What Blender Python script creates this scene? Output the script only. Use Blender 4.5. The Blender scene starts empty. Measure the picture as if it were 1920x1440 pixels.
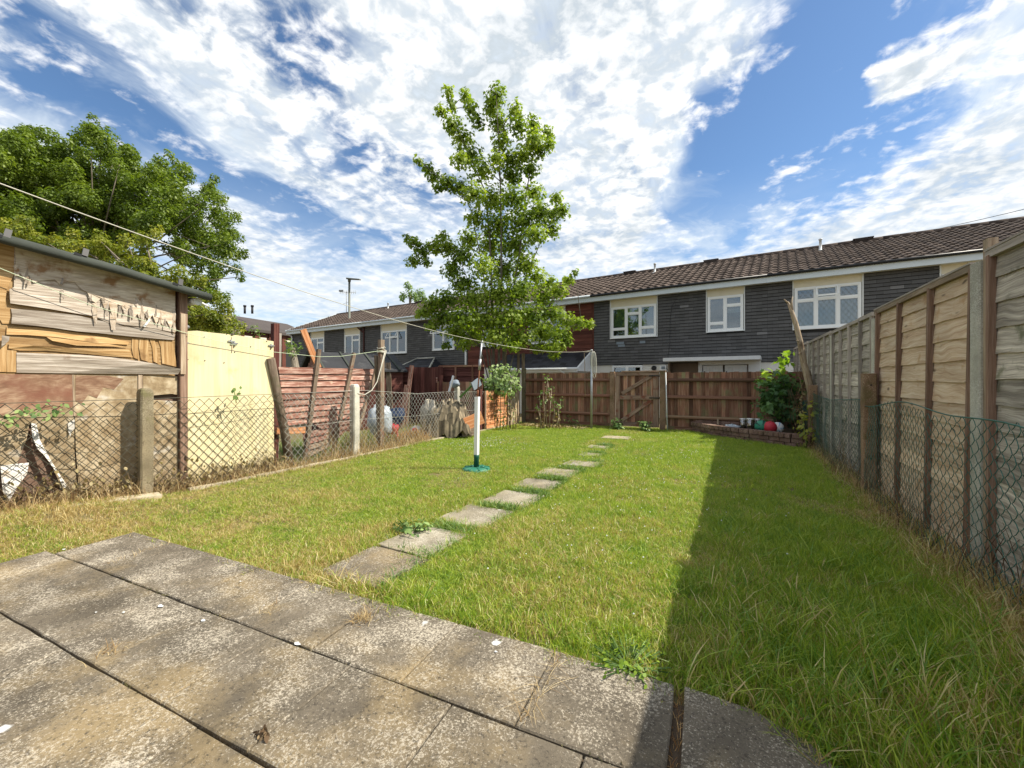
import bpy, math, random
import numpy as np
from mathutils import Vector, Matrix, noise as mnoise
random.seed(7)
rnd = random.Random(11)
R_ = math.radians
S = bpy.context.scene
COL = S.collection

# ------------------------------------------------------------------ camera
YAW = R_(27.7)
cam_d = bpy.data.cameras.new('camera')
cam = bpy.data.objects.new('camera', cam_d)
COL.objects.link(cam)
cam.location = (0, 0, 1.54)
cam.rotation_euler = (R_(90), 0, YAW)
cam_d.sensor_width = 36
cam_d.lens = 36 * 780 / 1920
cam_d.shift_y = -8 / 1920
cam_d.clip_start = 0.05
cam_d.clip_end = 2000
S.camera = cam

# ------------------------------------------------------------------ light
SUN = Vector((1.0, 0.45, 1.19)).normalized()
elev = math.asin(SUN.z)
azim = math.atan2(SUN.x, SUN.y)
W = bpy.data.worlds.new('World')
S.world = W
W.use_nodes = True
sun_d = bpy.data.lights.new('sun', 'SUN')
sun_d.energy = 5.0
sun_d.angle = R_(0.5)
sun_d.color = (1.0, 0.93, 0.80)
sun = bpy.data.objects.new('sun', sun_d)
COL.objects.link(sun)
sun.rotation_euler = SUN.to_track_quat('Z', 'Y').to_euler()
sun.location = (20, 10, 30)
S.view_settings.view_transform = 'Standard'
S.view_settings.look = 'None'
S.view_settings.gamma = 1
S.view_settings.use_curve_mapping = False
S.view_settings.exposure = 0.6

# ------------------------------------------------------------------ measuring helpers
CP = Vector((0, 0, 1.54))
FW = Vector((-math.sin(YAW), math.cos(YAW), 0))
RT = Vector((math.cos(YAW), math.sin(YAW), 0))
UPV = Vector((0, 0, 1))
def ray(x, y): return FW + RT * ((x - 960) / 780) + UPV * ((712 - y) / 780)
def gr(x, y, z=0.0):
    d = ray(x, y); return CP + d * ((z - 1.54) / d.z)
def onX(x, y, X):
    d = ray(x, y); return CP + d * (X / d.x)
def onY(x, y, Y):
    d = ray(x, y); return CP + d * (Y / d.y)
def at(x, y, Z): return CP + ray(x, y) * Z
def sm(t):
    t = min(1, max(0, t)); return t * t * (3 - 2 * t)
def hgt(x, y):
    b = 0.15 * sm((-5.6 - x) / 0.9) * sm((3.2 - y) / 1.8)
    return b + 0.018 * math.sin(x * 1.7 + .4 * y) * math.sin(y * 1.3 + 1) * sm((y - 2.4) / 1.0)

# ------------------------------------------------------------------ node helpers
class NT:
    def __init__(s, tree):
        s.t = tree; s.n = tree.nodes; s.l = tree.links
    def add(s, typ, ins=None, **kw):
        nd = s.n.new(typ)
        for k, v in kw.items(): setattr(nd, k, v)
        for k, v in (ins or {}).items(): s.set(nd.inputs[k], v)
        return nd
    def set(s, sock, v):
        if isinstance(v, bpy.types.NodeSocket): s.l.new(v, sock)
        elif isinstance(v, bpy.types.Node): s.l.new(v.outputs[0], sock)
        else:
            try: sock.default_value = v
            except Exception:
                sock.default_value = (v[0], v[1], v[2], 1) if len(v) == 3 else v
    def math(s, op, a, b=None, c=None, clamp=False):
        nd = s.n.new('ShaderNodeMath'); nd.operation = op; nd.use_clamp = clamp
        for i, v in enumerate((a, b, c)):
            if v is not None: s.set(nd.inputs[i], v)
        return nd.outputs[0]
    def vmath(s, op, a, b=None, scale=None):
        nd = s.n.new('ShaderNodeVectorMath'); nd.operation = op
        s.set(nd.inputs[0], a)
        if b is not None: s.set(nd.inputs[1], b)
        if scale is not None: s.set(nd.inputs['Scale'], scale)
        return nd.outputs['Value'] if op in ('DOT_PRODUCT', 'LENGTH', 'DISTANCE') else nd.outputs[0]
    def mix(s, f, a, b, blend='MIX'):
        nd = s.n.new('ShaderNodeMix'); nd.data_type = 'RGBA'; nd.blend_type = blend
        s.set(nd.inputs[0], f)
        for i, v in ((6, a), (7, b)):
            if isinstance(v, (tuple, list)) and len(v) == 3: v = (*v, 1)
            s.set(nd.inputs[i], v)
        return nd.outputs[2]
    def noise(s, vec, scale, detail=4, rough=.55, dist=0.0, dim='3D'):
        nd = s.n.new('ShaderNodeTexNoise'); nd.noise_dimensions = dim
        if vec is not None: s.set(nd.inputs['Vector'], vec)
        nd.inputs['Scale'].default_value = scale; nd.inputs['Detail'].default_value = detail
        nd.inputs['Roughness'].default_value = rough; nd.inputs['Distortion'].default_value = dist
        return nd.outputs[0]
    def ramp(s, fac, stops):
        nd = s.n.new('ShaderNodeValToRGB'); e = nd.color_ramp.elements
        while len(e) < len(stops): e.new(0.5)
        for i, (p, c) in enumerate(stops):
            e[i].position = p
            e[i].color = (c, c, c, 1) if isinstance(c, (int, float)) else (*c, 1)
        s.set(nd.inputs[0], fac)
        return nd.outputs[0]
    def sstep(s, v, lo, hi):
        nd = s.n.new('ShaderNodeMapRange'); nd.interpolation_type = 'SMOOTHSTEP'
        s.set(nd.inputs['Value'], v)
        s.set(nd.inputs['From Min'], lo); s.set(nd.inputs['From Max'], hi)
        return nd.outputs[0]
    def comb(s, x, y, z=0.0):
        nd = s.n.new('ShaderNodeCombineXYZ')
        for i, v in enumerate((x, y, z)): s.set(nd.inputs[i], v)
        return nd.outputs[0]

# ------------------------------------------------------------------ sky
def build_sky():
    n = NT(W.node_tree); n.n.clear()
    out = n.add('ShaderNodeOutputWorld')
    bg = n.add('ShaderNodeBackground')
    n.l.new(bg.outputs[0], out.inputs[0])
    sky = n.add('ShaderNodeTexSky', sky_type='NISHITA')
    sky.sun_disc = False; sky.sun_elevation = elev; sky.sun_rotation = azim
    sky.air_density = 1.0; sky.dust_density = 0.4; sky.ozone_density = 2.5
    bg.inputs['Strength'].default_value = SKY_STR
    tc = n.add('ShaderNodeTexCoord')
    d = n.vmath('NORMALIZE', tc.outputs['Generated'])
    sep = n.add('ShaderNodeSeparateXYZ', {0: d})
    zz = n.math('MAXIMUM', sep.outputs[2], 0.0)
    inv = n.math('DIVIDE', 1.0, n.math('ADD', zz, 0.14))
    q = n.comb(n.math('MULTIPLY', sep.outputs[0], inv), n.math('MULTIPLY', sep.outputs[1], inv))
    def qp(px, py):
        v = ray(px, py).normalized(); k = 1 / (max(0, v.z) + .14); return (v.x * k, v.y * k)
    warp = n.vmath('SCALE', n.vmath('SUBTRACT', n.add('ShaderNodeTexNoise', {'Vector': q, 'Scale': 1.6, 'Detail': 2}, noise_dimensions='2D').outputs[1], (.5, .5, .5)), scale=.55)
    qw = n.vmath('ADD', q, warp)
    # where the broad banks and the clear lanes lie
    cover = n.math('MULTIPLY_ADD', n.noise(qw, .8, 3, dim='2D'), .60, .26)
    def seg(p0, p1, rad, amt):
        nonlocal cover
        a, b = Vector(qp(*p0)), Vector(qp(*p1))
        ab = b - a; L2 = max(1e-6, ab.length_squared)
        pa = n.vmath('SUBTRACT', qw, (a.x, a.y, 0))
        t = n.math('DIVIDE', n.vmath('DOT_PRODUCT', pa, (ab.x, ab.y, 0)), L2, clamp=True)
        dist = n.vmath('DISTANCE', pa, n.vmath('SCALE', (ab.x, ab.y, 0), scale=t))
        g = n.sstep(dist, rad, rad * .2)
        cover = n.math('MULTIPLY_ADD', g, amt, cover)
    for s_ in SKY_SEGS: seg(*s_)
    # puffs of altocumulus: soft rounded mottling of two sizes
    w2 = n.vmath('ADD', q, n.vmath('SCALE', n.vmath('SUBTRACT', n.add('ShaderNodeTexNoise', {'Vector': q, 'Scale': 6.0, 'Detail': 2}, noise_dimensions='2D').outputs[1], (.5, .5, .5)), scale=.06))
    m1 = n.noise(w2, 9.5, 7, .60, dim='2D')
    m2 = n.noise(n.vmath('ADD', w2, (7, 3, 0)), 21.0, 5, .55, dim='2D')
    vo = n.add('ShaderNodeTexVoronoi', {'Vector': w2, 'Scale': 13.0}, feature='SMOOTH_F1', voronoi_dimensions='2D'); vo.inputs['Smoothness'].default_value = 1.0
    fine = n.math('ADD', n.math('MULTIPLY', n.math('SUBTRACT', m1, .5), 2.0), n.math('ADD', n.math('MULTIPLY', n.math('SUBTRACT', m2, .5), 1.3), n.math('MULTIPLY_ADD', vo.outputs['Distance'], -.6, .26)))
    fine = n.math('MULTIPLY', fine, n.math('MULTIPLY_ADD', n.sstep(zz, .10, .50), .8, .2))
    base = n.math('SUBTRACT', cover, .5)
    dens = n.math('ADD', base, n.math('MULTIPLY', fine, .52))
    alt = n.sstep(dens, -.16, .32)
    # thin high veil, streaked
    st = n.vmath('MULTIPLY', qw, (1.0, .5, 1))
    vn = n.noise(st, 2.6, 6, .62, .15, dim='2D')
    veil = n.math('MULTIPLY', n.sstep(n.math('ADD', vn, n.math('MULTIPLY', base, .55)), .33, .74), .86)
    low = n.math('MULTIPLY', n.sstep(zz, .42, .08), .92)
    veil = n.math('MAXIMUM', veil, n.math('MULTIPLY', low, n.sstep(n.noise(n.vmath('MULTIPLY', q, (1, 1.3, 1)), 1.2, 5, .58, dim='2D'), .27, .60)))
    # grey hollows between the puffs, and broad duller areas
    shade_n = n.noise(n.vmath('ADD', qw, (3.1, 1.7, 0)), 2.6, 4, .6, dim='2D')
    hollow = n.sstep(fine, .42, -.42)
    thick = n.math('MULTIPLY', n.sstep(base, -.10, .16), n.math('ADD', n.math('MULTIPLY', hollow, .85), n.math('MULTIPLY', n.sstep(shade_n, .44, .68), .45)), clamp=True)
    white = n.mix(thick, tuple(c / SKY_STR for c in CLOUD_W), tuple(c / SKY_STR for c in CLOUD_G))
    vcol = tuple(c / SKY_STR for c in CLOUD_V)
    blue = n.mix(1.0, sky.outputs[0], SKY_TINT, 'MULTIPLY')
    c1 = n.mix(veil, blue, vcol)
    c2 = n.mix(alt, c1, white)
    n.l.new(c2, bg.inputs['Color'])
SKY_STR = 0.12
SKY_TINT = (0.42, 0.60, 0.74, 1)
CLOUD_W, CLOUD_G, CLOUD_V = (.78, .785, .79), (.43, .48, .52), (.58, .64, .69)
SKY_TINT = (0.66, 0.78, 0.86, 1)
SKY_SEGS = [((120, 230), (620, 430), .34, -.27), ((560, 10), (650, 290), .13, -.22), ((0, 130), (60, 180), .35, -.12),
            ((1500, -150), (1450, 260), .20, -.48), ((1450, 260), (1340, 400), .22, -.36), ((1330, 410), (1290, 480), .25, -.25), ((1620, 260), (1460, 380), .20, -.26),
            ((850, -100), (1150, 420), .72, .17), ((1580, 160), (1880, 20), .12, .55), ((1700, 450), (1990, 250), .75, .24),
            ((640, 495), (760, 500), .30, -.20), ((120, 30), (520, 120), .24, .12)]
build_sky()

# ------------------------------------------------------------------ materials
MATS = {}
def newmat(name):
    m = bpy.data.materials.new(name); m.use_nodes = True
    n = NT(m.node_tree); n.n.clear()
    out = n.add('ShaderNodeOutputMaterial'); b = n.add('ShaderNodeBsdfPrincipled')
    n.l.new(b.outputs[0], out.inputs[0])
    MATS[name] = m
    return m, n, b, out
def bump(n, b, h, strength=.4, dist=.01):
    nd = n.add('ShaderNodeBump', {'Height': h, 'Strength': strength, 'Distance': dist})
    n.l.new(nd.outputs[0], b.inputs['Normal'])
def uvr(n):
    tc = n.add('ShaderNodeTexCoord'); oi = n.add('ShaderNodeObjectInfo')
    off = n.vmath('SCALE', (13.1, 7.3, 0), scale=oi.outputs['Random'])
    return n.vmath('ADD', tc.outputs['UV'], off), oi.outputs['Random'], tc
def toned(n, col, amt=.5):
    t = n.add('ShaderNodeAttribute', attribute_name='tone').outputs['Fac']
    k = n.math('MULTIPLY_ADD', t, amt * 2, 1 - amt)
    nd = n.add('ShaderNodeVectorMath', operation='SCALE'); n.set(nd.inputs[0], col); n.set(nd.inputs['Scale'], k)
    return nd.outputs[0]
def wood(name, dark, mid, light, su=1.6, sv=26, stain=None, stain_lo=.52, stain_sc=2.2, rough=.85, tone=.35, wav=.5, bstr=.5, knots=0):
    """grain runs along U; per-piece offset in the UVs and per-object random"""
    m, n, b, out = newmat(name)
    uv, rn, tc = uvr(n)
    w = n.noise(n.vmath('MULTIPLY', uv, (1.3, 2.2, 1)), 1.5, 2)
    uvw = n.vmath('ADD', uv, n.comb(0, n.math('MULTIPLY', n.math('SUBTRACT', w, .5), .10 * wav)))
    g = n.noise(n.vmath('MULTIPLY', uvw, (su, sv, 1)), 1.0, 7, .62)
    g2 = n.noise(n.vmath('MULTIPLY', uvw, (su * 2.5, sv * 4, 1)), 1.0, 4, .6)
    gg = n.math('MULTIPLY_ADD', g2, .35, n.math('MULTIPLY', g, .75))
    col = n.ramp(gg, [(.32, dark), (.52, mid), (.72, light)])
    big = n.noise(uv, stain_sc, 5, .6)
    if stain: col = n.mix(n.sstep(big, stain_lo, stain_lo + .16), col, stain)
    if knots:
        v = n.add('ShaderNodeTexVoronoi', {'Vector': n.vmath('MULTIPLY', uvw, (2.2, 9, 1)), 'Scale': 1.0})
        col = n.mix(n.sstep(v.outputs['Distance'], .16, .05), col, tuple(c * .35 for c in mid))
    v2 = n.noise(n.vmath('MULTIPLY', uv, (.9, .9, 1)), 1.1, 2)
    sc = n.math('MULTIPLY_ADD', v2, .7, .62)
    sc = n.math('MULTIPLY', sc, n.math('MULTIPLY_ADD', rn, .4, .8))
    nd = n.add('ShaderNodeVectorMath', operation='SCALE'); n.set(nd.inputs[0], col); n.set(nd.inputs['Scale'], sc)
    n.set(b.inputs['Base Color'], toned(n, nd.outputs[0], tone))
    b.inputs['Roughness'].default_value = rough
    b.inputs['Specular IOR Level'].default_value = .2
    bump(n, b, gg, bstr, .012)
    return m
def plain(name, col, rough=.6, metal=0, var=.12, sc=6, tone=.15, spec=.3, bstr=0, grime=None, glo=.55):
    m, n, b, out = newmat(name)
    tc = n.add('ShaderNodeTexCoord'); oi = n.add('ShaderNodeObjectInfo')
    v = n.vmath('ADD', tc.outputs['Object'], n.vmath('SCALE', (9, 5, 3), scale=oi.outputs['Random']))
    f = n.noise(v, sc, 5, .6)
    c = n.mix(f, tuple(x * (1 - var * 1.6) for x in col), tuple(min(1, x * (1 + var)) for x in col))
    if grime: c = n.mix(n.sstep(n.noise(v, sc * .35, 6, .65), glo, glo + .2), c, grime)
    n.set(b.inputs['Base Color'], toned(n, c, tone))
    b.inputs['Roughness'].default_value = rough; b.inputs['Metallic'].default_value = metal
    b.inputs['Specular IOR Level'].default_value = spec
    if bstr: bump(n, b, n.noise(v, sc * 6, 3), bstr, .01)
    return m
def concrete(name, base, speck_l, speck_d, sc=60, ochre=None, lichen=True, moss=None, bs=.5):
    m, n, b, out = newmat(name)
    tc = n.add('ShaderNodeTexCoord'); oi = n.add('ShaderNodeObjectInfo')
    g = n.add('ShaderNodeNewGeometry')
    v = g.outputs['Position']
    big = n.noise(v, 1.8, 6, .62)
    c = n.mix(n.sstep(big, .32, .7), tuple(x * .68 for x in base), tuple(x * 1.2 for x in base))
    if ochre: c = n.mix(n.math('MULTIPLY', n.sstep(n.noise(n.vmath('ADD', v, (5, 2, 1)), 1.3, 5, .6), .48, .68), .75), c, ochre)
    f = n.noise(v, sc * 1.5, 8, .80)
    patch = n.noise(n.vmath('ADD', v, (1, 7, 3)), 3.2, 4)
    fl = n.math('MULTIPLY_ADD', n.math('SUBTRACT', patch, .5), .35, f)
    c = n.mix(n.math('MULTIPLY', n.sstep(fl, .51, .61), .9), c, speck_l)
    f2 = n.noise(n.vmath('ADD', v, (9, 1, 4)), sc * .95, 8, .78)
    c = n.mix(n.math('MULTIPLY', n.sstep(f2, .50, .66), .85), c, speck_d)
    blot = n.noise(n.vmath('ADD', v, (2, 8, 5)), 17, 6, .7)
    c = n.mix(n.math('MULTIPLY', n.sstep(blot, .60, .70), .55), c, tuple(x * .8 for x in speck_d))
    if moss: c = n.mix(n.math('MULTIPLY', n.sstep(n.noise(v, 4, 5, .65), .52, .68), .7), c, moss)
    if lichen:
        vo = n.add('ShaderNodeTexVoronoi', {'Vector': n.vmath('ADD', v, n.vmath('SCALE', n.add('ShaderNodeTexNoise', {'Vector': v, 'Scale': 22, 'Detail': 2}).outputs[1], scale=.05)), 'Scale': 2.6})
        spot = n.math('MULTIPLY', n.sstep(vo.outputs['Distance'], .085, .055), n.sstep(n.add('ShaderNodeSeparateColor', {0: vo.outputs['Color']}).outputs[0], .72, .74))
        c = n.mix(spot, c, (.62, .63, .62))
    sc2 = n.math('MULTIPLY_ADD', oi.outputs['Random'], .26, .87)
    nd = n.add('ShaderNodeVectorMath', operation='SCALE'); n.set(nd.inputs[0], c); n.set(nd.inputs['Scale'], sc2)
    n.set(b.inputs['Base Color'], nd.outputs[0])
    b.inputs['Roughness'].default_value = .93; b.inputs['Specular IOR Level'].default_value = .15
    bump(n, b, n.math('ADD', f, n.math('MULTIPLY', f2, -.5)), bs, .006)
    return m
def leafmat(name, dark, mid, light, trans=.35, sc=1.2):
    m, n, b, out = newmat(name)
    g = n.add('ShaderNodeNewGeometry')
    t = n.add('ShaderNodeAttribute', attribute_name='tone').outputs['Fac']
    f = n.math('MULTIPLY_ADD', t, .75, n.math('MULTIPLY', n.noise(g.outputs['Position'], sc, 3), .4))
    c = n.ramp(f, [(.15, dark), (.55, mid), (.95, light)])
    n.set(b.inputs['Base Color'], c)
    b.inputs['Roughness'].default_value = .48; b.inputs['Specular IOR Level'].default_value = .35
    tr = n.add('ShaderNodeBsdfTranslucent', {'Color': n.mix(1.0, c, (1.25, 1.3, .5), 'MULTIPLY')})
    ms = n.add('ShaderNodeMixShader', {0: trans})
    n.l.new(b.outputs[0], ms.inputs[1]); n.l.new(tr.outputs[0], ms.inputs[2]); n.l.new(ms.outputs[0], out.inputs[0])
    return m
def glassmat(name, tint=(.02, .025, .03)):
    m, n, b, out = newmat(name)
    n.n.remove(b)
    gl = n.add('ShaderNodeBsdfGlossy', {'Color': (.9, .95, 1), 'Roughness': .02})
    tr = n.add('ShaderNodeBsdfTransparent', {'Color': (.62, .68, .68, 1)})
    fr = n.add('ShaderNodeFresnel', {'IOR': 1.5})
    ms = n.add('ShaderNodeMixShader', {0: n.math('MULTIPLY_ADD', fr.outputs[0], 1.0, .10, clamp=True)})
    n.l.new(tr.outputs[0], ms.inputs[1]); n.l.new(gl.outputs[0], ms.inputs[2]); n.l.new(ms.outputs[0], out.inputs[0])
    return m

wood('ply_grey', (.105, .08, .06), (.30, .25, .20), (.58, .52, .45), 1.8, 42, stain=(.17, .10, .06), stain_lo=.60, stain_sc=2.6, tone=.2)
wood('ply_pale', (.24, .17, .11), (.41, .335, .255), (.60, .53, .44), 3.5, 22, stain=(.25, .145, .075), stain_lo=.51, stain_sc=4.5, tone=.2)
wood('ply_orange', (.20, .11, .045), (.39, .235, .10), (.60, .43, .23), 1.6, 40, stain=(.19, .105, .045), stain_lo=.58, tone=.2)
wood('peeled_white', (.34, .30, .26), (.58, .55, .50), (.80, .78, .74), 3, 9, stain=(.40, .31, .22), stain_lo=.56, stain_sc=6, tone=.2)
wood('ply_brown', (.11, .055, .035), (.235, .135, .085), (.42, .30, .20), 4.2, 9, stain=(.19, .085, .055), stain_lo=.48, stain_sc=1.6, wav=3, tone=.2)
wood('ply_tan', (.15, .10, .052), (.31, .23, .135), (.55, .46, .32), 6, 5, stain=(.58, .54, .48), stain_lo=.58, stain_sc=3.2, wav=2, tone=.2)
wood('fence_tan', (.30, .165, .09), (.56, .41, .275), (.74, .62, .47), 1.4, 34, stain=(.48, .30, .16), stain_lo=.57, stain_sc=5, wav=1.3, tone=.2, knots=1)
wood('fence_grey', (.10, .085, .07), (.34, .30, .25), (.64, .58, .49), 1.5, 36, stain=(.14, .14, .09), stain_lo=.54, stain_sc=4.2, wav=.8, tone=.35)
wood('batten', (.10, .06, .042), (.22, .135, .095), (.35, .245, .185), 1.5, 40, tone=.2)
wood('batten_grey', (.16, .135, .115), (.31, .27, .235), (.46, .41, .36), 1.5, 40, tone=.2)
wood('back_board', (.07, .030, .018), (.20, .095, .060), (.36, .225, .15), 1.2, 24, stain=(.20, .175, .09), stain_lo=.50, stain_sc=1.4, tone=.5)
wood('gate_wood', (.11, .07, .048), (.255, .17, .12), (.42, .31, .23), 1.4, 30, stain=(.19, .06, .036), stain_lo=.52, stain_sc=3, tone=.25)
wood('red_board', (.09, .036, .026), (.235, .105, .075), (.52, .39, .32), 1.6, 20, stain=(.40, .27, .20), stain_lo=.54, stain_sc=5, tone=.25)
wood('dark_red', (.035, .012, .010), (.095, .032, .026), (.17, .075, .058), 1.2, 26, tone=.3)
wood('orange_board', (.24, .085, .03), (.43, .175, .07), (.60, .36, .21), 1.2, 26, stain=(.62, .50, .38), stain_lo=.60, stain_sc=5, tone=.2)
wood('post_wood', (.09, .065, .045), (.21, .155, .11), (.36, .29, .22), 1.8, 36, stain=(.20, .085, .05), stain_lo=.55, stain_sc=3, tone=.2)
wood('bare_post', (.16, .11, .07), (.32, .24, .165), (.48, .39, .29), 2.0, 34, tone=.2)
wood('log', (.07, .05, .035), (.17, .125, .09), (.30, .24, .18), 2.4, 20, stain=(.10, .10, .05), stain_lo=.55, tone=.2, bstr=1)
wood('dead_wood', (.17, .115, .07), (.36, .27, .18), (.56, .47, .36), 2.5, 22, stain=(.16, .11, .07), stain_lo=.52, tone=.2, bstr=1)
wood('bark', (.07, .06, .045), (.17, .145, .11), (.30, .26, .21), 3, 18, tone=.2, bstr=1)
wood('yellow_ply', (.56, .475, .26), (.65, .565, .34), (.71, .635, .42), .35, 9, stain=(.56, .47, .25), stain_lo=.56, stain_sc=2.6, tone=.06, bstr=.08, rough=.6)
def splash(mat):
    """soil splashed up the foot of the board and rain streaks below its fixings"""
    m = MATS[mat]; n = NT(m.node_tree); b = next(x for x in n.n if x.type == 'BSDF_PRINCIPLED')
    src = b.inputs['Base Color'].links[0].from_socket
    g = n.add('ShaderNodeNewGeometry'); sp_ = n.add('ShaderNodeSeparateXYZ', {0: g.outputs['Position']})
    nz = n.noise(g.outputs['Position'], 11, 6, .65)
    low = n.math('ADD', n.sstep(sp_.outputs[2], .50, .0), n.math('MULTIPLY', n.math('SUBTRACT', nz, .5), 1.6))
    st = n.noise(n.vmath('MULTIPLY', g.outputs['Position'], (1, 9, .5)), 1.6, 5, .6)
    c = n.mix(n.math('MULTIPLY', n.sstep(low, .45, .95), .65), src, (.27, .20, .11))
    c = n.mix(n.math('MULTIPLY', n.sstep(st, .54, .70), .30), c, (.40, .33, .17))
    n.set(b.inputs['Base Color'], c)
splash('yellow_ply')
wood('clad_brown', (.06, .022, .016), (.115, .04, .028), (.17, .065, .05), 1, 20, tone=.2)
plain('felt', (.055, .062, .052), .9, var=.25, sc=4, bstr=.4)
plain('felt_dark', (.035, .036, .04), .8, var=.3, sc=3, bstr=.4, grime=(.10, .10, .10))
plain('black_plastic', (.015, .015, .016), .45)
plain('white_pvc', (.78, .79, .78), .35, var=.03, spec=.5)
plain('white_paint', (.66, .67, .66), .6, var=.08, grime=(.45, .43, .38), glo=.6)
plain('fascia_paint', (.60, .66, .70), .55, var=.06, sc=3, grime=(.42, .44, .44), glo=.62)
plain('cream_board', (.68, .62, .48), .6, var=.06)
plain('render_white', (.72, .70, .64), .9, var=.08, sc=2, bstr=.3, grime=(.52, .49, .42), glo=.58)
plain('render_tan', (.22, .17, .13), .9, var=.1, bstr=.2)
plain('brick_house', (.22, .12, .07), .9, var=.25, sc=7, bstr=.3)
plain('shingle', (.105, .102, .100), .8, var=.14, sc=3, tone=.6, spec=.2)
plain('roof_tile', (.092, .071, .060), .9, var=.2, sc=9, tone=.38, spec=.1, bstr=.5, grime=(.045, .035, .03), glo=.56)
plain('roof_dark', (.075, .062, .058), .9, var=.2, sc=.6, tone=.3)
plain('slate_dark', (.028, .029, .034), .55, var=.3, sc=8, tone=.6)
plain('curtain', (.60, .62, .62), .9, var=.05)
plain('curtain_green', (.28, .42, .38), .9, var=.08)
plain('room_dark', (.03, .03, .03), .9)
plain('steel', (.42, .44, .45), .42, metal=.75, var=.15, sc=12, grime=(.22, .17, .12), glo=.62)
plain('galv', (.30, .31, .30), .55, metal=.5, var=.15)
plain('lamp_grey', (.17, .18, .15), .55, metal=.2, var=.08)
plain('rope', (.52, .50, .42), .8, var=.1)
plain('rope_green', (.52, .60, .42), .6, var=.08)
plain('wire_rusty', (.10, .095, .07), .6, metal=.4, var=.25, sc=10)
plain('wire_pale', (.42, .42, .38), .5, metal=.5, var=.2, sc=10)
plain('pvc_green', (.018, .115, .088), .42, var=.2, sc=8, spec=.5)
plain('base_green', (.03, .17, .11), .5, var=.15, sc=9, grime=(.16, .27, .18), glo=.52)
plain('socket_green', (.012, .085, .055), .45, var=.1)
plain('rust', (.20, .075, .035), .8, var=.3, sc=20)
plain('bag_white', (.42, .47, .52), .45, var=.12, sc=9)
plain('sack', (.42, .38, .31), .8, var=.15, sc=9)
plain('cloth_tan', (.26, .21, .14), .9, var=.4, sc=8, tone=.65, grime=(.10, .085, .06), glo=.5)
plain('cloth_navy', (.015, .03, .07), .7, var=.2)
plain('blue_tub', (.05, .12, .22), .5)
plain('red_plastic', (.45, .03, .05), .45, var=.1)
plain('ball_white', (.75, .76, .76), .4)
plain('ball_blue', (.25, .45, .62), .4)
plain('ball_green', (.03, .22, .14), .4)
plain('ball_dark', (.01, .05, .045), .4)
plain('jar_lid', (.62, .63, .62), .5, metal=.3)
plain('mullion_brown', (.07, .022, .018), .7)
plain('soil', (.085, .058, .036), .95, var=.4, sc=14, bstr=.8)
plain('mortar', (.18, .16, .14), .95, var=.2, sc=20)
plain('bin_grey', (.20, .24, .28), .5)
concrete('slab', (.152, .128, .096), (.50, .445, .355), (.045, .039, .032), 58, ochre=(.30, .225, .12), bs=.9)
concrete('slab_path', (.27, .235, .17), (.50, .46, .38), (.11, .095, .07), 60, ochre=(.36, .30, .19))
concrete('post_conc', (.47, .45, .375), (.62, .60, .53), (.28, .27, .23), 70, lichen=False, bs=.3)
concrete('post_old', (.20, .165, .105), (.31, .27, .185), (.11, .085, .055), 60, lichen=False, moss=(.14, .13, .06))
concrete('post_brown', (.23, .145, .09), (.36, .27, .185), (.11, .075, .047), 55, lichen=False, moss=(.10, .085, .035))
concrete('kerb', (.46, .40, .28), (.58, .53, .42), (.28, .22, .14), 50, lichen=False)
concrete('bed_brick', (.19, .115, .088), (.32, .235, .195), (.08, .05, .04), 40, lichen=False, moss=(.07, .065, .035))
leafmat('leaf_sycamore', (.075, .130, .012), (.21, .30, .030), (.38, .46, .07), .50)
leafmat('leaf_big', (.055, .085, .010), (.125, .190, .022), (.25, .32, .05), .42, .8)
leafmat('leaf_lime', (.075, .115, .012), (.20, .235, .028), (.38, .37, .06), .40, .9)
leafmat('leaf_ivy', (.04, .09, .022), (.135, .225, .06), (.36, .46, .17), .3, 3)
leafmat('leaf_shrub', (.022, .06, .022), (.060, .135, .045), (.16, .28, .08), .28, 2)
leafmat('leaf_bright', (.12, .22, .02), (.26, .40, .04), (.46, .60, .08), .5, 2)
leafmat('leaf_dry', (.14, .10, .04), (.30, .24, .11), (.50, .42, .24), .25, 4)
leafmat('moss', (.03, .03, .012), (.075, .07, .028), (.14, .12, .05), .1, 6)
leafmat('weed', (.05, .11, .025), (.14, .24, .06), (.30, .42, .15), .35, 4)
leafmat('leaf_poplar', (.07, .13, .03), (.17, .27, .07), (.30, .40, .13), .4)
glassmat('glass')
m, n, b, out = newmat('jar_glass')
n.n.remove(b)
tr = n.add('ShaderNodeBsdfTransparent', {'Color': (.72, .76, .72, 1)}); gl = n.add('ShaderNodeBsdfGlossy', {'Roughness': .05})
ms = n.add('ShaderNodeMixShader', {0: .3}); n.l.new(tr.outputs[0], ms.inputs[1]); n.l.new(gl.outputs[0], ms.inputs[2]); n.l.new(ms.outputs[0], out.inputs[0])

def straw_mat(name, cols):
    m, n, b, out = newmat(name)
    t = n.add('ShaderNodeAttribute', attribute_name='tone').outputs['Fac']
    c = n.ramp(t, [(.1, cols[0]), (.5, cols[1]), (.9, cols[2])])
    n.set(b.inputs['Base Color'], c); b.inputs['Roughness'].default_value = .7; b.inputs['Specular IOR Level'].default_value = .25
    tr = n.add('ShaderNodeBsdfTranslucent', {'Color': c}); ms = n.add('ShaderNodeMixShader', {0: .25})
    n.l.new(b.outputs[0], ms.inputs[1]); n.l.new(tr.outputs[0], ms.inputs[2]); n.l.new(ms.outputs[0], out.inputs[0])
straw_mat('straw', [(.22, .13, .055), (.44, .31, .14), (.66, .53, .30)])
straw_mat('straw_orange', [(.28, .13, .04), (.50, .28, .10), (.64, .42, .18)])
straw_mat('bramble', [(.09, .055, .03), (.20, .13, .07), (.34, .25, .14)])

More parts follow.
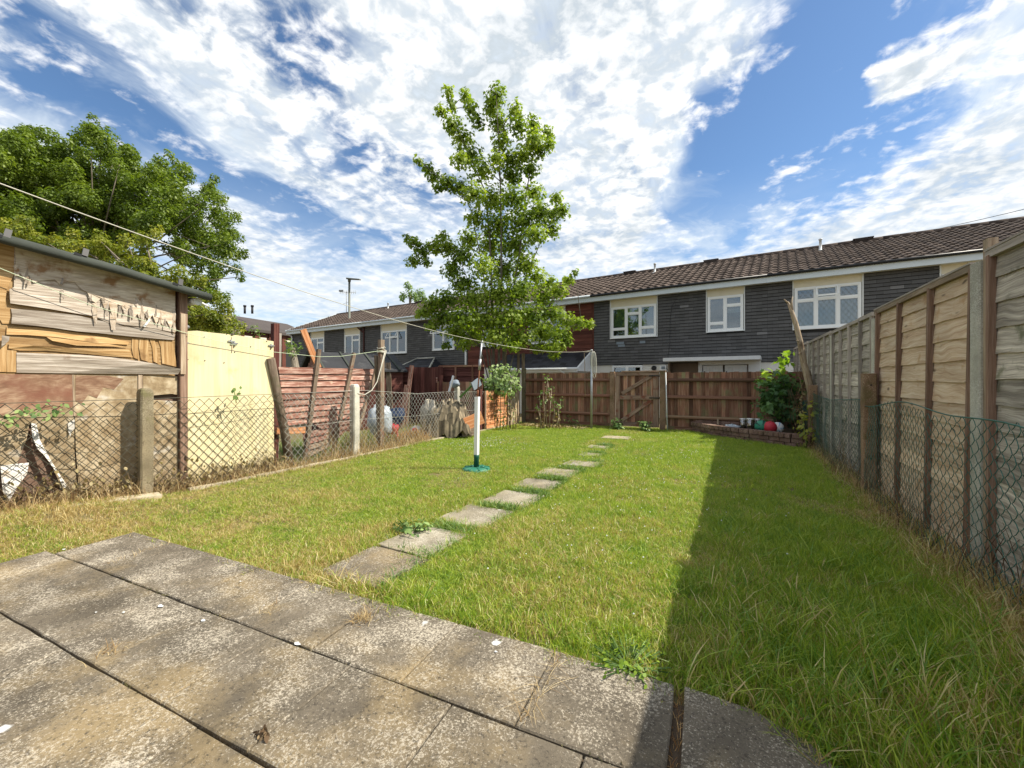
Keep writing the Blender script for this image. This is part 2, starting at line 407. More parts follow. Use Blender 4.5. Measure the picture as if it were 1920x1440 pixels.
def grass_mat():
    m, n, b, out = newmat('grass_blade')
    tone = n.add('ShaderNodeAttribute', attribute_name='tone').outputs['Fac']
    hh = n.add('ShaderNodeAttribute', attribute_name='hgt').outputs['Fac']
    dry = n.add('ShaderNodeAttribute', attribute_name='dry', attribute_type='INSTANCER').outputs['Fac']
    g = n.add('ShaderNodeNewGeometry')
    p1 = n.noise(g.outputs['Position'], .9, 4, .6)
    p2 = n.noise(n.vmath('ADD', g.outputs['Position'], (4, 9, 2)), 3.4, 4, .6)
    oi = n.add('ShaderNodeObjectInfo')
    gcol = n.ramp(n.math('MULTIPLY_ADD', tone, .6, n.math('MULTIPLY', p2, .5)),
                  [(.08, (.070, .165, .026)), (.30, (.150, .280, .032)), (.52, (.275, .385, .036)), (.76, (.42, .49, .06)), (.98, (.56, .62, .13))])
    scol = n.ramp(n.math('FRACT', n.math('MULTIPLY', tone, 7.0)), [(.1, (.36, .24, .085)), (.5, (.55, .42, .18)), (.9, (.74, .63, .34))])
    prob = n.math('ADD', dry, n.math('ADD', n.math('MULTIPLY', n.math('SUBTRACT', p1, .5), 1.5), n.math('MULTIPLY', n.math('SUBTRACT', p2, .5), .9)))
    rr = n.math('FRACT', n.math('MULTIPLY_ADD', tone, 23.7, oi.outputs['Random']))
    isdry = n.math('LESS_THAN', rr, prob)
    c = n.mix(isdry, gcol, scol)
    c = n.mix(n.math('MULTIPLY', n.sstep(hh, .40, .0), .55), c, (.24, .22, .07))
    n.set(b.inputs['Base Color'], c)
    b.inputs['Roughness'].default_value = .42; b.inputs['Specular IOR Level'].default_value = .55
    tr = n.add('ShaderNodeBsdfTranslucent', {'Color': n.mix(1.0, c, (1.15, 1.2, .7), 'MULTIPLY')})
    ms = n.add('ShaderNodeMixShader', {0: .42})
    n.l.new(b.outputs[0], ms.inputs[1]); n.l.new(tr.outputs[0], ms.inputs[2]); n.l.new(ms.outputs[0], out.inputs[0])
    return m
grass_mat()
m, n, b, out = newmat('ground')
g = n.add('ShaderNodeNewGeometry')
f = n.noise(g.outputs['Position'], .9, 5); f2 = n.noise(g.outputs['Position'], 24, 4, .7)
c = n.mix(f, (.09, .085, .03), (.16, .12, .05)); c = n.mix(n.sstep(f2, .4, .7), c, (.20, .155, .075))
n.set(b.inputs['Base Color'], c); b.inputs['Roughness'].default_value = .95; bump(n, b, f2, .8, .02)

# ------------------------------------------------------------------ mesh builder
class MB:
    def __init__(s): s.v = []; s.f = []; s.uv = []; s.t = []; s.sm = []; s.h = []
    def face(s, vs, uvs=None, tone=.5, smooth=False):
        s.f.append(tuple(vs)); s.uv.extend(uvs if uvs else [(s.v[i][0] + s.v[i][1], s.v[i][2]) for i in vs]); s.t.append(tone); s.sm.append(smooth)
    def bar(s, p0, p1, w, d, side=None, tone=None, nseg=1, jit=0.0, taper=1.0, roll=None):
        """a board from p0 to p1; w across (along side), d thick"""
        p0 = Vector(p0); p1 = Vector(p1); L = (p1 - p0).length; ax = (p1 - p0) / max(L, 1e-9)
        if side is None: side = Vector((0, 0, 1)) if abs(ax.z) < .9 else Vector((1, 0, 0))
        side = Vector(side); side = (side - ax * side.dot(ax)).normalized(); th = ax.cross(side)
        t = rnd.random() if tone is None else tone; ou, ov = rnd.random() * 40, rnd.random() * 40
        base = len(s.v)
        for i in range(nseg + 1):
            k = i / nseg; c = p0.lerp(p1, k); kw = 1 + (taper - 1) * k
            ja = rnd.uniform(-jit, jit); jb = rnd.uniform(-jit, jit)
            for a, b_ in ((-1, -1), (1, -1), (1, 1), (-1, 1)):
                s.v.append(tuple(c + side * (a * w / 2 * kw + (ja if a < 0 else jb)) + th * (b_ * d / 2 * kw)))
        for i in range(nseg):
            u0 = ou + L * i / nseg; u1 = ou + L * (i + 1) / nseg
            for k in range(4):
                a = base + i * 4 + k; b_ = base + i * 4 + (k + 1) % 4
                vv = (0, w, w + d, 2 * w + d, 2 * w + 2 * d)
                s.face((a, b_, b_ + 4, a + 4), [(u0, ov + vv[k]), (u0, ov + vv[k + 1]), (u1, ov + vv[k + 1]), (u1, ov + vv[k])], t)
        e = base + nseg * 4
        s.face((base + 3, base + 2, base + 1, base), [(ou, ov), (ou + d, ov), (ou + d, ov + w), (ou, ov + w)], t)
        s.face((e, e + 1, e + 2, e + 3), [(ou, ov), (ou, ov + w), (ou + d, ov + w), (ou + d, ov)], t)
        return s
    def box(s, x0, x1, y0, y1, z0, z1, tone=None):
        dx, dy, dz = x1 - x0, y1 - y0, z1 - z0
        cx, cy, cz = (x0 + x1) / 2, (y0 + y1) / 2, (z0 + z1) / 2
        if dx >= dy and dx >= dz: return s.bar((x0, cy, cz), (x1, cy, cz), dz, dy, (0, 0, 1), tone)
        if dy >= dz: return s.bar((cx, y0, cz), (cx, y1, cz), dz, dx, (0, 0, 1), tone)
        return s.bar((cx, cy, z0), (cx, cy, z1), dx, dy, (1, 0, 0), tone)
    def tube(s, pts, r, n=6, tone=None, caps=True, smooth=True, uscale=1):
        pts = [Vector(p) for p in pts]; t = rnd.random() if tone is None else tone
        rs = r if isinstance(r, (list, tuple)) else [r] * len(pts)
        base = len(s.v); u = rnd.random() * 30; ov = rnd.random() * 30; us = []
        prev = None
        for i, p in enumerate(pts):
            a = (pts[min(i + 1, len(pts) - 1)] - pts[max(i - 1, 0)])
            a = a.normalized() if a.length > 1e-9 else Vector((0, 0, 1))
            if prev is None: x = a.orthogonal().normalized()
            else:
                x = prev - a * prev.dot(a); x = x.normalized() if x.length > 1e-6 else a.orthogonal().normalized()
            prev = x; y = a.cross(x)
            if i: u += (p - pts[i - 1]).length
            us.append(u)
            for k in range(n):
                an = 2 * math.pi * k / n
                s.v.append(tuple(p + (x * math.cos(an) + y * math.sin(an)) * rs[i]))
        for i in range(len(pts) - 1):
            for k in range(n):
                a = base + i * n + k; b_ = base + i * n + (k + 1) % n
                c0 = ov + 2 * math.pi * rs[i] * k / n; c1 = ov + 2 * math.pi * rs[i] * (k + 1) / n
                s.face((a, b_, b_ + n, a + n), [(us[i], c0), (us[i], c1), (us[i + 1], c1), (us[i + 1], c0)], t, smooth)
        if caps and n > 2:
            s.face(tuple(base + k for k in reversed(range(n))), None, t)
            e = base + (len(pts) - 1) * n
            s.face(tuple(e + k for k in range(n)), None, t)
        return s
    def quad(s, a, b_, c, d, tone=.5, uvs=None, smooth=False):
        base = len(s.v); s.v.extend([tuple(a), tuple(b_), tuple(c), tuple(d)])
        s.face((base, base + 1, base + 2, base + 3), uvs, tone, smooth); return s
    def sphere(s, c, rx, ry, rz, nu=16, nv=12, tone=.5, jit=0, flat=None):
        base = len(s.v); c = Vector(c)
        for i in range(nv + 1):
            ph = math.pi * i / nv
            for k in range(nu):
                th = 2 * math.pi * k / nu; j = 1 + jit * (mnoise.noise((math.cos(th) * 2 + c.x, math.sin(th) * 2 + c.y, math.cos(ph) * 2)) + .6 * mnoise.noise((math.cos(th) * 6 + c.x, math.sin(th) * 6 + c.y, math.cos(ph) * 6)))
                s.v.append((c.x + rx * math.sin(ph) * math.cos(th) * j, c.y + ry * math.sin(ph) * math.sin(th) * j, c.z + rz * math.cos(ph) * j))
        for i in range(nv):
            for k in range(nu):
                a = base + i * nu + k; b_ = base + i * nu + (k + 1) % nu
                s.face((a, a + nu, b_ + nu, b_), None, tone, True)
        return s
    def lathe(s, c, prof, n=16, tone=.5):
        """prof: list of (radius, z) turned about the vertical through c"""
        base = len(s.v)
        for r, z in prof:
            for k in range(n):
                a = 2 * math.pi * k / n; s.v.append((c[0] + r * math.cos(a), c[1] + r * math.sin(a), c[2] + z))
        for i in range(len(prof) - 1):
            for k in range(n):
                a = base + i * n + k; b_ = base + i * n + (k + 1) % n
                s.face((a, b_, b_ + n, a + n), None, tone, True)
        return s
    def prism(s, poly, ext, tone=None, uvf=None):
        """polygon (list of 3D points) extruded by the vector ext"""
        ext = Vector(ext); t = rnd.random() if tone is None else tone; n = len(poly); base = len(s.v)
        s.v.extend(tuple(Vector(p)) for p in poly); s.v.extend(tuple(Vector(p) + ext) for p in poly)
        uf = uvf or (lambda p: (p[0] + p[1], p[2]))
        U = [uf(p) for p in poly]
        s.face(tuple(range(base, base + n)), U, t)
        s.face(tuple(reversed(range(base + n, base + 2 * n))), list(reversed(U)), t)
        for i in range(n):
            j = (i + 1) % n
            s.face((base + j, base + i, base + n + i, base + n + j), [U[j], U[i], U[i], U[j]], t)
        return s
    def data(s, name, off=(0, 0, 0)):
        me = bpy.data.meshes.new(name)
        o = Vector(off)
        V = np.array(s.v, dtype=np.float32).reshape(-1, 3) - np.array(o, dtype=np.float32)
        me.from_pydata(V.tolist(), [], s.f)
        uvl = me.uv_layers.new(name='UVMap')
        uvl.data.foreach_set('uv', np.array(s.uv, dtype=np.float32).ravel())
        at_ = me.attributes.new('tone', 'FLOAT', 'FACE'); at_.data.foreach_set('value', np.array(s.t, dtype=np.float32))
        me.polygons.foreach_set('use_smooth', s.sm)
        me.update()
        return me

def obj(name, mb, mat, parent=None, origin=None, label=None, cat=None, group=None, kind=None, local=False):
    """links the builder as one mesh object; world coordinates unless local"""
    if parent is not None: off = (0, 0, 0) if local else parent.get('_o', (0, 0, 0))
    else: off = origin if origin is not None else (0, 0, 0)
    me = mb.data(name, off)
    me.materials.append(MATS[mat])
    o = bpy.data.objects.new(name, me); COL.objects.link(o)
    if parent is not None:
        o.parent = parent; o['_o'] = tuple(off)
    else:
        o.location = off; o['_o'] = tuple(off)
    tag(o, label, cat, group, kind)
    return o
def tag(o, label=None, cat=None, group=None, kind=None):
    if label: o['label'] = label
    if cat: o['category'] = cat
    if group: o['group'] = group
    if kind: o['kind'] = kind
    return o
def thing(name, label, cat, loc=(0, 0, 0), group=None, rotz=0.0, kind=None):
    o = bpy.data.objects.new(name, None); COL.objects.link(o)
    o.empty_display_size = .2
    o.location = loc; o.rotation_euler = (0, 0, rotz); o['_o'] = tuple(loc)
    return tag(o, label, cat, group, kind)
def share(name, src, parent, loc=(0, 0, 0), rot=(0, 0, 0), scale=(1, 1, 1)):
    o = src.copy(); COL.objects.link(o); o.name = name
    o.parent = parent; o.location = loc; o.rotation_euler = rot; o.scale = scale
    return o

# ------------------------------------------------------------------ ground, lawn
def axis(fine0, fine1, step, far):
    a = list(np.arange(fine0, fine1 + 1e-6, step))
    lo = [fine0 - d for d in (1, 3, 8, 20, 60, far)][::-1]; hi = [fine1 + d for d in (1, 3, 8, 20, 60, far)]
    return lo + a + hi
def ground_sheet():
    xs = axis(-9.5, 3, .25, 400); ys = axis(-2.5, 16, .25, 400)
    mb = MB()
    for y in ys:
        for x in xs: mb.v.append((x, y, hgt(x, y) - .004))
    nx = len(xs)
    for j in range(len(ys) - 1):
        for i in range(nx - 1):
            a = j * nx + i; mb.face((a, a + 1, a + nx + 1, a + nx), None, .5, True)
    obj('ground', mb, 'ground', kind='structure')
ground_sheet()

# patio: rows of square slabs in a half bond, turned 3.3 degrees from the fence line
PA = R_(3.33); PO = Vector((-5.21, 1.90, 0))
pu = Vector((math.cos(PA), math.sin(PA), 0)); pv = Vector((-math.sin(PA), math.cos(PA), 0))
def pat(u, v, z=0): return PO + pu * u + pv * v + Vector((0, 0, z))
def patio():
    root = thing('patio', 'speckled grey concrete slab patio laid in a half bond', None, tuple(pat(2, -1)), kind='structure')
    mb = MB()
    mb.prism([pat(-.3, -4.1, .012), pat(5.65, -4.1, .012), pat(5.55, -.1, .012), pat(0.02, -.03, .012)], (0, 0, -.05), .5)
    obj('mortar_bed', mb, 'soil', root)
    rr = random.Random(5)
    def slab(u0, u1, v0, v1, z=None, poly=None):
        z = rr.uniform(.038, .0415) if z is None else z
        c = .010
        pts = poly or [(u0, v0), (u1, v0), (u1, v1), (u0, v1)]
        cu = sum(p[0] for p in pts) / len(pts); cv = sum(p[1] for p in pts) / len(pts)
        tx, ty = rr.uniform(-.0015, .0015), rr.uniform(-.0015, .0015)
        m = MB(); P = []
        for (a, b) in pts:
            for s_ in range(1): P.append((a, b))
        # subdivide and roughen the outline so that the arris is not ruler-straight
        Q = []
        for i in range(len(P)):
            a, b = P[i], P[(i + 1) % len(P)]
            for k in range(4):
                t = k / 4; j = rr.uniform(-.004, .004) if k else rr.uniform(-.006, .002)
                uu = a[0] + (b[0] - a[0]) * t; vv = a[1] + (b[1] - a[1]) * t
                l = math.hypot(uu - cu, vv - cv); Q.append((uu + (uu - cu) / l * j, vv + (vv - cv) / l * j))
        n_ = len(Q)
        def lay(k, zz):
            for (a, b) in Q:
                l = math.hypot(a - cu, b - cv); kk = 1 - k / l
                a2, b2 = cu + (a - cu) * kk, cv + (b - cv) * kk
                m.v.append(tuple(pat(a2, b2, zz + (a2 - cu) * tx * 3 + (b2 - cv) * ty * 3)))
        lay(0, -.02); lay(0, z - .006); lay(c * .8, z)
        for L in range(2):
            for i in range(n_):
                j = (i + 1) % n_; m.face((L * n_ + i, L * n_ + j, (L + 1) * n_ + j, (L + 1) * n_ + i))
        m.face(tuple(range(2 * n_, 3 * n_)))
        return obj('slab', m, 'slab', root)
    g = .0028; w = .622
    rows = [(0, -.555), (-.555, -1.115), (-1.115, -1.675), (-1.675, -2.235), (-2.235, -2.795), (-2.795, -3.355)]
    for r, (v1, v0) in enumerate(rows):
        off = 0 if r % 2 == 0 else -w / 2
        left = -.02 - .12 * r if r else 0.0
        k = 0
        while True:
            u0 = off + k * w; u1 = u0 + w
            if u0 > 4.98 - .01 + (w if r else 0): break
            k += 1
            if u1 < left + .1: continue
            a, b_ = max(u0, left), u1
            if r == 0 and u0 > 4.9: break
            slab(a + g, b_ - g, v0 + .006, v1 - (.005 if r else 0))
    # the last slab of the front row has its outer corner worn round
    slab(0, 0, 0, 0, .045, poly=[(5.02, -.55), (5.62, -.56), (5.62, -.30), (5.50, -.12), (5.30, -.02), (5.02, .0)])
patio()

STONES = [  # four corners each, metres
    [(-2.90, 2.20), (-2.30, 2.22), (-2.25, 2.76), (-2.88, 2.79)],
    [(-2.88, 2.82), (-2.30, 2.80), (-2.26, 3.40), (-2.86, 3.42)],
    [(-2.86, 3.62), (-2.24, 3.62), (-2.22, 4.24), (-2.82, 4.27)],
    [(-2.80, 4.44), (-2.19, 4.46), (-2.17, 5.05), (-2.78, 5.08)],
    [(-2.82, 5.34), (-2.22, 5.36), (-2.21, 5.90), (-2.82, 5.90)],
    [(-2.82, 6.16), (-2.22, 6.16), (-2.22, 6.68), (-2.80, 6.70)],
    [(-2.68, 6.98), (-2.08, 6.98), (-2.08, 7.46), (-2.66, 7.46)],
    [(-2.72, 8.0), (-2.30, 8.0), (-2.28, 8.35), (-2.72, 8.36)],
    [(-2.90, 9.1), (-2.40, 9.1), (-2.40, 9.5), (-2.90, 9.5)],
    [(-3.02, 10.75), (-2.32, 10.75), (-2.32, 11.25), (-3.02, 11.25)],
]
SL = ['dark grey stepping stone touching the patio, nearest of the path', 'broad tan stepping stone with one clipped corner, second along the path',
      'pale stepping stone alone between two grass strips, third along the path', 'white flecked stepping stone, fourth along the path from the patio',
      'narrow stepping stone half covered by grass, fifth from the patio', 'sliver of stepping stone showing through turf, sixth from the patio',
      'stepping stone beside the green clump, seventh from the patio', 'small stepping stone sunk in the turf, eighth from the patio',
      'stepping stone sunk in the turf, last but one before the gate', 'bare worn stepping stone nearest the wooden gate']
for i, q in enumerate(STONES):
    cx_, cy_ = sum(p[0] for p in q) / 4, sum(p[1] for p in q) / 4
    m = MB(); rr = random.Random(i)
    Q = []
    for k in range(4):
        a, b_ = q[k], q[(k + 1) % 4]
        for t in (0, .25, .5, .75): Q.append((a[0] + (b_[0] - a[0]) * t + rr.uniform(-.012, .012), a[1] + (b_[1] - a[1]) * t + rr.uniform(-.012, .012)))
    if i == 1: Q = [p for p in Q if not (p[0] < -2.80 and p[1] > 3.3)] ; Q.append((-2.86, 3.28)); Q.sort(key=lambda p: math.atan2(p[1] - cy_, p[0] - cx_))
    z0 = hgt(cx_, cy_) + (.030 if i < 2 else .026)
    n_ = len(Q)
    for kk, zz in ((1, -.03), (1, -.005), (.97, 0)):
        for p in Q: m.v.append((cx_ + (p[0] - cx_) * kk, cy_ + (p[1] - cy_) * kk, z0 + zz + (p[0] - cx_) * .01))
    for L in range(2):
        for k in range(n_):
            j = (k + 1) % n_; m.face((L * n_ + k, L * n_ + j, (L + 1) * n_ + j, (L + 1) * n_ + k))
    m.face(tuple(range(2 * n_, 3 * n_)))
    obj('stepping_stone', m, 'slab_path' if i else 'slab', origin=(cx_, cy_, 0), label=SL[i], cat='stepping stone', group='stepping stones across the lawn')

# ------------------------------------------------------------------ grass
def clump(name, nb, rad, hmin, hmax, wid, lean, seed):
    r = random.Random(seed); V, Fc, T, Hh = [], [], [], []
    for i in range(nb):
        a = r.uniform(0, 6.283); d = rad * math.sqrt(r.random()); bx, by = d * math.cos(a), d * math.sin(a)
        h = r.uniform(hmin, hmax); la = r.uniform(0, 6.283); ln = r.uniform(.15, 1) * lean * h
        fa = r.uniform(0, 3.1416); wx, wy = math.cos(fa), math.sin(fa); w = wid * r.uniform(.6, 1.3); t = r.random()
        b0 = len(V); ks = (0, .4, .75)
        for k in ks:
            cx_, cy_ = bx + math.cos(la) * ln * k * k, by + math.sin(la) * ln * k * k; z = h * k * (1 - .25 * k * ln / h)
            ww = w * (1 - .35 * k)
            V += [(cx_ - wx * ww, cy_ - wy * ww, z - .01), (cx_ + wx * ww, cy_ + wy * ww, z - .01)]; Hh += [k, k]
        V.append((bx + math.cos(la) * ln, by + math.sin(la) * ln, h * (1 - .25 * ln / h) - .01)); Hh.append(1)
        Fc += [(b0, b0 + 1, b0 + 3, b0 + 2), (b0 + 2, b0 + 3, b0 + 5, b0 + 4), (b0 + 4, b0 + 5, b0 + 6)]; T += [t] * 3
    me = bpy.data.meshes.new(name); me.from_pydata(V, [], Fc)
    me.attributes.new('tone', 'FLOAT', 'FACE').data.foreach_set('value', np.array(T, dtype=np.float32))
    me.attributes.new('hgt', 'FLOAT', 'POINT').data.foreach_set('value', np.array(Hh, dtype=np.float32))
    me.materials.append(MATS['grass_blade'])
    return bpy.data.objects.new(name, me)
clumps = bpy.data.collections.new('grass_clumps')
for i in range(5): clumps.objects.link(clump('blade_clump', 42, .065, .030, .080, .0019, .9, 100 + i))
for i in range(3): clumps.objects.link(clump('blade_clump', 26, .06, .05, .115, .0022, 1.1, 200 + i))
long_c = bpy.data.collections.new('long_grass_clumps')
for i in range(5): long_c.objects.link(clump('long_blade_clump', 13, .055, .09, .21, .0030, 1.4, 300 + i))

def inside(p, q):
    c = False; j = len(q) - 1
    for i in range(len(q)):
        if (q[i][1] > p[1]) != (q[j][1] > p[1]) and p[0] < (q[j][0] - q[i][0]) * (p[1] - q[i][1]) / (q[j][1] - q[i][1]) + q[i][0]: c = not c
        j = i
    return c
KERB_X = -6.62
def lawn():
    st = .085
    xs = np.arange(-7.6, 2.05, st); ys = np.arange(.55, 13.7, st); nx = len(xs)
    V, dn, ln, dr, Fc = [], [], [], [], []
    for y in ys:
        for x in xs:
            V.append((x, y, hgt(x, y)))
            # patio frame
            d = Vector((x, y, 0)) - PO; u, v = d.dot(pu), d.dot(pv)
            on = (u > -.05 - .2 * max(0, -v) and u < 5.62 and v < -.025 and not (u > 5.3 and v > -.25 and (u - 5.3) * .75 > -v))
            dist = math.hypot(x, y)
            den = 720 if dist < 3.2 else 720 + (260 - 720) * sm((dist - 3.2) / 4.5)
            lim = -6.58 if y > 3 else -6.58 - .45 * sm((3 - y) / 2)
            if on or x < lim - .2: den = 0
            elif x < lim: den *= .5
            bare = 0
            for i, q in enumerate(STONES):
                cxq, cyq = sum(p[0] for p in q) / 4, sum(p[1] for p in q) / 4
                if abs(x - cxq) > .6 or abs(y - cyq) > .6: continue
                k = .97 if i < 5 else .80
                qq = [(cxq + (p[0] - cxq) * k, cyq + (p[1] - cyq) * k) for p in q]
                if inside((x, y), qq): den *= 0.0 if i < 5 or i == 9 else .42
            n1 = mnoise.noise((x * .9, y * .9, 3.1)); n2 = mnoise.noise((x * 2.6, y * 2.6, 7.7))
            # dryness: scorched by the patio and the left kerb, greener to the right and far away
            D = .16 + .22 * n1 + .16 * n2
            D += .38 * sm((4.4 - y) / 2.4) * sm((-1.7 - x) / 1.5) + .26 * sm((-5.2 - x) / 1.2) * sm((8 - y) / 3)
            D += .16 * math.exp(-((x + 1.0) / .9) ** 2 - ((y - 3.6) / 1.3) ** 2)
            D -= .22 * sm((y - 5.5) / 3)
            D -= .10 * sm((x + .35) / .5)
            D += .22 * sm((.45 - v) / .35) * sm((x + .3) / .4) + .07 * sm((3.2 - y) / 1.2) * sm((x + .2) / .5)
            if v < .14 and not on and x > -2.4: D -= .05
            edge = sm((x - 1.22) / .4); D += .75 * edge * sm((12 - y) / 2)
            D += .35 * sm((y - 12.3) / .7) * sm((-3.6 - x) / 1)
            D += .18 * math.exp(-((x + .2) / .35) ** 2 - ((y - 2.55) / .25) ** 2)
            # bare scuffed soil and worn line of the path
            if abs(x + 2.6) < .5 and y > 8.4: D += .22; den *= .8
            if n2 > .30 and dist < 7: den *= .5
            if n1 < -.38: D += .22; den *= .75
            L = .82 + .35 * n1 + .2 * n2
            L += .55 * sm((x + .45) / .5) * sm((6.5 - y) / 3) + .35 * sm((x - .2) / .6) * sm((3.4 - y) / 1.2)
            L -= .22 * sm((-2.8 - x) / 1.5)
            L += .25 * math.exp(-((v - .12) / .1) ** 2) if 2.6 < u < 4.6 else 0
            if edge > .7: den *= .55
            dn.append(den); ln.append(max(.45, L)); dr.append(D)
    for j in range(len(ys) - 1):
        for i in range(nx - 1):
            a = j * nx + i
            if max(dn[a], dn[a + 1], dn[a + nx], dn[a + nx + 1]) > 0: Fc.append((a, a + 1, a + nx + 1, a + nx))
    me = bpy.data.meshes.new('lawn_grass'); me.from_pydata(V, [], Fc)
    for nm, arr in (('dens', dn), ('len', ln), ('dryv', dr)):
        me.attributes.new(nm, 'FLOAT', 'POINT').data.foreach_set('value', np.array(arr, dtype=np.float32))
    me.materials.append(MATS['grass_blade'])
    o = bpy.data.objects.new('lawn_grass', me); COL.objects.link(o)
    tag(o, 'sunny patchy lawn of green and straw coloured blades', 'grass', kind='stuff')
    ng = bpy.data.node_groups.new('scatter_grass', 'GeometryNodeTree')
    ng.interface.new_socket('Geometry', in_out='INPUT', socket_type='NodeSocketGeometry')
    ng.interface.new_socket('Geometry', in_out='OUTPUT', socket_type='NodeSocketGeometry')
    N, L = ng.nodes, ng.links
    gi = N.new('NodeGroupInput'); go = N.new('NodeGroupOutput')
    def attr(nm):
        a = N.new('GeometryNodeInputNamedAttribute'); a.data_type = 'FLOAT'; a.inputs[0].default_value = nm; return a.outputs[0]
    def layer(coll, dens_mul, smin, smax, seed, longonly=False):
        dp = N.new('GeometryNodeDistributePointsOnFaces'); L.new(gi.outputs[0], dp.inputs['Mesh']); dp.inputs['Seed'].default_value = seed
        mu = N.new('ShaderNodeMath'); mu.operation = 'MULTIPLY'; L.new(attr('dens'), mu.inputs[0]); mu.inputs[1].default_value = dens_mul
        dsock = mu.outputs[0]
        if longonly:
            mr = N.new('ShaderNodeMapRange'); L.new(attr('len'), mr.inputs[0]); mr.inputs[1].default_value = .95; mr.inputs[2].default_value = 1.7
            m2 = N.new('ShaderNodeMath'); m2.operation = 'MULTIPLY'; L.new(dsock, m2.inputs[0]); L.new(mr.outputs[0], m2.inputs[1]); dsock = m2.outputs[0]
        L.new(dsock, dp.inputs['Density'])
        ci = N.new('GeometryNodeCollectionInfo'); ci.inputs[0].default_value = coll; ci.inputs[1].default_value = True; ci.inputs[2].default_value = True
        ip = N.new('GeometryNodeInstanceOnPoints'); L.new(dp.outputs['Points'], ip.inputs['Points']); L.new(ci.outputs[0], ip.inputs['Instance'])
        ip.inputs['Pick Instance'].default_value = True
        rv = N.new('FunctionNodeRandomValue'); rv.data_type = 'FLOAT_VECTOR'
        rv.inputs[0].default_value = (-.12, -.12, 0); rv.inputs[1].default_value = (.12, .12, 6.283); rv.inputs['Seed'].default_value = seed + 1
        L.new(rv.outputs[0], ip.inputs['Rotation'])
        rs = N.new('FunctionNodeRandomValue'); rs.data_type = 'FLOAT'; rs.inputs[2].default_value = smin; rs.inputs[3].default_value = smax; rs.inputs['Seed'].default_value = seed + 2
        m3 = N.new('ShaderNodeMath'); m3.operation = 'MULTIPLY'; L.new(rs.outputs[1], m3.inputs[0]); L.new(attr('len'), m3.inputs[1])
        cx_ = N.new('ShaderNodeCombineXYZ'); cx_.inputs[0].default_value = 1; cx_.inputs[1].default_value = 1; L.new(m3.outputs[0], cx_.inputs[2])
        L.new(cx_.outputs[0], ip.inputs['Scale'])
        sa = N.new('GeometryNodeStoreNamedAttribute'); sa.data_type = 'FLOAT'; sa.domain = 'INSTANCE'; sa.inputs['Name'].default_value = 'dry'
        L.new(ip.outputs[0], sa.inputs[0]); L.new(attr('dryv'), sa.inputs['Value'])
        return sa.outputs[0]
    j = N.new('GeometryNodeJoinGeometry')
    L.new(layer(clumps, 1.0, .7, 1.25, 3), j.inputs[0])
    L.new(layer(long_c, .42, .7, 1.2, 17, True), j.inputs[0])
    L.new(j.outputs[0], go.inputs[0])
    md = o.modifiers.new('scatter', 'NODES'); md.node_group = ng
lawn()

def blades(name, pts, mat, hmin, hmax, wid=.004, lean=.6, label=None, cat=None, per=1, kind='stuff', spread=.04, seg=4, group=None, origin=None, droop=1.0):
    """long single blades and stems rooted at the points"""
    r = random.Random(len(pts) * 7 + 1); mb = MB()
    for (x, y, z) in pts:
        for _ in range(per):
            bx, by = x + r.gauss(0, spread), y + r.gauss(0, spread); h = r.uniform(hmin, hmax); la = r.uniform(0, 6.283); ln = r.uniform(.1, 1) * lean * h
            fa = r.uniform(0, 3.14); wx, wy = math.cos(fa) * wid, math.sin(fa) * wid; t = r.random(); b0 = len(mb.v)
            for i in range(seg + 1):
                k = i / seg; kx = k * k
                cx_, cy_, cz = bx + math.cos(la) * ln * kx, by + math.sin(la) * ln * kx, z - .02 + h * (k - .35 * droop * k * k * ln / h)
                w = 1 - .75 * k
                mb.v += [(cx_ - wx * w, cy_ - wy * w, cz), (cx_ + wx * w, cy_ + wy * w, cz)]
            for i in range(seg): mb.face((b0 + 2 * i, b0 + 2 * i + 1, b0 + 2 * i + 3, b0 + 2 * i + 2), None, t)
    return obj(name, mb, mat, label=label, cat=cat, kind=kind, group=group, origin=origin)

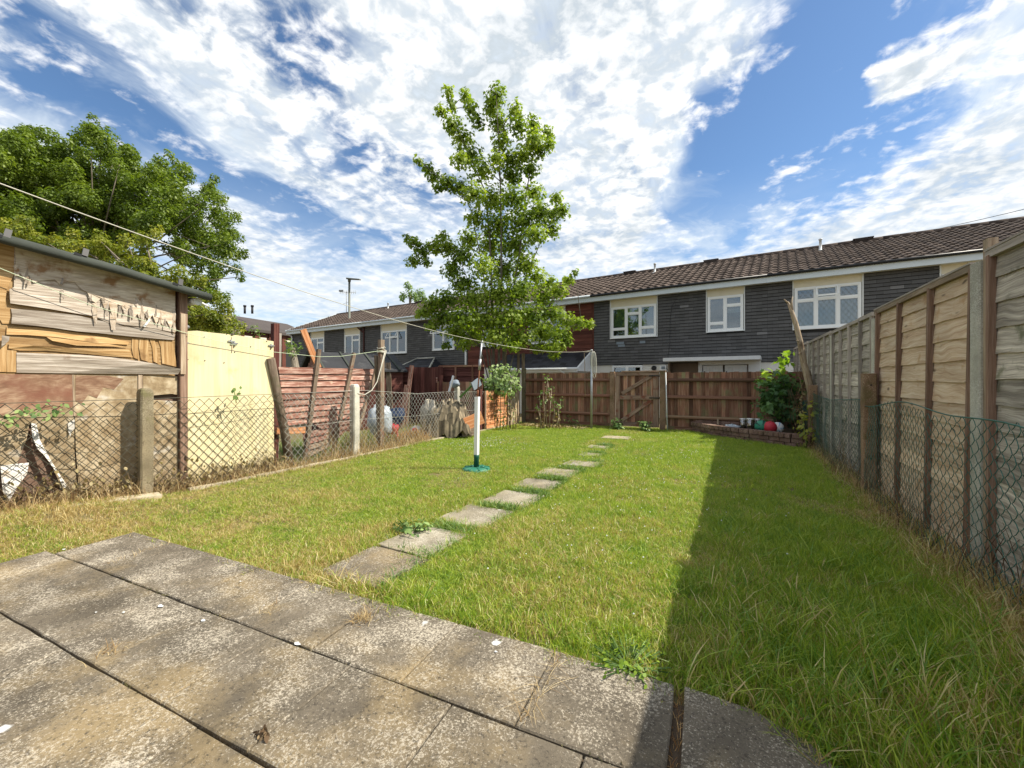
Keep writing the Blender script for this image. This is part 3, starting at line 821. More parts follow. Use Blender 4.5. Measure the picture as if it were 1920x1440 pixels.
# ------------------------------------------------------------------ leaves
MAPLE = [(0, 0), (.20, .02), (.50, .10), (.30, .26), (.62, .50), (.28, .50), (.16, .62), (0, 1.0), (-.16, .62), (-.28, .50), (-.62, .50), (-.30, .26), (-.50, .10), (-.20, .02)]
OVAL = [(0, 0), (.26, .22), (.30, .5), (.16, .82), (0, 1), (-.16, .82), (-.30, .5), (-.26, .22)]
KITE = [(0, 0), (.30, .42), (0, 1), (-.30, .42)]
def leaf_cloud(name, C, Nn, size, shape, mat, parent=None, tone=None, seed=0, label=None, cat=None, kind=None, group=None, origin=None, fold=.25):
    r = np.random.RandomState(seed); C = np.asarray(C, dtype=np.float64); n = len(C)
    Nn = np.asarray(Nn, dtype=np.float64); Nn /= np.linalg.norm(Nn, axis=1)[:, None] + 1e-9
    a = r.normal(size=(n, 3)); a[:, 2] -= .5
    Y = a - Nn * (a * Nn).sum(1)[:, None]; Y /= np.linalg.norm(Y, axis=1)[:, None] + 1e-9
    X = np.cross(Y, Nn); sz = size * r.uniform(.6, 1.25, n)
    P = np.array(shape); m = len(P)
    lift = np.abs(P[:, 0]) * fold - (P[:, 1] ** 2) * .18
    V = C[:, None, :] + (X[:, None, :] * P[None, :, 0, None] + Y[:, None, :] * P[None, :, 1, None] + Nn[:, None, :] * lift[None, :, None]) * sz[:, None, None]
    off = np.array(parent['_o'] if parent is not None else (origin or (0, 0, 0)))
    V = (V - off).reshape(-1, 3)
    me = bpy.data.meshes.new(name)
    me.vertices.add(n * m); me.vertices.foreach_set('co', V.ravel().astype(np.float32))
    me.loops.add(n * m); me.loops.foreach_set('vertex_index', np.arange(n * m, dtype=np.int32))
    me.polygons.add(n); me.polygons.foreach_set('loop_start', np.arange(0, n * m, m, dtype=np.int32))
    try: me.polygons.foreach_set('loop_total', np.full(n, m, dtype=np.int32))
    except Exception: pass
    me.update(calc_edges=True)
    t = r.uniform(0, 1, n) if tone is None else np.clip(tone + r.normal(0, .16, n), 0, 1)
    me.attributes.new('tone', 'FLOAT', 'FACE').data.foreach_set('value', t.astype(np.float32))
    me.materials.append(MATS[mat])
    o = bpy.data.objects.new(name, me); COL.objects.link(o)
    if parent is not None: o.parent = parent
    else: o.location = tuple(off)
    return tag(o, label, cat, group, kind)
def blob_points(blobs, per, seed=0, shell=.35, upbias=.5):
    """points in and on ellipsoids (centre, rx, ry, rz); normals outward with an upward lean"""
    r = np.random.RandomState(seed); Cs, Ns, Ts = [], [], []
    for (c, rx, ry, rz, k) in blobs:
        n = max(6, int(per * k * (rx * ry + rx * rz + ry * rz) / 3))
        d = r.normal(size=(n, 3)); d /= np.linalg.norm(d, axis=1)[:, None]
        rad = (1 - shell * r.uniform(0, 1, n) ** 1.3) * r.uniform(.9, 1.12, n)
        p = d * rad[:, None] * np.array([rx, ry, rz])
        Cs.append(p + np.array(c)); nn = d + r.normal(0, .55, (n, 3)); nn[:, 2] += upbias; Ns.append(nn); Ts.append(np.full(n, r.uniform(.25, .75)))
    return np.concatenate(Cs), np.concatenate(Ns), np.concatenate(Ts)

# ------------------------------------------------------------------ the terrace of houses
HA = at(1115, 712, 18.5); HROT = R_(-5.2)
HA = Vector((HA.x, HA.y, 0))
EAVE_Y, EAVE_Z, RIDGE_Y, RIDGE_Z = -.30, 5.24, 4.0, 7.02
def free_spans(u0, u1, za, zb, holes):
    spans = [(u0, u1)]
    for (a, b_, c, d) in holes:
        if zb <= c + .02 or za >= d - .02: continue
        nxt = []
        for (s0, s1) in spans:
            if b_ <= s0 or a >= s1: nxt.append((s0, s1)); continue
            if a > s0: nxt.append((s0, a))
            if b_ < s1: nxt.append((b_, s1))
        spans = nxt
    return spans
def shingles(u0, u1, z0, z1, holes, tw=.33, th=.122, seed=0, y=0.0):
    mb = MB(); r = random.Random(seed); row = 0; z = z0
    while z < z1 - .01:
        zt = min(z + th, z1)
        for (s0, s1) in free_spans(u0, u1, z, zt, holes):
            u = u0 - (tw / 2 if row % 2 else 0)
            while u < s1:
                a, b_ = max(u, s0), min(u + tw, s1); u += tw
                if b_ - a < .02: continue
                t = r.gauss(.46, .075); yy = y - .040 + r.uniform(-.004, .002)
                if r.random() < .012: t = 1.1
                a += .002; b_ -= .002; k = len(mb.v); dz = r.uniform(-.006, .004)
                mb.v += [(a, yy, z + dz), (b_, yy, z + dz), (b_, y - .012, zt - .014), (a, y - .012, zt - .014), (a, yy + .028, z + dz + .004), (b_, yy + .028, z + dz + .004)]  # tile stops short so dark sheathing draws a shadow line above it
                mb.face((k, k + 1, k + 2, k + 3), None, t); mb.face((k + 4, k + 5, k + 1, k), None, -.2)  # bottom lip darkened by tone, shade painted under each tile edge
        z += th; row += 1
    return mb
def roof_tiles(u0, u1, seed):
    mb = MB(); r = random.Random(seed); sl = Vector((0, RIDGE_Y - EAVE_Y, RIDGE_Z - EAVE_Z)); L = sl.length; sl /= L; nrm = Vector((0, -sl.z, sl.y))
    rows = 12; g = L / rows; tw = .30; nt = int(round((u1 - u0) / tw)); tw = (u1 - u0) / nt
    prof = [(0, 0), (.14, .036), (.30, .050), (.46, .036), (.60, .004), (.80, -.004), (1.0, 0)]
    for j in range(rows):
        for i in range(nt):
            t = r.gauss(.5, .2); b0 = len(mb.v); jl = r.uniform(-.006, .006); jt = r.uniform(-.012, .012)
            for (px, pz) in prof:
                lo = Vector((u0 + (i + px) * tw, EAVE_Y, EAVE_Z)) + sl * (j * g - .03 + jt) + nrm * (pz + .038 + jl)
                hi = Vector((u0 + (i + px) * tw, EAVE_Y, EAVE_Z)) + sl * ((j + 1) * g) + nrm * (pz + .004)
                mb.v += [tuple(lo), tuple(hi), tuple(lo - nrm * .035)]
            for k in range(len(prof) - 1):
                a = b0 + 3 * k
                mb.face((a, a + 3, a + 4, a + 1), None, t); mb.face((a + 2, a + 5, a + 3, a), None, t * .7)
    return mb
def window(root, u0, u1, z0, z1, cols, curtain=None, leaded=False, open_=None):
    """cols: list of (width share, [bar heights as share from the bottom]); frame with panes as sub-parts"""
    fr = MB(); f = .065; d0, d1 = -.045, .05
    fr.box(u0, u0 + f, d0, d1, z0, z1, .5); fr.box(u1 - f, u1, d0, d1, z0, z1, .5)
    fr.box(u0 + f, u1 - f, d0, d1, z1 - f, z1, .5); fr.box(u0 + f, u1 - f, d0, d1, z0, z0 + f, .5)
    fr.box(u0 - .03, u1 + .03, d0 - .05, d0 + .04, z0 - .035, z0 - .003, .45)
    iu0, iu1, iz0, iz1 = u0 + f, u1 - f, z0 + f, z1 - f; tot = sum(c[0] for c in cols); u = iu0; rects = []
    for ci, (wd, bars) in enumerate(cols):
        w = (iu1 - iu0) * wd / tot; a, b_ = u, u + w; u += w
        if ci < len(cols) - 1: fr.box(b_ - .035, b_ + .035, d0 + .004, d1 - .004, iz0, iz1, .5)
        pa = a + (.035 if ci else 0); pb = b_ - (.035 if ci < len(cols) - 1 else 0)
        zs = [iz0] + [iz0 + (iz1 - iz0) * k for k in bars] + [iz1]
        for k in range(len(zs) - 1):
            za = zs[k] + (.03 if k else 0); zb = zs[k + 1] - (.03 if k < len(zs) - 2 else 0)
            if k < len(zs) - 2: fr.box(pa, pb, d0 + .006, d1 - .006, zs[k + 1] - .03, zs[k + 1] + .03, .5)
            s_ = .028   # sash
            fr.box(pa, pa + s_, d0 + .012, d1 - .02, za, zb, .48); fr.box(pb - s_, pb, d0 + .012, d1 - .02, za, zb, .48)
            fr.box(pa + s_, pb - s_, d0 + .012, d1 - .02, za, za + s_, .48); fr.box(pa + s_, pb - s_, d0 + .012, d1 - .02, zb - s_, zb, .48)
            rects.append((pa + s_, pb - s_, za + s_, zb - s_))
    w_ = obj('window', fr, 'white_pvc', root, local=True)
    for (a, b_, c, d) in rects:
        m = MB(); m.box(a - .004, b_ + .004, -.006, .004, c - .004, d + .004, .5); obj('pane', m, 'glass', w_, local=True)
    if leaded:
        m = MB()
        for (a, b_, c, d) in rects:
            st = .15; ww, hh = b_ - a, d - c
            for sgn in (1, -1):
                k = -hh
                while k < ww:
                    # line u = k + t*.75, z = t
                    pts = []
                    for t in (0, hh / .82):
                        pts.append((k + t * .82 * .72, t * .82))
                    p, q_ = pts
                    # clip to pane
                    def at_u(uu): return (uu, p[1] + (q_[1] - p[1]) * (uu - p[0]) / (q_[0] - p[0]))
                    P, Q = p, q_
                    if Q[0] > 0 and P[0] < ww:
                        if P[0] < 0: P = at_u(0)
                        if Q[0] > ww: Q = at_u(ww)
                        fx = (lambda x: a + x) if sgn > 0 else (lambda x: b_ - x)
                        m.bar((fx(P[0]), -.012, c + P[1]), (fx(Q[0]), -.012, c + Q[1]), .013, .006, (0, 1, 0), .3)
                    k += st
        if m.f: obj('lead_lattice', m, 'lamp_grey', w_, local=True)
    if open_ is not None:
        a, b_, c, d = open_
        m = MB()
        o1, o2 = -.05, -.30
        for (p, q_) in (((a, o1, d), (b_, o1, d)), ((a, o2, c), (b_, o2, c)), ((a, o1, d), (a, o2, c)), ((b_, o1, d), (b_, o2, c))): m.bar(p, q_, .05, .03, None, .6)
        v = obj('open_vent', m, 'white_pvc', w_, local=True)
    if curtain:
        for (cu0, cu1, cz0, cz1, mt) in curtain:
            m = MB(); n_ = max(6, int((cu1 - cu0) / .045)); b0 = 0
            for i in range(n_ + 1):
                x = cu0 + (cu1 - cu0) * i / n_; yy = .12 + .018 * math.sin(i * 1.9)
                m.v += [(x, yy, cz0), (x, yy, cz1)]
            for i in range(n_): m.face((2 * i, 2 * i + 2, 2 * i + 3, 2 * i + 1), None, .5, True)
            obj('curtain', m, mt, w_, local=True)
    return w_
def house(u0, u1, label, clad='shingle', wins=(), seed=0, gutter='black_plastic', lower=True, ground_holes=(), endwall=False):
    org = HA + Vector((math.cos(HROT), math.sin(HROT), 0)) * u0
    root = thing('terraced_house', label, 'house', tuple(org), 'terraced houses behind the back fence', HROT)
    W_ = u1 - u0; TB = 2.19
    holes = [(a, b_, c, 5.0) for (a, b_, c, d) in [w['r'] for w in wins]]
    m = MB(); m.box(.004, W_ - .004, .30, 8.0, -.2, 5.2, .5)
    obj('wall', m, 'room_dark', root, local=True)  # dark colour stands in for the unlit rooms behind the glass
    # upper cladding
    if clad == 'shingle':
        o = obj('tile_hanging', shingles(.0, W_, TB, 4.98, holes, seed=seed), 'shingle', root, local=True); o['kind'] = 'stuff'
    else:
        z = TB
        while z < 4.95:
            zt = min(z + .155, 4.97); mm = MB()
            for (a, b_) in free_spans(.0, W_ - .06, z, zt, holes):
                mm.prism([(a, -.028, z), (b_, -.028, z), (b_, -.008, zt + .006), (a, -.008, zt + .006)], (0, .012, 0), None, lambda p: (p[0], p[2]))
            if mm.f: obj('cladding_board', mm, 'clad_brown', root, local=True)
            z += .155
        m = MB(); m.box(W_ - .06, W_ + .03, -.05, .0, TB - .05, 4.97); obj('corner_board', m, 'clad_brown', root, local=True)
    # sheathing behind the cladding, with real openings; dark colour paints shadow lines between tile courses
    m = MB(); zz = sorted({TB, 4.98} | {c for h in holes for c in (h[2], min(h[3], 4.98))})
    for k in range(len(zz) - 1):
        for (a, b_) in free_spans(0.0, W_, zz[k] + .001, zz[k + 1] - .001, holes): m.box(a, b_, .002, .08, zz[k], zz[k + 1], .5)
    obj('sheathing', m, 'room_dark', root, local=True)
    # ground storey
    m = MB(); gh = list(ground_holes)
    zz = sorted({-.2, TB - .02} | {c for h in gh for c in (max(-.2, h[2]), min(h[3], TB - .02))})
    for k in range(len(zz) - 1):
        for (a, b_) in free_spans(0.0, W_, zz[k] + .001, zz[k + 1] - .001, gh): m.box(a, b_, .03, .2, zz[k], zz[k + 1], .5)
    obj('ground_floor_wall', m, 'render_white', root, local=True)
    # windows with the cream board above each
    for w in wins:
        a, b_, c, d = w['r']
        if not w.get('blank'):
            window(root, a + .02, b_ - .02, c + .04, d, w['cols'], w.get('cur'), w.get('leaded', False), w.get('open'))
        m = MB(); m.box(a + .0, b_ - .0, -.012, .03, d + .003, 4.985, .5); obj('head_board', m, 'cream_board', root, local=True)
        for ua in (a - .035, b_):
            m = MB(); m.box(ua, ua + .035, -.05, .03, c, 4.98, .5); obj('window_trim', m, 'white_paint', root, local=True)
    # roof
    o = obj('roof', roof_tiles(0, W_, seed + 50), 'roof_tile', root, local=True); o['kind'] = 'stuff'
    m = MB(); m.prism([(0, EAVE_Y, EAVE_Z - .02), (0, RIDGE_Y, RIDGE_Z - .02), (0, 8.4, 5.15), (0, 8.0, 5.0), (0, EAVE_Y, 5.0)], (W_, 0, 0), .5, lambda p: (p[1], p[2]))
    obj('roof_body', m, 'roof_dark', root, local=True)
    n_ = int(W_ / .45)
    for i in range(n_):
        m = MB(); a = W_ * i / n_; b_ = W_ * (i + 1) / n_ + .01; r = rnd.uniform(-.006, .006); pts = []
        m.tube([(a, RIDGE_Y, RIDGE_Z + .01 + r), (b_, RIDGE_Y, RIDGE_Z + .015 + r)], .12, 8, None)
        obj('ridge_tile', m, 'roof_tile', root, local=True)
    m = MB(); m.box(0, W_, EAVE_Y - .034, EAVE_Y - .002, 4.965, 5.17, .5); obj('fascia', m, 'fascia_paint', root, local=True)
    m = MB(); m.box(0, W_, EAVE_Y + .05, .0, 4.985, 5.0, .5); obj('soffit', m, 'white_paint', root, local=True)
    m = MB(); m.tube([(0, EAVE_Y - .085, 5.205), (W_, EAVE_Y - .085, 5.205)], .05, 8, .5); obj('gutter', m, gutter, root, local=True)
    return root
T3 = [(1, [.26]), (1, [.78]), (1, [.26])]
T3b = [(1, []), (1, [.74]), (1, [])]
T2 = [(1, [.26]), (1, [.74])]
T2b = [(1, []), (1, [.76])]
def rc(u0, W0): return u0 - W0
LAB = 'terraced house '
# leftmost house
b0 = -24.55
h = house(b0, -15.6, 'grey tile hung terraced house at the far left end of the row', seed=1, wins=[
    dict(r=(b0 * 0 + 2.75, 4.35, 3.15, 4.55), cols=T2b, cur=[(3.5, 4.3, 3.2, 4.5, 'curtain')]),
    dict(r=(6.70, 8.30, 3.05, 4.55), cols=T2b, cur=[(7.5, 8.2, 3.1, 4.5, 'curtain')])], gutter='fascia_paint')
m = MB(); m.tube([(8.75, -.07, 5.1), (8.75, -.07, 4.7), (8.75, -.07, .2)], .05, 8, .5); m.tube([(8.2, -.12, 4.95), (8.75, -.07, 4.6)], .045, 8, .5); obj('downpipe', m, 'mullion_brown', h, local=True)
m = MB(); m.tube([(.1, -.3, 5.05), (.35, -.1, 4.8), (.35, -.07, .2)], .05, 8, .5); obj('downpipe', m, 'white_pvc', h, local=True)
m = MB(); m.bar((-.03, EAVE_Y - .05, EAVE_Z - .06), (-.03, RIDGE_Y, RIDGE_Z + .0), .22, .03, None, .5); obj('verge_board', m, 'fascia_paint', h, local=True)
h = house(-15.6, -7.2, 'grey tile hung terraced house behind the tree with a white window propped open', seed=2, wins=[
    dict(r=(1.45, 3.72, 3.12, 4.56), cols=T3b, cur=[(1.5, 2.1, 3.2, 4.5, 'curtain'), (2.1, 2.9, 3.2, 4.1, 'curtain_green'), (3.0, 3.68, 3.2, 4.5, 'curtain')], open=(2.15, 2.95, 4.1, 4.5)),
    dict(r=(5.85, 7.45, 3.18, 4.60), cols=T2b, cur=[(5.9, 7.3, 3.2, 4.5, 'curtain_green')], open=(5.9, 7.4, 4.15, 4.58))], gutter='fascia_paint')
m = MB(); m.tube([(8.3, -.07, 5.1), (8.3, -.07, .2)], .055, 8, .5); obj('downpipe', m, 'white_pvc', h, local=True)
# hipped porch of that house
m = MB(); ex, ez = [(4.05, -1.75, 1.95), (7.1, -1.75, 1.95), (7.1, 0, 1.95), (4.05, 0, 1.95)], [(4.9, -.3, 2.75), (6.25, -.3, 2.75)]
m.v += ex + ez
m.face((0, 1, 5, 4), None, .4); m.face((3, 0, 4), None, .45); m.face((1, 2, 5), None, .45); m.face((2, 3, 4, 5), None, .4); m.face((0, 3, 2, 1), None, .5)
pr = obj('porch_roof', m, 'slate_dark', h, local=True)
m = MB(); m.tube([ex[0], ez[0]], .06, 6, .9); m.tube([ex[1], ez[1]], .06, 6, .9); m.tube([ez[0], ez[1]], .06, 6, .7); obj('hip_tile', m, 'post_conc', pr, local=True)
m = MB()
for k in range(6):
    t0 = k / 6; z = 1.95 + .8 * t0; y = -1.75 + 1.45 * t0; ua = 4.05 + .85 * t0; ub = 7.1 - .85 * t0; u = ua
    while u < ub - .05:
        a, b_ = u + .004, min(u + .28, ub); u += .28
        m.prism([(a, y - .02, z + .012), (b_, y - .02, z + .012), (b_, y + .25, z + .15), (a, y + .25, z + .15)], (0, -.006, .014), None)
o = obj('porch_slates', m, 'slate_dark', pr, local=True); o['kind'] = 'stuff'
m = MB(); m.box(4.05, 7.1, -1.79, -1.74, 1.80, 1.95, .5); obj('porch_fascia', m, 'cream_board', h, local=True)
m = MB(); m.box(4.15, 7.0, -1.65, .02, -.2, 1.80, .5); obj('porch_wall', m, 'brick_house', h, local=True)
# red brown clad house behind the tree
h = house(-7.2, -.05, 'red brown boarded house with a lean-to porch, behind the tall tree', clad='board', seed=3, wins=[
    dict(r=(1.0, 2.6, 3.25, 4.65), cols=T2, cur=[(1.1, 2.5, 3.3, 4.6, 'curtain')]),
    dict(r=(3.85, 5.75, 3.25, 4.68), cols=T3, cur=[(3.9, 5.7, 3.3, 4.6, 'curtain')])], gutter='fascia_paint')
m = MB(); m.v += [(2.6, -1.5, 2.04), (7.05, -1.5, 2.04), (6.95, 0, 2.78), (2.6, 0, 2.78), (2.6, -1.5, 1.98), (7.05, -1.5, 1.98), (6.95, 0, 1.98), (2.6, 0, 1.98)]
for q in ((0, 1, 2, 3), (5, 4, 7, 6), (4, 5, 1, 0), (7, 4, 0, 3), (1, 5, 6, 2)): m.face(q, None, .4)
pr = obj('porch_roof', m, 'slate_dark', h, local=True)
m = MB()
for k in range(7):
    t0 = k / 7; z = 2.04 + .74 * t0; y = -1.5 + 1.5 * t0; u = 2.6 - (.14 if k % 2 else 0)
    while u < 7.0:
        a, b_ = max(u, 2.6) + .004, min(u + .28, 7.0); u += .28
        if b_ - a > .04: m.prism([(a, y - .02, z + .010), (b_, y - .02, z + .010), (b_, y + .22, z + .125), (a, y + .22, z + .125)], (0, -.006, .014), None)
o = obj('porch_slates', m, 'slate_dark', pr, local=True); o['kind'] = 'stuff'
m = MB(); m.tube([(2.55, -1.58, 2.0), (7.1, -1.58, 2.0)], .06, 8, .5); m.box(2.6, 7.05, -1.53, -1.5, 1.86, 1.98, .5); m.prism([(7.0, -1.5, 1.9), (7.0, -.02, 1.9), (7.0, -.02, 2.8), (7.0, -1.5, 2.06)], (.08, 0, 0), .5)
m.tube([(6.3, -1.58, 1.95), (6.5, -1.45, 1.7), (6.5, -1.45, .2)], .045, 8, .5); m.box(6.85, 7.12, -1.7, -1.4, 1.55, 1.78, .5)
obj('porch_gutter', m, 'white_pvc', h, local=True)
m = MB(); m.box(2.7, 6.9, -1.4, .02, -.2, 1.92, .5); pw = obj('porch_wall', m, 'render_white', h, local=True)
m = MB(); m.box(3.9, 4.15, -1.425, -1.39, 1.62, 1.84, .5); obj('air_brick', m, 'black_plastic', h, local=True)
# dark grey house opposite the gate
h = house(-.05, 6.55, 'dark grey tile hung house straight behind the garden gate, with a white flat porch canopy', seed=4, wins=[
    dict(r=(.80, 2.74, 3.30, 4.66), cols=T3, cur=[(.9, 2.7, 3.75, 4.6, 'curtain_green')]),
    dict(r=(4.62, 5.86, 3.34, 4.70), cols=[(1, [.20]), (1, [.74])], cur=[(5.25, 5.8, 4.05, 4.22, 'curtain')])],
    ground_holes=[(.86, 2.16, .9, 2.17), (3.26, 6.38, -.2, 2.19)])
window(h, .86, 2.16, .9, 2.15, [(1, [.70]), (1, [.70])], [(.9, 2.1, 1.0, 1.7, 'curtain')])
m = MB(); m.box(3.22, 6.42, -1.05, .02, 2.24, 2.37, .5); cn = obj('porch_canopy', m, 'white_paint', h, local=True)
m = MB(); m.box(3.26, 6.38, .16, .2, -.2, 2.2, .5); obj('porch_back_wall', m, 'render_tan', h, local=True)
m = MB(); m.box(3.25, 3.31, -.35, .1, -.2, 2.2, .5); obj('porch_post', m, 'render_tan', h, local=True)
m = MB(); m.box(4.35, 4.48, -.30, .1, -.2, 2.236, .5); m.box(4.35, 6.4, -.30, .1, 2.10, 2.236, .5); m.box(6.02, 6.4, -.30, .1, -.2, 2.1, .5); obj('porch_frame', m, 'white_paint', h, local=True)
for (a, b_) in ((4.5, 5.19), (5.25, 5.98)):
    dr = MB(); dr.box(a, b_, -.22, -.17, -.1, 2.08, .5); d_ = obj('store_door', dr, 'white_paint', h, local=True)
    n_ = 6
    for k in range(n_):
        m = MB(); m.box(a + .03 + (b_ - a - .06) * k / n_ + .006, a + .03 + (b_ - a - .06) * (k + 1) / n_ - .006, -.236, -.221, .0, 2.02, .5); obj('door_board', m, 'white_paint', d_, local=True)
    m = MB(); m.box(a + .05, a + .08, -.27, -.235, 1.75, 1.86, .5); obj('latch', m, 'black_plastic', d_, local=True)
m = MB(); m.tube([(2.62, -.02, 2.02), (2.62, .05, 2.02)], .10, 14, .5); obj('vent_hole', m, 'black_plastic', h, local=True)
m = MB(); m.box(3.0 - .14, 3.0 + .12, -.05, .03, 1.88, 2.12, .5); ab = obj('alarm_box', m, 'white_pvc', h, local=True)
m = MB(); m.box(2.93, 3.07, -.058, -.052, 1.97, 2.08, .5); obj('vent_grille', m, 'bin_grey', ab, local=True)
m = MB(); m.tube([(3.62, -.06, 4.95), (3.35, -.06, 4.5), (3.27, -.055, 4.0), (3.26, -.055, 3.0), (3.16, -.06, 2.25)], .007, 4, .5); obj('wall_cable', m, 'black_plastic', h, local=True)
m = MB(); m.tube([(3.12, .0, 2.0), (3.22, .0, 1.85), (3.32, .0, 1.95)], .006, 4, .5); obj('cable_loop', m, 'black_plastic', h, local=True)
m = MB(); m.box(1.05, 1.38, -.038, -.034, 3.06, 3.17, .5); m.box(1.12, 1.42, -.038, -.034, 2.95, 3.055, .5); m.box(2.05, 2.28, -.038, -.034, 3.06, 3.16, .5); obj('bleached_tile', m, 'bin_grey', h, local=True)
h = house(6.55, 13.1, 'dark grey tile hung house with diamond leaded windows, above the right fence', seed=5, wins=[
    dict(r=(.78, 2.62, 3.26, 4.72), cols=[(1, [.70]), (1.1, [.72]), (1, [.70])], cur=[(.82, 1.4, 3.3, 4.2, 'curtain'), (1.4, 2.0, 3.3, 4.2, 'curtain'), (2.0, 2.58, 3.3, 4.2, 'curtain')], leaded=True, open=(1.42, 1.98, 4.36, 4.66)),
    dict(r=(4.45, 5.95, 3.3, 4.70), cols=T2, cur=[(4.5, 5.9, 3.3, 4.6, 'curtain')])])
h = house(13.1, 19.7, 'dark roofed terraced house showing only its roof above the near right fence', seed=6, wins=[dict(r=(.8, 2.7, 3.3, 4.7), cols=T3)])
# ridge vents, roof pipes
def on_house(u, y, z):
    return HA + Vector((math.cos(HROT), math.sin(HROT), 0)) * u + Vector((-math.sin(HROT), math.cos(HROT), 0)) * y + Vector((0, 0, z))
for (u, lab) in ((1.75, 'thin pale soil pipe on the roof behind the gate'), (8.3, 'short pale soil pipe on the roof above the leaded window'), (-17.6, 'small white soil pipe on the roof beside the street lamp')):
    p = on_house(u, 3.45, RIDGE_Z - .23); m = MB()
    m.lathe(tuple(p), [(.16, -.03), (.14, .0), (.05, .02), (.045, .42), (.065, .42), (.065, .47), (.0, .47)], 10)
    obj('roof_pipe', m, 'white_paint', origin=tuple(p), label=lab, cat='roof pipe', group='soil pipes on the terrace roofs')
for (u, lab) in ((.35, 'low ridge vent above the red brown corner board'), (4.2, 'low ridge vent above the two light window'), (9.7, 'low ridge vent right of the leaded window'), (-14.9, 'low ridge vent on the far left roof near the poplar')):
    p = on_house(u, RIDGE_Y, RIDGE_Z + .1); m = MB()
    a = Vector((math.cos(HROT), math.sin(HROT), 0)); m.bar(p - a * .26, p + a * .26, .06, .26, (0, 0, 1)); m.bar(p - a * .32 + Vector((0, 0, .04)), p + a * .32 + Vector((0, 0, .04)), .03, .32, (0, 0, 1))
    obj('ridge_vent', m, 'roof_dark', origin=tuple(p), label=lab, cat='roof vent', group='vents on the terrace ridge')
# television aerial
p = on_house(-23.2, RIDGE_Y - .1, RIDGE_Z - .1); m = MB()
m.tube([p, p + Vector((0, 0, 2.0))], .022, 6, .5); t = p + Vector((0, 0, 1.85)); m.tube([t - RT * .5 - FW * .1, t + RT * .75 + FW * .1], .018, 5, .5)
root = obj('television_aerial', m, 'galv', origin=tuple(p), label='spindly television aerial on the far left roof end', cat='aerial')
m = MB()
for k in range(9):
    c = t - RT * .5 + RT * (1.25 * k / 8); m.tube([c - UPV * .16 - FW * .05, c + UPV * .16 + FW * .05], .012, 4, .5)
m.bar(t - RT * .62 + UPV * .12, t - RT * .25 + UPV * .12, .16, .02, (0, 0, 1)); m.tube([p + Vector((0, 0, .9)) - RT * .25, p + Vector((0, 0, 1.05)) + RT * .25], .012, 4, .5)
obj('aerial_element', m, 'galv', root)

# ------------------------------------------------------------------ right boundary: lap panels between concrete posts
FX = 1.85
def lap_panel(y0, y1, z0, z1, mat, bmat, label, bays=3, ns=13, lean=0.0, seed=0, cap=True):
    r = random.Random(seed)
    root = thing('lap_fence', label, 'fence panel', (FX, (y0 + y1) / 2, z0), 'lap panels of the right fence')
    H = z1 - z0; sh = H / ns
    for i in range(ns):
        zb = z0 + i * sh; m = MB(); n_ = 14; t = r.uniform(.3, .7); ou, ov = r.random() * 30, r.random() * 30
        ph = r.random() * 9; x0 = FX - .020; xt = FX - .006; sag = r.uniform(-.006, .006); V = []
        for k in range(n_ + 1):
            y = y0 + .02 + (y1 - y0 - .04) * k / n_; w = .010 * mnoise.noise((y * 2.2, ph, 0)) + .006 * mnoise.noise((y * 7, ph, 3)) + sag * math.sin(3.14 * k / n_)
            bow = .006 * mnoise.noise((y * 1.5, ph, 9))
            zlo, zhi = zb + w - .012, zb + sh + .014
            m.v += [(x0 - .016 + bow, y, zlo), (xt - .012 + bow * .4, y, zhi), (xt - .002, y, zhi), (x0 - .004 + bow, y, zlo)]
        for k in range(n_):
            a = 4 * k; u0 = ou + (y1 - y0) * k / n_; u1 = ou + (y1 - y0) * (k + 1) / n_
            m.face((a, a + 1, a + 5, a + 4), [(u0, ov), (u0, ov + sh), (u1, ov + sh), (u1, ov)], t)
            m.face((a + 3, a, a + 4, a + 7), [(u0, ov), (u0, ov + .01), (u1, ov + .01), (u1, ov)], t * .8)
            m.face((a + 2, a + 3, a + 7, a + 6), [(u0, ov + sh), (u0, ov), (u1, ov), (u1, ov + sh)], t)
        obj('slat', m, mat, root)
    # frame and battens, slightly racked
    def bat(y, w=.042, pr=.045, nm='batten', z_hi=None):
        m = MB(); m.bar((FX - .052, y - lean * .5, z0 - .01), (FX - .052, y + lean * .5, (z_hi or z1) - .03), w, pr, (0, 1, 0), None, 6, .002); obj(nm, m, bmat, root)
    for k in range(1, bays): bat(y0 + (y1 - y0) * k / bays)
    bat(y0 + .05, .04); bat(y1 - .05, .04)
    m = MB(); m.bar((FX - .03, y0, z1 - .02), (FX - .03, y1, z1 - .02), .055, .075, (0, 0, 1), None, 6, .003); obj('top_rail', m, 'batten_grey' if mat == 'fence_grey' else 'bare_post', root)
    if cap:
        m = MB(); m.bar((FX - .02, y0, z1 + .018), (FX - .02, y1, z1 + .018), .018, .105, (0, 0, 1), None, 6, .002); obj('capping', m, 'batten_grey', root)
    m = MB(); m.box(FX + .01, FX + .05, y0, y1, z0, z0 + .05); m.box(FX + .01, FX + .05, y0, y1, z1 - .06, z1 - .01); obj('rear_frame', m, bmat, root)
    return root
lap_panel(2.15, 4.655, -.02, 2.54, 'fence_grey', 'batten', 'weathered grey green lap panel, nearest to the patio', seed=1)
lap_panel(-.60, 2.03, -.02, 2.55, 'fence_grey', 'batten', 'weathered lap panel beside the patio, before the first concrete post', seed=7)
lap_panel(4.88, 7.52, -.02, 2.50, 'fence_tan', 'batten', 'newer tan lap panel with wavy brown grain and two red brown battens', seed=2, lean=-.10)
lap_panel(7.64, 10.30, .0, 2.50, 'fence_grey', 'batten_grey', 'dark grey lap panel with bulging slats behind the squared concrete post', seed=3, bays=4, ns=12, cap=False)
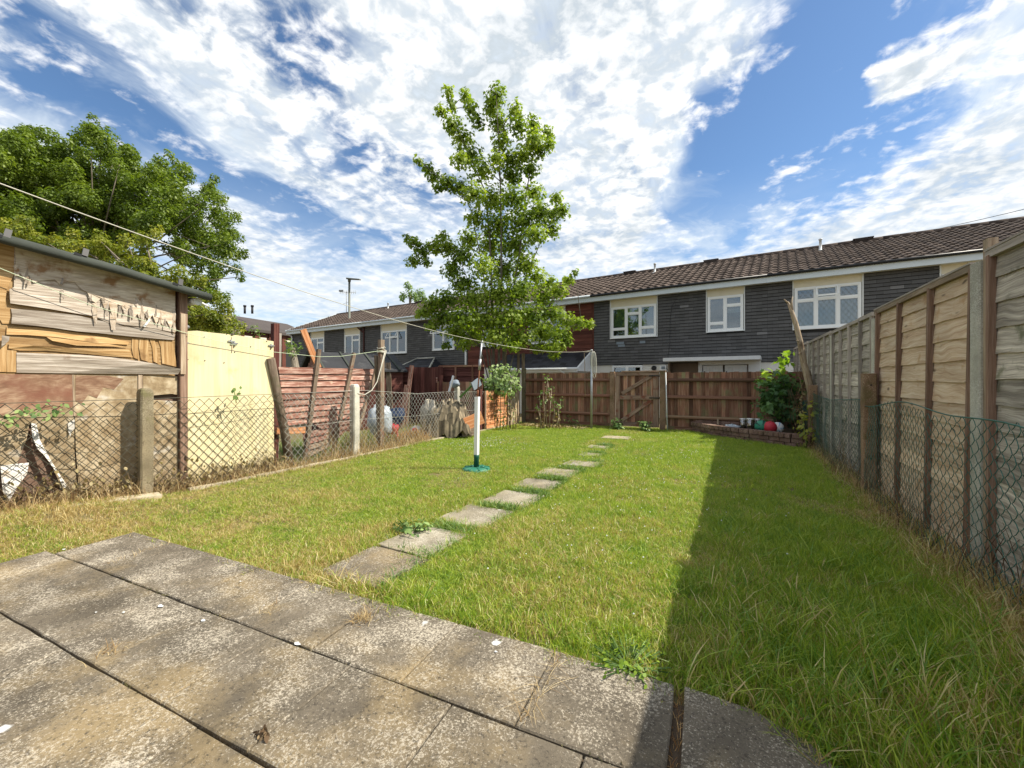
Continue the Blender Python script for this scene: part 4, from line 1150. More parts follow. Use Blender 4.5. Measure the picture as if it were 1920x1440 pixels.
lap_panel(10.42, 13.12, .0, 2.52, 'fence_grey', 'batten_grey', 'dark grey lap panel behind the dead trunk', seed=4, bays=4, ns=12, cap=False)
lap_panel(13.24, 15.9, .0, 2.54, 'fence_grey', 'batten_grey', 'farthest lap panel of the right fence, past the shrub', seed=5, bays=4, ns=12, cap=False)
for (y, z, lab) in ((4.80, 2.50, 'tall pebbly concrete fence post between the grey and tan panels'), (7.58, 2.40, 'concrete fence post standing behind the short brown post'),
                    (10.36, 2.42, 'pale concrete fence post between the two far grey panels'), (13.18, 2.46, 'pale concrete fence post close to the dead trunk'),
                    (2.09, 2.5, 'concrete fence post at the patio edge')):
    m = MB(); x = FX - .075
    w = .075 if y == 4.80 else .055
    P = [(x, y - w), (x + .05, y - w - .004), (x + .05, y - w + .03), (x + .10, y - w + .03), (x + .10, y + w - .03), (x + .05, y + w - .03), (x + .05, y + w + .004), (x, y + w)]
    P = [(x - .0, y - w + .012), (x + .012, y - w)] + P[1:-1] + [(x + .012, y + w), (x - .0, y + w - .012)]
    m.prism([(a, b_, -.1) for a, b_ in P], (0, 0, z + .1), .5)
    obj('concrete_post', m, 'post_conc', origin=(x, y, 0), label=lab, cat='fence post', group='concrete posts of the right fence')
m = MB(); m.bar((FX - .02, 4.69, 0), (FX - .02, 4.69, 2.66), .07, .06, (0, 1, 0), None, 5, .003)
obj('timber_post', m, 'bare_post', origin=(FX, 4.69, 0), label='slim timber upright tight against the tall concrete post', cat='fence post')
# short brown concrete posts of the old wire fence
BP = [(1.70, 7.42, 1.63, .15, 'squat brown concrete post with drilled holes, nearest on the right'), (1.66, 11.55, 1.42, .16, 'mossy brown concrete post at the foot of the dead trunk')]
for (x, y, z, w, lab) in BP:
    root = thing('wire_fence_post', lab, 'fence post', (x, y, 0), 'short posts of the green wire fence')
    m = MB(); r = random.Random(int(y * 10)); n_ = 9
    for i in range(n_):
        zz = z * i / (n_ - 1); k = w / 2
        for (a, b_) in ((-1, -.8), (-.8, -1), (.8, -1), (1, -.8), (1, .8), (.8, 1), (-.8, 1), (-1, .8)):
            m.v.append((x + a * k + r.uniform(-.004, .004), y + b_ * k + r.uniform(-.004, .004), zz + (r.uniform(-.012, .004) if i == n_ - 1 else 0)))
    for i in range(n_ - 1):
        for k in range(8): m.face((8 * i + k, 8 * i + (k + 1) % 8, 8 * i + 8 + (k + 1) % 8, 8 * i + 8 + k))
    m.face(tuple(range(8 * n_ - 8, 8 * n_)))
    obj('shaft', m, 'post_brown', root)
    for zz in (z * .9, z * .52, z * .28):
        m = MB(); m.tube([(x + .01, y - w / 2 - .004, zz), (x + .01, y - w / 2 + .02, zz)], .012, 8, .5); obj('wire_hole', m, 'black_plastic', root)

def chainlink(name, path, z0f, z1f, dw, dz, r, mat, parent, curve=0.0, warp=0.0, seed=0, ns=3):
    """woven zig-zag wires along a path of (x, y)"""
    mb = MB(); L = [0]
    for i in range(1, len(path)): L.append(L[-1] + math.hypot(path[i][0] - path[i - 1][0], path[i][1] - path[i - 1][1]))
    def pt(s_):
        s_ = min(max(s_, 0), L[-1])
        for i in range(1, len(L)):
            if s_ <= L[i] + 1e-9:
                k = (s_ - L[i - 1]) / max(1e-9, L[i] - L[i - 1]); return (path[i - 1][0] + (path[i][0] - path[i - 1][0]) * k, path[i - 1][1] + (path[i][1] - path[i - 1][1]) * k)
        return path[-1]
    n = int(L[-1] / dw)
    for i in range(n):
        ys = pt(i * dw); z0, z1 = z0f(i * dw), z1f(i * dw); m = max(2, int(round((z1 - z0) / dz))); pts = []
        for k in range(m + 1):
            up = (k + i) % 2; s_ = (i + up) * dw; z = z0 + (z1 - z0) * k / m
            if warp:
                s_ += warp * mnoise.noise((s_ * 1.9, z * 2.4, seed)); z += warp * .9 * mnoise.noise((s_ * 2.1, z * 2.2, seed + 5)) * (.4 + .6 * (z - z0) / (z1 - z0))
            x, y = pt(s_); off = r * (1.0 if up else -1.0)
            xb = .05 * warp / .03 * mnoise.noise((s_ * 1.2, z * 1.5, seed + 9)) if warp else 0
            if curve and k:
                px_, py_, pz_ = pts[-1]; 
                sx = (px_ + x + off + xb) / 2; sy = (py_ + y) / 2; szz = (pz_ + z) / 2
                pts.append((sx, sy, szz + curve * (1 if up else -1) * dz))
            pts.append((x + off + xb, y, z))
        mb.tube(pts, r, ns, None, caps=False)
    return obj(name, mb, mat, parent)
gw = thing('wire_fence', 'sagging green plastic coated chain link fence along the right panels', 'wire fence', (1.62, 6, 0))
rp = [(1.63, 1.2), (1.66, 4.0), (1.60, 5.6), (1.63, 7.3)]
rtop = lambda s_: 1.22 - .05 * math.sin(s_ * 1.1) + .03 * math.sin(s_ * 2.9)
chainlink('wire_mesh', rp, lambda s_: -.02, rtop, .066, .052, .0030, 'pvc_green', gw, curve=.16, warp=.035, seed=2)
chainlink('wire_mesh', [(1.66, 7.52), (1.62, 9.5), (1.64, 11.45)], lambda s_: -.02, lambda s_: 1.26 - .08 * math.sin(s_ * .8), .062, .050, .0026, 'pvc_green', gw, curve=.1, warp=.03, seed=8)
chainlink('wire_mesh', [(1.62, 11.65), (1.55, 13.1), (1.0, 13.25)], lambda s_: .1, lambda s_: 1.05, .055, .055, .004, 'pvc_green', gw, curve=.1, warp=.04, seed=5)
m = MB(); pts = [(1.63, 1.2, 1.22)]
for k in range(40):
    s_ = 6.15 * k / 39; y = 1.2 + s_; pts.append((1.645 - .03 * math.sin(s_), y, rtop(s_) + .005))
m.tube(pts, .006, 5, .5); m.tube([(1.66, 7.5, 1.26), (1.62, 9.5, 1.17), (1.64, 11.5, 1.22)], .006, 5, .5); obj('line_wire', m, 'pvc_green', gw)

# ------------------------------------------------------------------ back fence and gate
def bf(x): return 13.42 - .012 * (x + 3.3)
def board_fence(x0, x1, ztop, label, seed):
    r = random.Random(seed)
    root = thing('board_fence', label, 'fence', ((x0 + x1) / 2, bf(x0), 0), 'feather edge board fences at the garden end')
    n_ = int((x1 - x0) / .105); w = (x1 - x0) / n_
    for i in range(n_):
        x = x0 + w * (i + .5); m = MB(); zt = ztop + r.uniform(-.012, .014)
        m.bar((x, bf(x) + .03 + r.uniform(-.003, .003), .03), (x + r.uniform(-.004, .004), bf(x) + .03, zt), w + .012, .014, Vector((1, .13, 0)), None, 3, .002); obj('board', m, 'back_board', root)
    for z in (.42, 1.02, 1.53):
        m = MB(); P = [(-.005, z - .05), (-.065, z - .035), (-.065, z + .0), (-.005, z + .05)]
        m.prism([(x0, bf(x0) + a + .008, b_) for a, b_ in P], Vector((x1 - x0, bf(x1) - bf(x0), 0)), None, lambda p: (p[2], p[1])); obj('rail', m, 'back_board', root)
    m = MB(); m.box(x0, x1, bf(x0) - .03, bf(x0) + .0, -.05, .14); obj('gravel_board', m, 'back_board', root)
    return root
xg0, xg1 = -3.34, -1.88
board_fence(-6.50, xg0 - .12, 1.77, 'brown board fence with three rails, left of the garden gate', 1)
board_fence(xg1 + .16, 1.80, 1.76, 'brown board fence with three rails, right of the garden gate', 2)
for (x, mt, z, w, lab) in ((xg0 - .03, 'post_brown', 1.80, .15, 'brown gate post on the left of the garden gate'), (xg1 + .05, 'post_brown', 1.82, .16, 'mottled gate post on the hinge side of the garden gate'),
                        (-6.56, 'post_old', 1.95, .11, 'slim weathered post at the left end of the board fence')):
    m = MB(); m.bar((x, bf(x) - .03, -.05), (x, bf(x) - .03, z), w, .13, (1, 0, 0), None, 6, .004)
    obj('gate_post', m, mt, origin=(x, bf(x), 0), label=lab, cat='fence post')
g = thing('garden_gate', 'ledged and braced timber garden gate, closed, in the brown board fence', 'gate', ((xg0 + xg1) / 2, 13.4, 0))
gx0, gx1 = xg0 + .07, xg1 - .06; gy = bf(-2.6)
n_ = 11; w = (gx1 - gx0) / n_
for i in range(n_):
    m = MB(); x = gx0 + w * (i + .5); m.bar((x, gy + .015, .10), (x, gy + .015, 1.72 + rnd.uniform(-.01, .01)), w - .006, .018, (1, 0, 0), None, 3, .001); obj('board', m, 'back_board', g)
def gb(nm, p, q, w, d=.045): m = MB(); m.bar((p[0], gy - .02 - d / 2 + .02, p[1]), (q[0], gy - .02 - d / 2 + .02, q[1]), w, d, None, None, 4, .002); obj(nm, m, 'gate_wood', g)
gb('stile', (gx0 + .07, .08), (gx0 + .07, 1.73), .13); gb('stile', (gx1 - .09, .08), (gx1 - .09, 1.73), .15)
gb('top_ledge', (gx0, 1.73), (gx1, 1.73), .12, .06); gb('ledge', (gx0 + .14, .98), (gx1 - .17, .98), .13, .04); gb('bottom_ledge', (gx0, .14), (gx1, .14), .13, .04)
gb('brace', (gx0 + .20, 1.10), (gx1 - .22, 1.66), .11, .036); gb('brace', (gx0 + .20, .24), (gx1 - .22, .90), .11, .036)
m = MB(); m.bar((gx0 + .2, gy - .05, 1.80), (gx1 + .2, gy - .05, 1.80), .05, .07); obj('lintel', m, 'gate_wood', g)
for z in (1.66, .98):
    m = MB(); m.bar((gx1 - .28, gy - .085, z), (gx1 + .03, gy - .085, z), .035, .012, None, .2); m.tube([(gx1 + .03, gy - .085, z - .04), (gx1 + .03, gy - .085, z + .04)], .016, 6, .2); obj('hinge', m, 'black_plastic', g)
x = xg1 + .20; m = MB(); m.tube([(x, bf(x) - .12, .0), (x - .05, bf(x) - .12, 1.76)], .018, 6, .5)
obj('white_pole', m, 'white_paint', origin=(x, bf(x), 0), label='thin white pole upright beside the gate hinge post', cat='pole')
p0, p1 = gr(1271, 806, .0), at(1248, 718, 13.05); m = MB(); m.tube([p0, p1], .022, 6, .5)
obj('leaning_stick', m, 'bare_post', origin=tuple(p0), label='bare wooden pole leaning on the fence right of the gate', cat='stick')
# washing line post
p = gr(1109, 806); m = MB(); root = thing('washing_line_post', 'galvanised steel washing line post in front of the brown fence', 'post', tuple(p))
top = Vector((p.x, p.y, 2.42)); m.tube([p - UPV * .05, top], .035, 10, .5); obj('pole', m, 'steel', root)
m = MB(); m.tube([top, top + UPV * .05], [.05, .03], 10, .6); m.tube([top + UPV * .0 - RT * .14, top + RT * .05], .014, 6, .6); obj('hook', m, 'galv', root)
m = MB(); r = random.Random(3)
for k in range(4):
    c = top + RT * (.02 + .02 * k) - UPV * .02; pts = []
    for t in range(13):
        a = t / 12 * 6.283; pts.append(c + RT * (.07 + .012 * k) * math.sin(a) * .6 + UPV * (-.26 - .05 * k + (.26 + .05 * k) * math.cos(a)) - FW * .04)
    m.tube(pts, .010, 5, .5, smooth=True)
obj('rope_coil', m, 'rope', root)
m = MB(); c = top - RT * .22 - UPV * .05; m.tube([top - RT * .02, c, c - UPV * .5 + RT * .015, c - UPV * 1.35 + RT * .03], .010, 5, .3); obj('hanging_rope', m, 'bare_post', root)

# washing line and its prop
pb = gr(893, 882); ptop = at(903, 640, (pb - CP).dot(FW))
ln_end = at(-260, 247, 1.75)
def rope_between(a, b_, sag, n=18):
    return [a.lerp(b_, k / n) - UPV * (sag * 4 * (k / n) * (1 - k / n)) for k in range(n + 1)]
m = MB(); pts = rope_between(top + UPV * .01, ptop, .10) + rope_between(ptop, ln_end, .10)[1:]
m.tube(pts, .0036, 6, .5); obj('washing_line', m, 'rope', origin=tuple(top), label='pale washing line running from the steel post over the prop towards the house', cat='rope')
root = thing('washing_line_prop', 'white sleeved prop pole in a green plastic foot on the lawn', 'prop', tuple(pb))
m = MB(); m.lathe(tuple(pb), [(.0, .06), (.10, .062), (.20, .055), (.235, .035), (.24, .0)], 20)
for k in range(8):
    a = k / 8 * 6.283; q = pb + Vector((math.cos(a), math.sin(a), 0)) * .23; m.bar(pb + Vector((math.cos(a), math.sin(a), 0)) * .08 + UPV * .062, q + UPV * .042, .03, .014, None, .4)
obj('foot', m, 'base_green', root)
dv = (at(895, 745, (pb - CP).dot(FW)) - pb); z1 = dv.z
ax = Vector((dv.x / z1, dv.y / z1, 1))
m = MB(); m.tube([pb + ax * .05, pb + ax * .22, pb + ax * .23, pb + ax * .27], [.045, .045,   .048, .048], 12, .5); obj('socket', m, 'socket_green', root)
m = MB(); m.tube([pb + ax * .27, pb + ax * z1], .047, 4, .5, smooth=False); m.tube([pb + ax * (z1 - .03), pb + ax * (z1 + .01)], .051, 4, .5, smooth=False); obj('sleeve', m, 'white_pvc', root)
q0 = pb + ax * (z1 + .01); m = MB(); m.tube([q0, q0.lerp(ptop, .12)], .018, 8, .5); obj('rusty_collar', m, 'rust', root)
m = MB(); m.tube([q0.lerp(ptop, .08), q0.lerp(ptop, .5)], .011, 8, .5); obj('rod', m, 'rust', root)
m = MB(); m.tube([q0.lerp(ptop, .5), ptop - UPV * .03], .015, 8, .5); m.tube([q0.lerp(ptop, .48), q0.lerp(ptop, .68)], .022, 8, .4); m.tube([ptop - UPV * .04 - RT * .03, ptop - UPV * .03, ptop + UPV * .01 + RT * .02], .01, 5, .5); obj('upper_rod', m, 'steel', root)

# ------------------------------------------------------------------ corner: short orange panel, post, ivy
root = thing('slatted_screen', 'short orange stained lap panel half under ivy beside the board fence', 'fence panel', (-6.5, 12.4, 0))
a0, a1 = Vector((-6.66, 10.85, 0)), Vector((-6.60, 12.26, 0)); ns = 9
for i in range(ns):
    z = .04 + i * .128; m = MB(); m.bar(a0 + UPV * (z + .064), a1 + UPV * (z + .064), .135, .014, (-.12, 0, 1) if i % 2 else (-.10, 0, 1), None, 6, .006); obj('slat', m, 'orange_board', root)
for k in (0.02, .98): m = MB(); q = a0.lerp(a1, k) + Vector((.03, 0, 0)); m.bar(q, q + UPV * 1.2, .05, .04, (0, 1, 0)); obj('batten', m, 'bare_post', root)
m = MB(); q0 = Vector((-6.57, 12.32, 0)); m.bar(q0 + Vector((0, .0, .0)), q0 + Vector((.02, .60, 0)) , .02, .02)
root2 = thing('whitewashed_screen', 'whitewashed mottled board between the orange panel and the brown fence', 'board', tuple(q0))
m = MB(); m.bar(q0 + Vector((.0, .3, -.02)), q0 + Vector((.0, .3, 1.22)), .58, .03, (0, 1, 0)); obj('face_board', m, 'ply_tan', root2)
for yy in (.02, .58): m = MB(); m.bar(q0 + Vector((.03, yy, -.02)), q0 + Vector((.03, yy, 1.24)), .05, .04, (0, 1, 0)); obj('edge_batten', m, 'bare_post', root2)
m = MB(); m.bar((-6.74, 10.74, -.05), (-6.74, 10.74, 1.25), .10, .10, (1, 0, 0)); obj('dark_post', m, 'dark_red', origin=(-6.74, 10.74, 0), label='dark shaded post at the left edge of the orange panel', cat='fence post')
for (px_, py_, ph_, Z, w, lab) in ((946, 655, 700, 15.1, .16, 'grey vertical plank standing behind the ivy, left of the tree stems'), (972, 648, 700, 15.3, .10, 'pale sunlit stake standing behind the ivy, right of the tree stems'), (981, 662, 705, 15.4, .12, 'dark vertical plank next to the lean-to porch roof')):
    a = at(px_, py_, Z); b_ = Vector((a.x, a.y, 0)); m = MB(); m.bar(b_, a, w, .04, RT); obj('upright_stake', m, 'post_wood' if w < .12 else 'log', origin=tuple(b_), label=lab, cat='plank')

# ------------------------------------------------------------------ raised brick bed, back right corner
bed = thing('raised_bed', 'low curved dark brick bed in the back right corner', 'raised bed', (.4, 12, 0))
PL = [Vector(p) for p in ((-.95, 13.30, 0), (-.72, 12.98, 0), (-.30, 12.45, 0), (.25, 12.0, 0), (.8, 11.66, 0), (1.22, 11.38, 0), (1.58, 11.32, 0))]
seg = [0]
for i in range(1, len(PL)): seg.append(seg[-1] + (PL[i] - PL[i - 1]).length)
def bp(s_):
    s_ = min(max(s_, 0), seg[-1])
    for i in range(1, len(seg)):
        if s_ <= seg[i] + 1e-9: return PL[i - 1].lerp(PL[i], (s_ - seg[i - 1]) / (seg[i] - seg[i - 1]))
r = random.Random(4)
for c in range(3):
    s_ = -.11 if c % 2 else 0; bl = .235 if c < 2 else .118
    while s_ < seg[-1] - .02:
        a, b_ = bp(max(s_, 0) + .006), bp(min(s_ + bl, seg[-1]) - .006); s_ += bl
        if (b_ - a).length < .04: continue
        z = .005 + c * .105; m = MB(); q = Vector((r.uniform(-.008, .008), r.uniform(-.008, .008), 0)); m.bar(a + q + UPV * (z + .047), b_ + q + UPV * (z + .047 + r.uniform(-.004, .004)), .092, .11 if c < 2 else .20, (0, 0, 1), None, 2, .003); obj('brick', m, 'bed_brick', bed)
for (u0, u1, dz) in ((-.9, .9, .36), (-.86, .92, .27)):
    n_ = 8
    for k in range(n_):
        m = MB(); a, b_ = u0 + (u1 - u0) * k / n_, u0 + (u1 - u0) * (k + 1) / n_ - .01; m.box(a, b_, 13.18, 13.28, dz - .09, dz - .004); obj('brick', m, 'bed_brick', bed)
m = MB(); PP = [bp(seg[-1] * k / 14) for k in range(15)]; b0 = 0
top_pts = [(p.x + .05, p.y + .07) for p in PP] + [(1.72, 11.6), (1.74, 13.3), (-.8, 13.3)]
m.prism([(x, y, .05) for x, y in top_pts], (0, 0, .19), .5); obj('soil', m, 'soil', bed)
for (px_, py_, Z, ra, hh, lab) in ((1393, 800, 11.1, .085, .27, 'left of the three lidded glass jars on the brick bed'), (1407, 799, 10.9, .10, .29, 'middle of the three lidded glass jars on the brick bed'), (1421, 800, 11.0, .09, .27, 'right of the three lidded glass jars, nearest the leafy shrub')):
    p = at(px_, 712, Z); p.z = .24
    root = thing('glass_jar', lab, 'jar', tuple(p), 'glass jars on the brick bed')
    m = MB(); m.lathe(tuple(p), [(.0, 0), (ra * .95, .0), (ra, .02), (ra, hh * .82), (ra * .86, hh * .9), (ra * .86, hh * .93)], 14); obj('body', m, 'jar_glass', root)
    m = MB(); m.lathe(tuple(p), [(ra * .92, hh * .90), (ra * .95, hh * .98), (ra * .7, hh * 1.0), (0, hh * 1.01)], 14); m.tube([p + Vector((ra * .9, 0, hh * .92)), p + Vector((ra * 1.2, .02, hh * .8)), p + Vector((ra * 1.05, .03, hh * .55))], .007, 5, .5); obj('lid', m, 'jar_lid', root)
    m = MB(); m.lathe(tuple(p), [(.0, .01), (ra * .9, .012), (ra * .9, hh * .3), (0, hh * .32)], 12); obj('contents', m, 'soil', root)
def ball(px_, py_, Z, ra, label, base, stripe, nm='ball'):
    p = at(px_, 712, Z); p.z = .24 + ra * .9
    root = thing('ball', label, 'ball', (p.x, p.y, p.z - ra), 'balls on the brick bed')
    m = MB(); m.sphere(p, ra, ra, ra, 24, 14); obj('shell', m, base, root)
    if stripe:
        for k in range(5):
            m = MB(); a0 = k * 6.283 / 5
            n_ = 10
            for i in range(n_ + 1):
                ph = .25 + 2.6 * i / n_
                for s2 in (-.13, .13):
                    a = a0 + s2 * (1 + .3 * math.sin(i * 2.1)); u = Vector((math.sin(ph) * math.cos(a), math.cos(ph), math.sin(ph) * math.sin(a))); m.v.append(tuple(p + u * (ra * 1.012)))
            for i in range(n_): m.face((2 * i, 2 * i + 1, 2 * i + 3, 2 * i + 2), None, .5, True)
            obj('stripe', m, stripe, root)
ball(1428, 805, 10.35, .155, 'green and black striped ball on the brick bed', 'ball_green', 'ball_dark')
ball(1444, 805, 10.2, .150, 'pinkish red ball between the striped and the white ball', 'red_plastic', None)
ball(1458, 805, 10.25, .135, 'white and blue ball at the right of the brick bed', 'ball_white', 'ball_blue')
p = at(1373, 712, 11.15); p.z = .27; m = MB(); m.sphere(p, .19, .11, .075, 14, 8, .5, .5)
obj('plastic_bag', m, 'bag_white', origin=(p.x, p.y, .24), label='crumpled whitish plastic bag lying on the brick bed rim', cat='bag')
p = at(1346, 712, 11.7); p.z = .24; m = MB(); m.bar(p, p + UPV * .2, .035, .02, RT); obj('plant_marker', m, 'bare_post', origin=tuple(p), label='small wooden stake stuck in the brick bed', cat='stake')

# shrub with big lobed leaves
sh = thing('leafy_shrub', 'dark broad leaved shrub with lit yellow green top growing behind the brick bed', 'shrub', tuple(at(1462, 712, 10.75) - UPV * 1.54))
SC = 780 / 12.0
def blob(px_, py_, rx, ry, Z, k=1.0, dz=None): 
    c = at(px_, py_, Z); s_ = Z / 780; return (tuple(c), rx * s_, (dz or (rx + ry) / 2) * s_, ry * s_, k)
bl = [blob(1460, 750, 34, 30, 10.75), blob(1440, 765, 30, 26, 10.6), blob(1478, 772, 26, 30, 10.5), blob(1470, 715, 30, 24, 10.75), blob(1450, 735, 26, 22, 10.5), blob(1484, 735, 18, 26, 10.65), blob(1430, 715, 14, 18, 10.65, .8)]
C_, N_, T_ = blob_points(bl, 620, 5, .8, .5)
leaf_cloud('foliage', C_, N_, .15, MAPLE, 'leaf_shrub', sh, T_, 3)
bl = [blob(1470, 678, 14, 15, 10.75), blob(1464, 694, 16, 10, 10.65), blob(1478, 662, 8, 8, 10.75), blob(1434, 700, 12, 10, 10.65)]
C_, N_, T_ = blob_points(bl, 420, 6, .8, .5)
leaf_cloud('sunlit_foliage', C_, N_, .15, MAPLE, 'leaf_bright', sh, T_, 4)  # sunlight on the shrub top put into a brighter leaf colour
m = MB(); b0 = at(1462, 712, 10.75); b0.z = .2
for (px_, py_) in ((1470, 670), (1436, 705), (1484, 725), (1455, 730)): m.tube([b0, b0.lerp(at(px_, py_, 10.7), .5) + RT * .05, at(px_, py_, 10.7)], [.03, .02, .008], 6)
obj('stem', m, 'bark', sh)
# dead trunk
dt = thing('dead_tree', 'bare leaning dead trunk with broken forked top beside the right fence', 'dead tree', tuple(gr(1532, 830)))
zc = (gr(1532, 832) - CP).dot(FW)
pts = [at(x, y, zc) for (x, y) in ((1533, 830), (1528, 775), (1518, 725), (1507, 680), (1500, 640), (1492, 607), (1484, 583), (1477, 566))]
m = MB(); m.tube(pts, [.085, .08, .075, .068, .062, .055, .042, .022], 9); obj('trunk', m, 'dead_wood', dt)
m = MB(); m.tube([at(1485, 585, zc), at(1484, 568, zc - .05), at(1486, 556, zc - .08)], [.03, .022, .012], 7); m.tube([at(1477, 568, zc), at(1470, 561, zc)], [.024, .012], 6); m.tube([at(1500, 640, zc), at(1493, 638, zc - .08)], [.025, .012], 6); m.tube([at(1503, 660, zc), at(1496, 664, zc - .1)], [.02, .008], 6); obj('broken_branch', m, 'dead_wood', dt)
m = MB(); r = random.Random(9)
for k in range(9):
    a = at(1500 + r.uniform(-3, 22), 690 + r.uniform(0, 60), zc + .1); m.tube([a, a + Vector((r.uniform(-.2, .2), r.uniform(-.2, .2), -.4)), a + Vector((r.uniform(-.3, .3), r.uniform(-.3, .1), -.9))], [.008, .006, .004], 4)
obj('dry_vine', m, 'bramble', dt)

# ------------------------------------------------------------------ left boundary
# kerb of concrete edging pieces
kb = thing('edging_kerb', 'low sandy concrete edging along the foot of the left wire fence', 'kerb', (KERB_X, 6, 0))
y = 3.0; r = random.Random(2)
while y < 12.2:
    L = .92; m = MB()
    m.bar((KERB_X + r.uniform(-.012, .012), y, hgt(-6.6, y) - .012 + r.uniform(-.012, .008)), (KERB_X + r.uniform(-.012, .012), min(y + L - .012, 12.3), hgt(-6.6, y) - .012 + r.uniform(-.012, .008)), .10, .075, (0, 0, 1), None, 5, .004); obj('edging', m, 'kerb', kb); y += L
kp = [gr(300, 928, .06), gr(200, 940, .09), gr(90, 955, .12), gr(0, 968, .14), gr(-120, 990, .15)]
for i in range(4):
    m = MB(); m.bar(kp[i] + UPV * -.03, kp[i + 1].lerp(kp[i], .01) - UPV * .03, .09, .22, (0, 0, 1), None, 5, .004); obj('edging', m, 'kerb', kb)

# chain link fence with concrete posts
WX = -6.76
lf = thing('wire_fence', 'rusty chain link fence running along the whole left side of the lawn', 'wire fence', (WX, 6, 0))
lp = [(WX - .18, .3), (WX - .05, 1.6), (WX, 2.7), (WX, 11.2)]
chainlink('wire_mesh', lp[:3] + [(WX, 4.5)], lambda s_: .16 - .03 * s_, lambda s_: 1.27 + .012 * math.sin(s_ * 2), .062, .070, .0052, 'wire_rusty', lf, warp=.006, seed=1)
chainlink('wire_mesh', [(WX, 4.5), (WX, 7.2), (WX + .03, 9.55), (WX, 11.1)], lambda s_: .0, lambda s_: 1.29 - .05 * math.sin(3.14 * ((s_ - .0) % 2.6) / 2.6) - .012 * s_, .058, .066, .0050, 'wire_pale', lf, warp=.010, seed=4)
m = MB(); m.tube([(x, y, 1.29) for x, y in lp[:3]] + [(WX, 4.5, 1.30)], .004, 5, .5); m.tube([(WX - .02, 3.1, 1.06), (WX + .01, 3.8, 1.13), (WX, 4.5, 1.22)], .003, 4, .5); m.tube([(WX - .1, 1.3, .75), (WX, 2.2, .66), (WX, 2.9, .80)], .003, 4, .5); obj('line_wire', m, 'wire_rusty', lf)
m = MB(); m.tube([(WX, 4.5, 1.30), (WX, 6.2, 1.32), (WX, 7.9, 1.20), (WX + .03, 9.55, 1.22), (WX, 11.1, 1.17)], .005, 5, .5); m.tube([(WX, 4.5, .7), (WX, 6.2, .72), (WX, 7.9, .66), (WX + .03, 9.55, .66), (WX, 11.1, .62)], .004, 5, .5); obj('line_wire', m, 'wire_pale', lf)
def cpost(px_, py0, py1, X, w, mat, label):
    a = onX(px_, py0, X); m = MB(); n_ = 8; z0 = hgt(X, a.y) - .05; r = random.Random(px_); k = w / 2
    for i in range(n_ + 2):
        if i < n_: zz = z0 + (a.z - .06 - z0) * i / (n_ - 1); kk = 1
        else: zz = a.z - (.06, .02, .0)[i - n_ + 1]; kk = (1, .85, .55)[i - n_ + 1]
        for (p, q) in ((-1, -.75), (-.75, -1), (.75, -1), (1, -.75), (1, .75), (.75, 1), (-.75, 1), (-1, .75)):
            m.v.append((X + p * k * kk + r.uniform(-.003, .003), a.y + q * k * kk + r.uniform(-.003, .003), zz))
    for i in range(n_ + 1):
        for j in range(8): m.face((8 * i + j, 8 * i + (j + 1) % 8, 8 * i + 8 + (j + 1) % 8, 8 * i + 8 + j))
    m.face(tuple(range(8 * n_ + 8, 8 * n_ + 16)))
    return obj('concrete_post', m, mat, origin=(X, a.y, 0), label=label, cat='fence post', group='concrete posts of the left wire fence')
cpost(272, 728, 925, WX, .14, 'post_old', 'round topped concrete post in front of the plywood shed')
cpost(665, 720, 850, WX - .02, .15, 'post_conc', 'pale concrete post in dry grass before the red slatted panel')
cpost(857, 724, 816, WX + .02, .13, 'post_conc', 'pale concrete post with criss-cross wire shadow, beside the rubbish heap')

# ------------------------------------------------------------------ plywood shed
SX = -6.96
shed = thing('plywood_shed', 'tall ramshackle shed clad in peeling delaminated plywood sheets', 'shed', (SX, 1.2, 0))
def sp(x, y, off=0.0):
    p = onX(x, y, SX); return Vector((SX + off, p.y, p.z))
def zp(zx, zy): return (zx / 4.967, 430 + zy / 4.967)          # measured on an enlargement of the upper half
def zq(zx, zy): return (zx / 4.967, 680 + zy / 4.967)          # and of the lower half
def sheet(nm, poly, off, mat, th=.007, offs=None, vertical=False, tone=None, parent=None):
    """a thin sheet of ply standing off the shed face; offs gives a curl per corner"""
    P = [sp(x, y, off + (offs[i] if offs else 0)) for i, (x, y) in enumerate(poly)]
    ou, ov = rnd.random() * 20, rnd.random() * 20
    uf = (lambda p: (p[2] + ou, p[1] + ov)) if vertical else (lambda p: (p[1] + ou, p[2] + ov))
    m = MB(); m.prism(P, (-th, 0, 0), tone, uf)
    return obj(nm, m, mat, parent or shed)
yL, yR = -1.4, 3.06
zr = lambda y: 2.80 + (3.04 - y) * .137            # underside of the roof edge
m = MB(); m.prism([(SX - .05, yL, 0), (SX - .05, yR, 0), (SX - .05, yR, zr(yR)), (SX - .05, yL, zr(yL))], (-2.4, 0, 0), .3); obj('carcass', m, 'batten', shed)
m = MB(); m.prism([(SX, yL, 1.55), (SX, yR - .06, 1.55), (SX, yR - .06, zr(yR) - .01), (SX, yL, zr(yL) - .01)], (-.04, 0, 0), .5, lambda p: (p[1], p[2])); obj('inner_ply', m, 'ply_orange', shed)
# end wall that faces down the garden
m = MB(); m.prism([(SX - .01, yR, 0), (SX - 2.4, yR, 0), (SX - 2.4, yR, 2.75), (SX - .01, yR, 2.79)], (0, -.03, 0), .3, lambda p: (p[0], p[2])); obj('end_wall', m, 'ply_brown', shed)
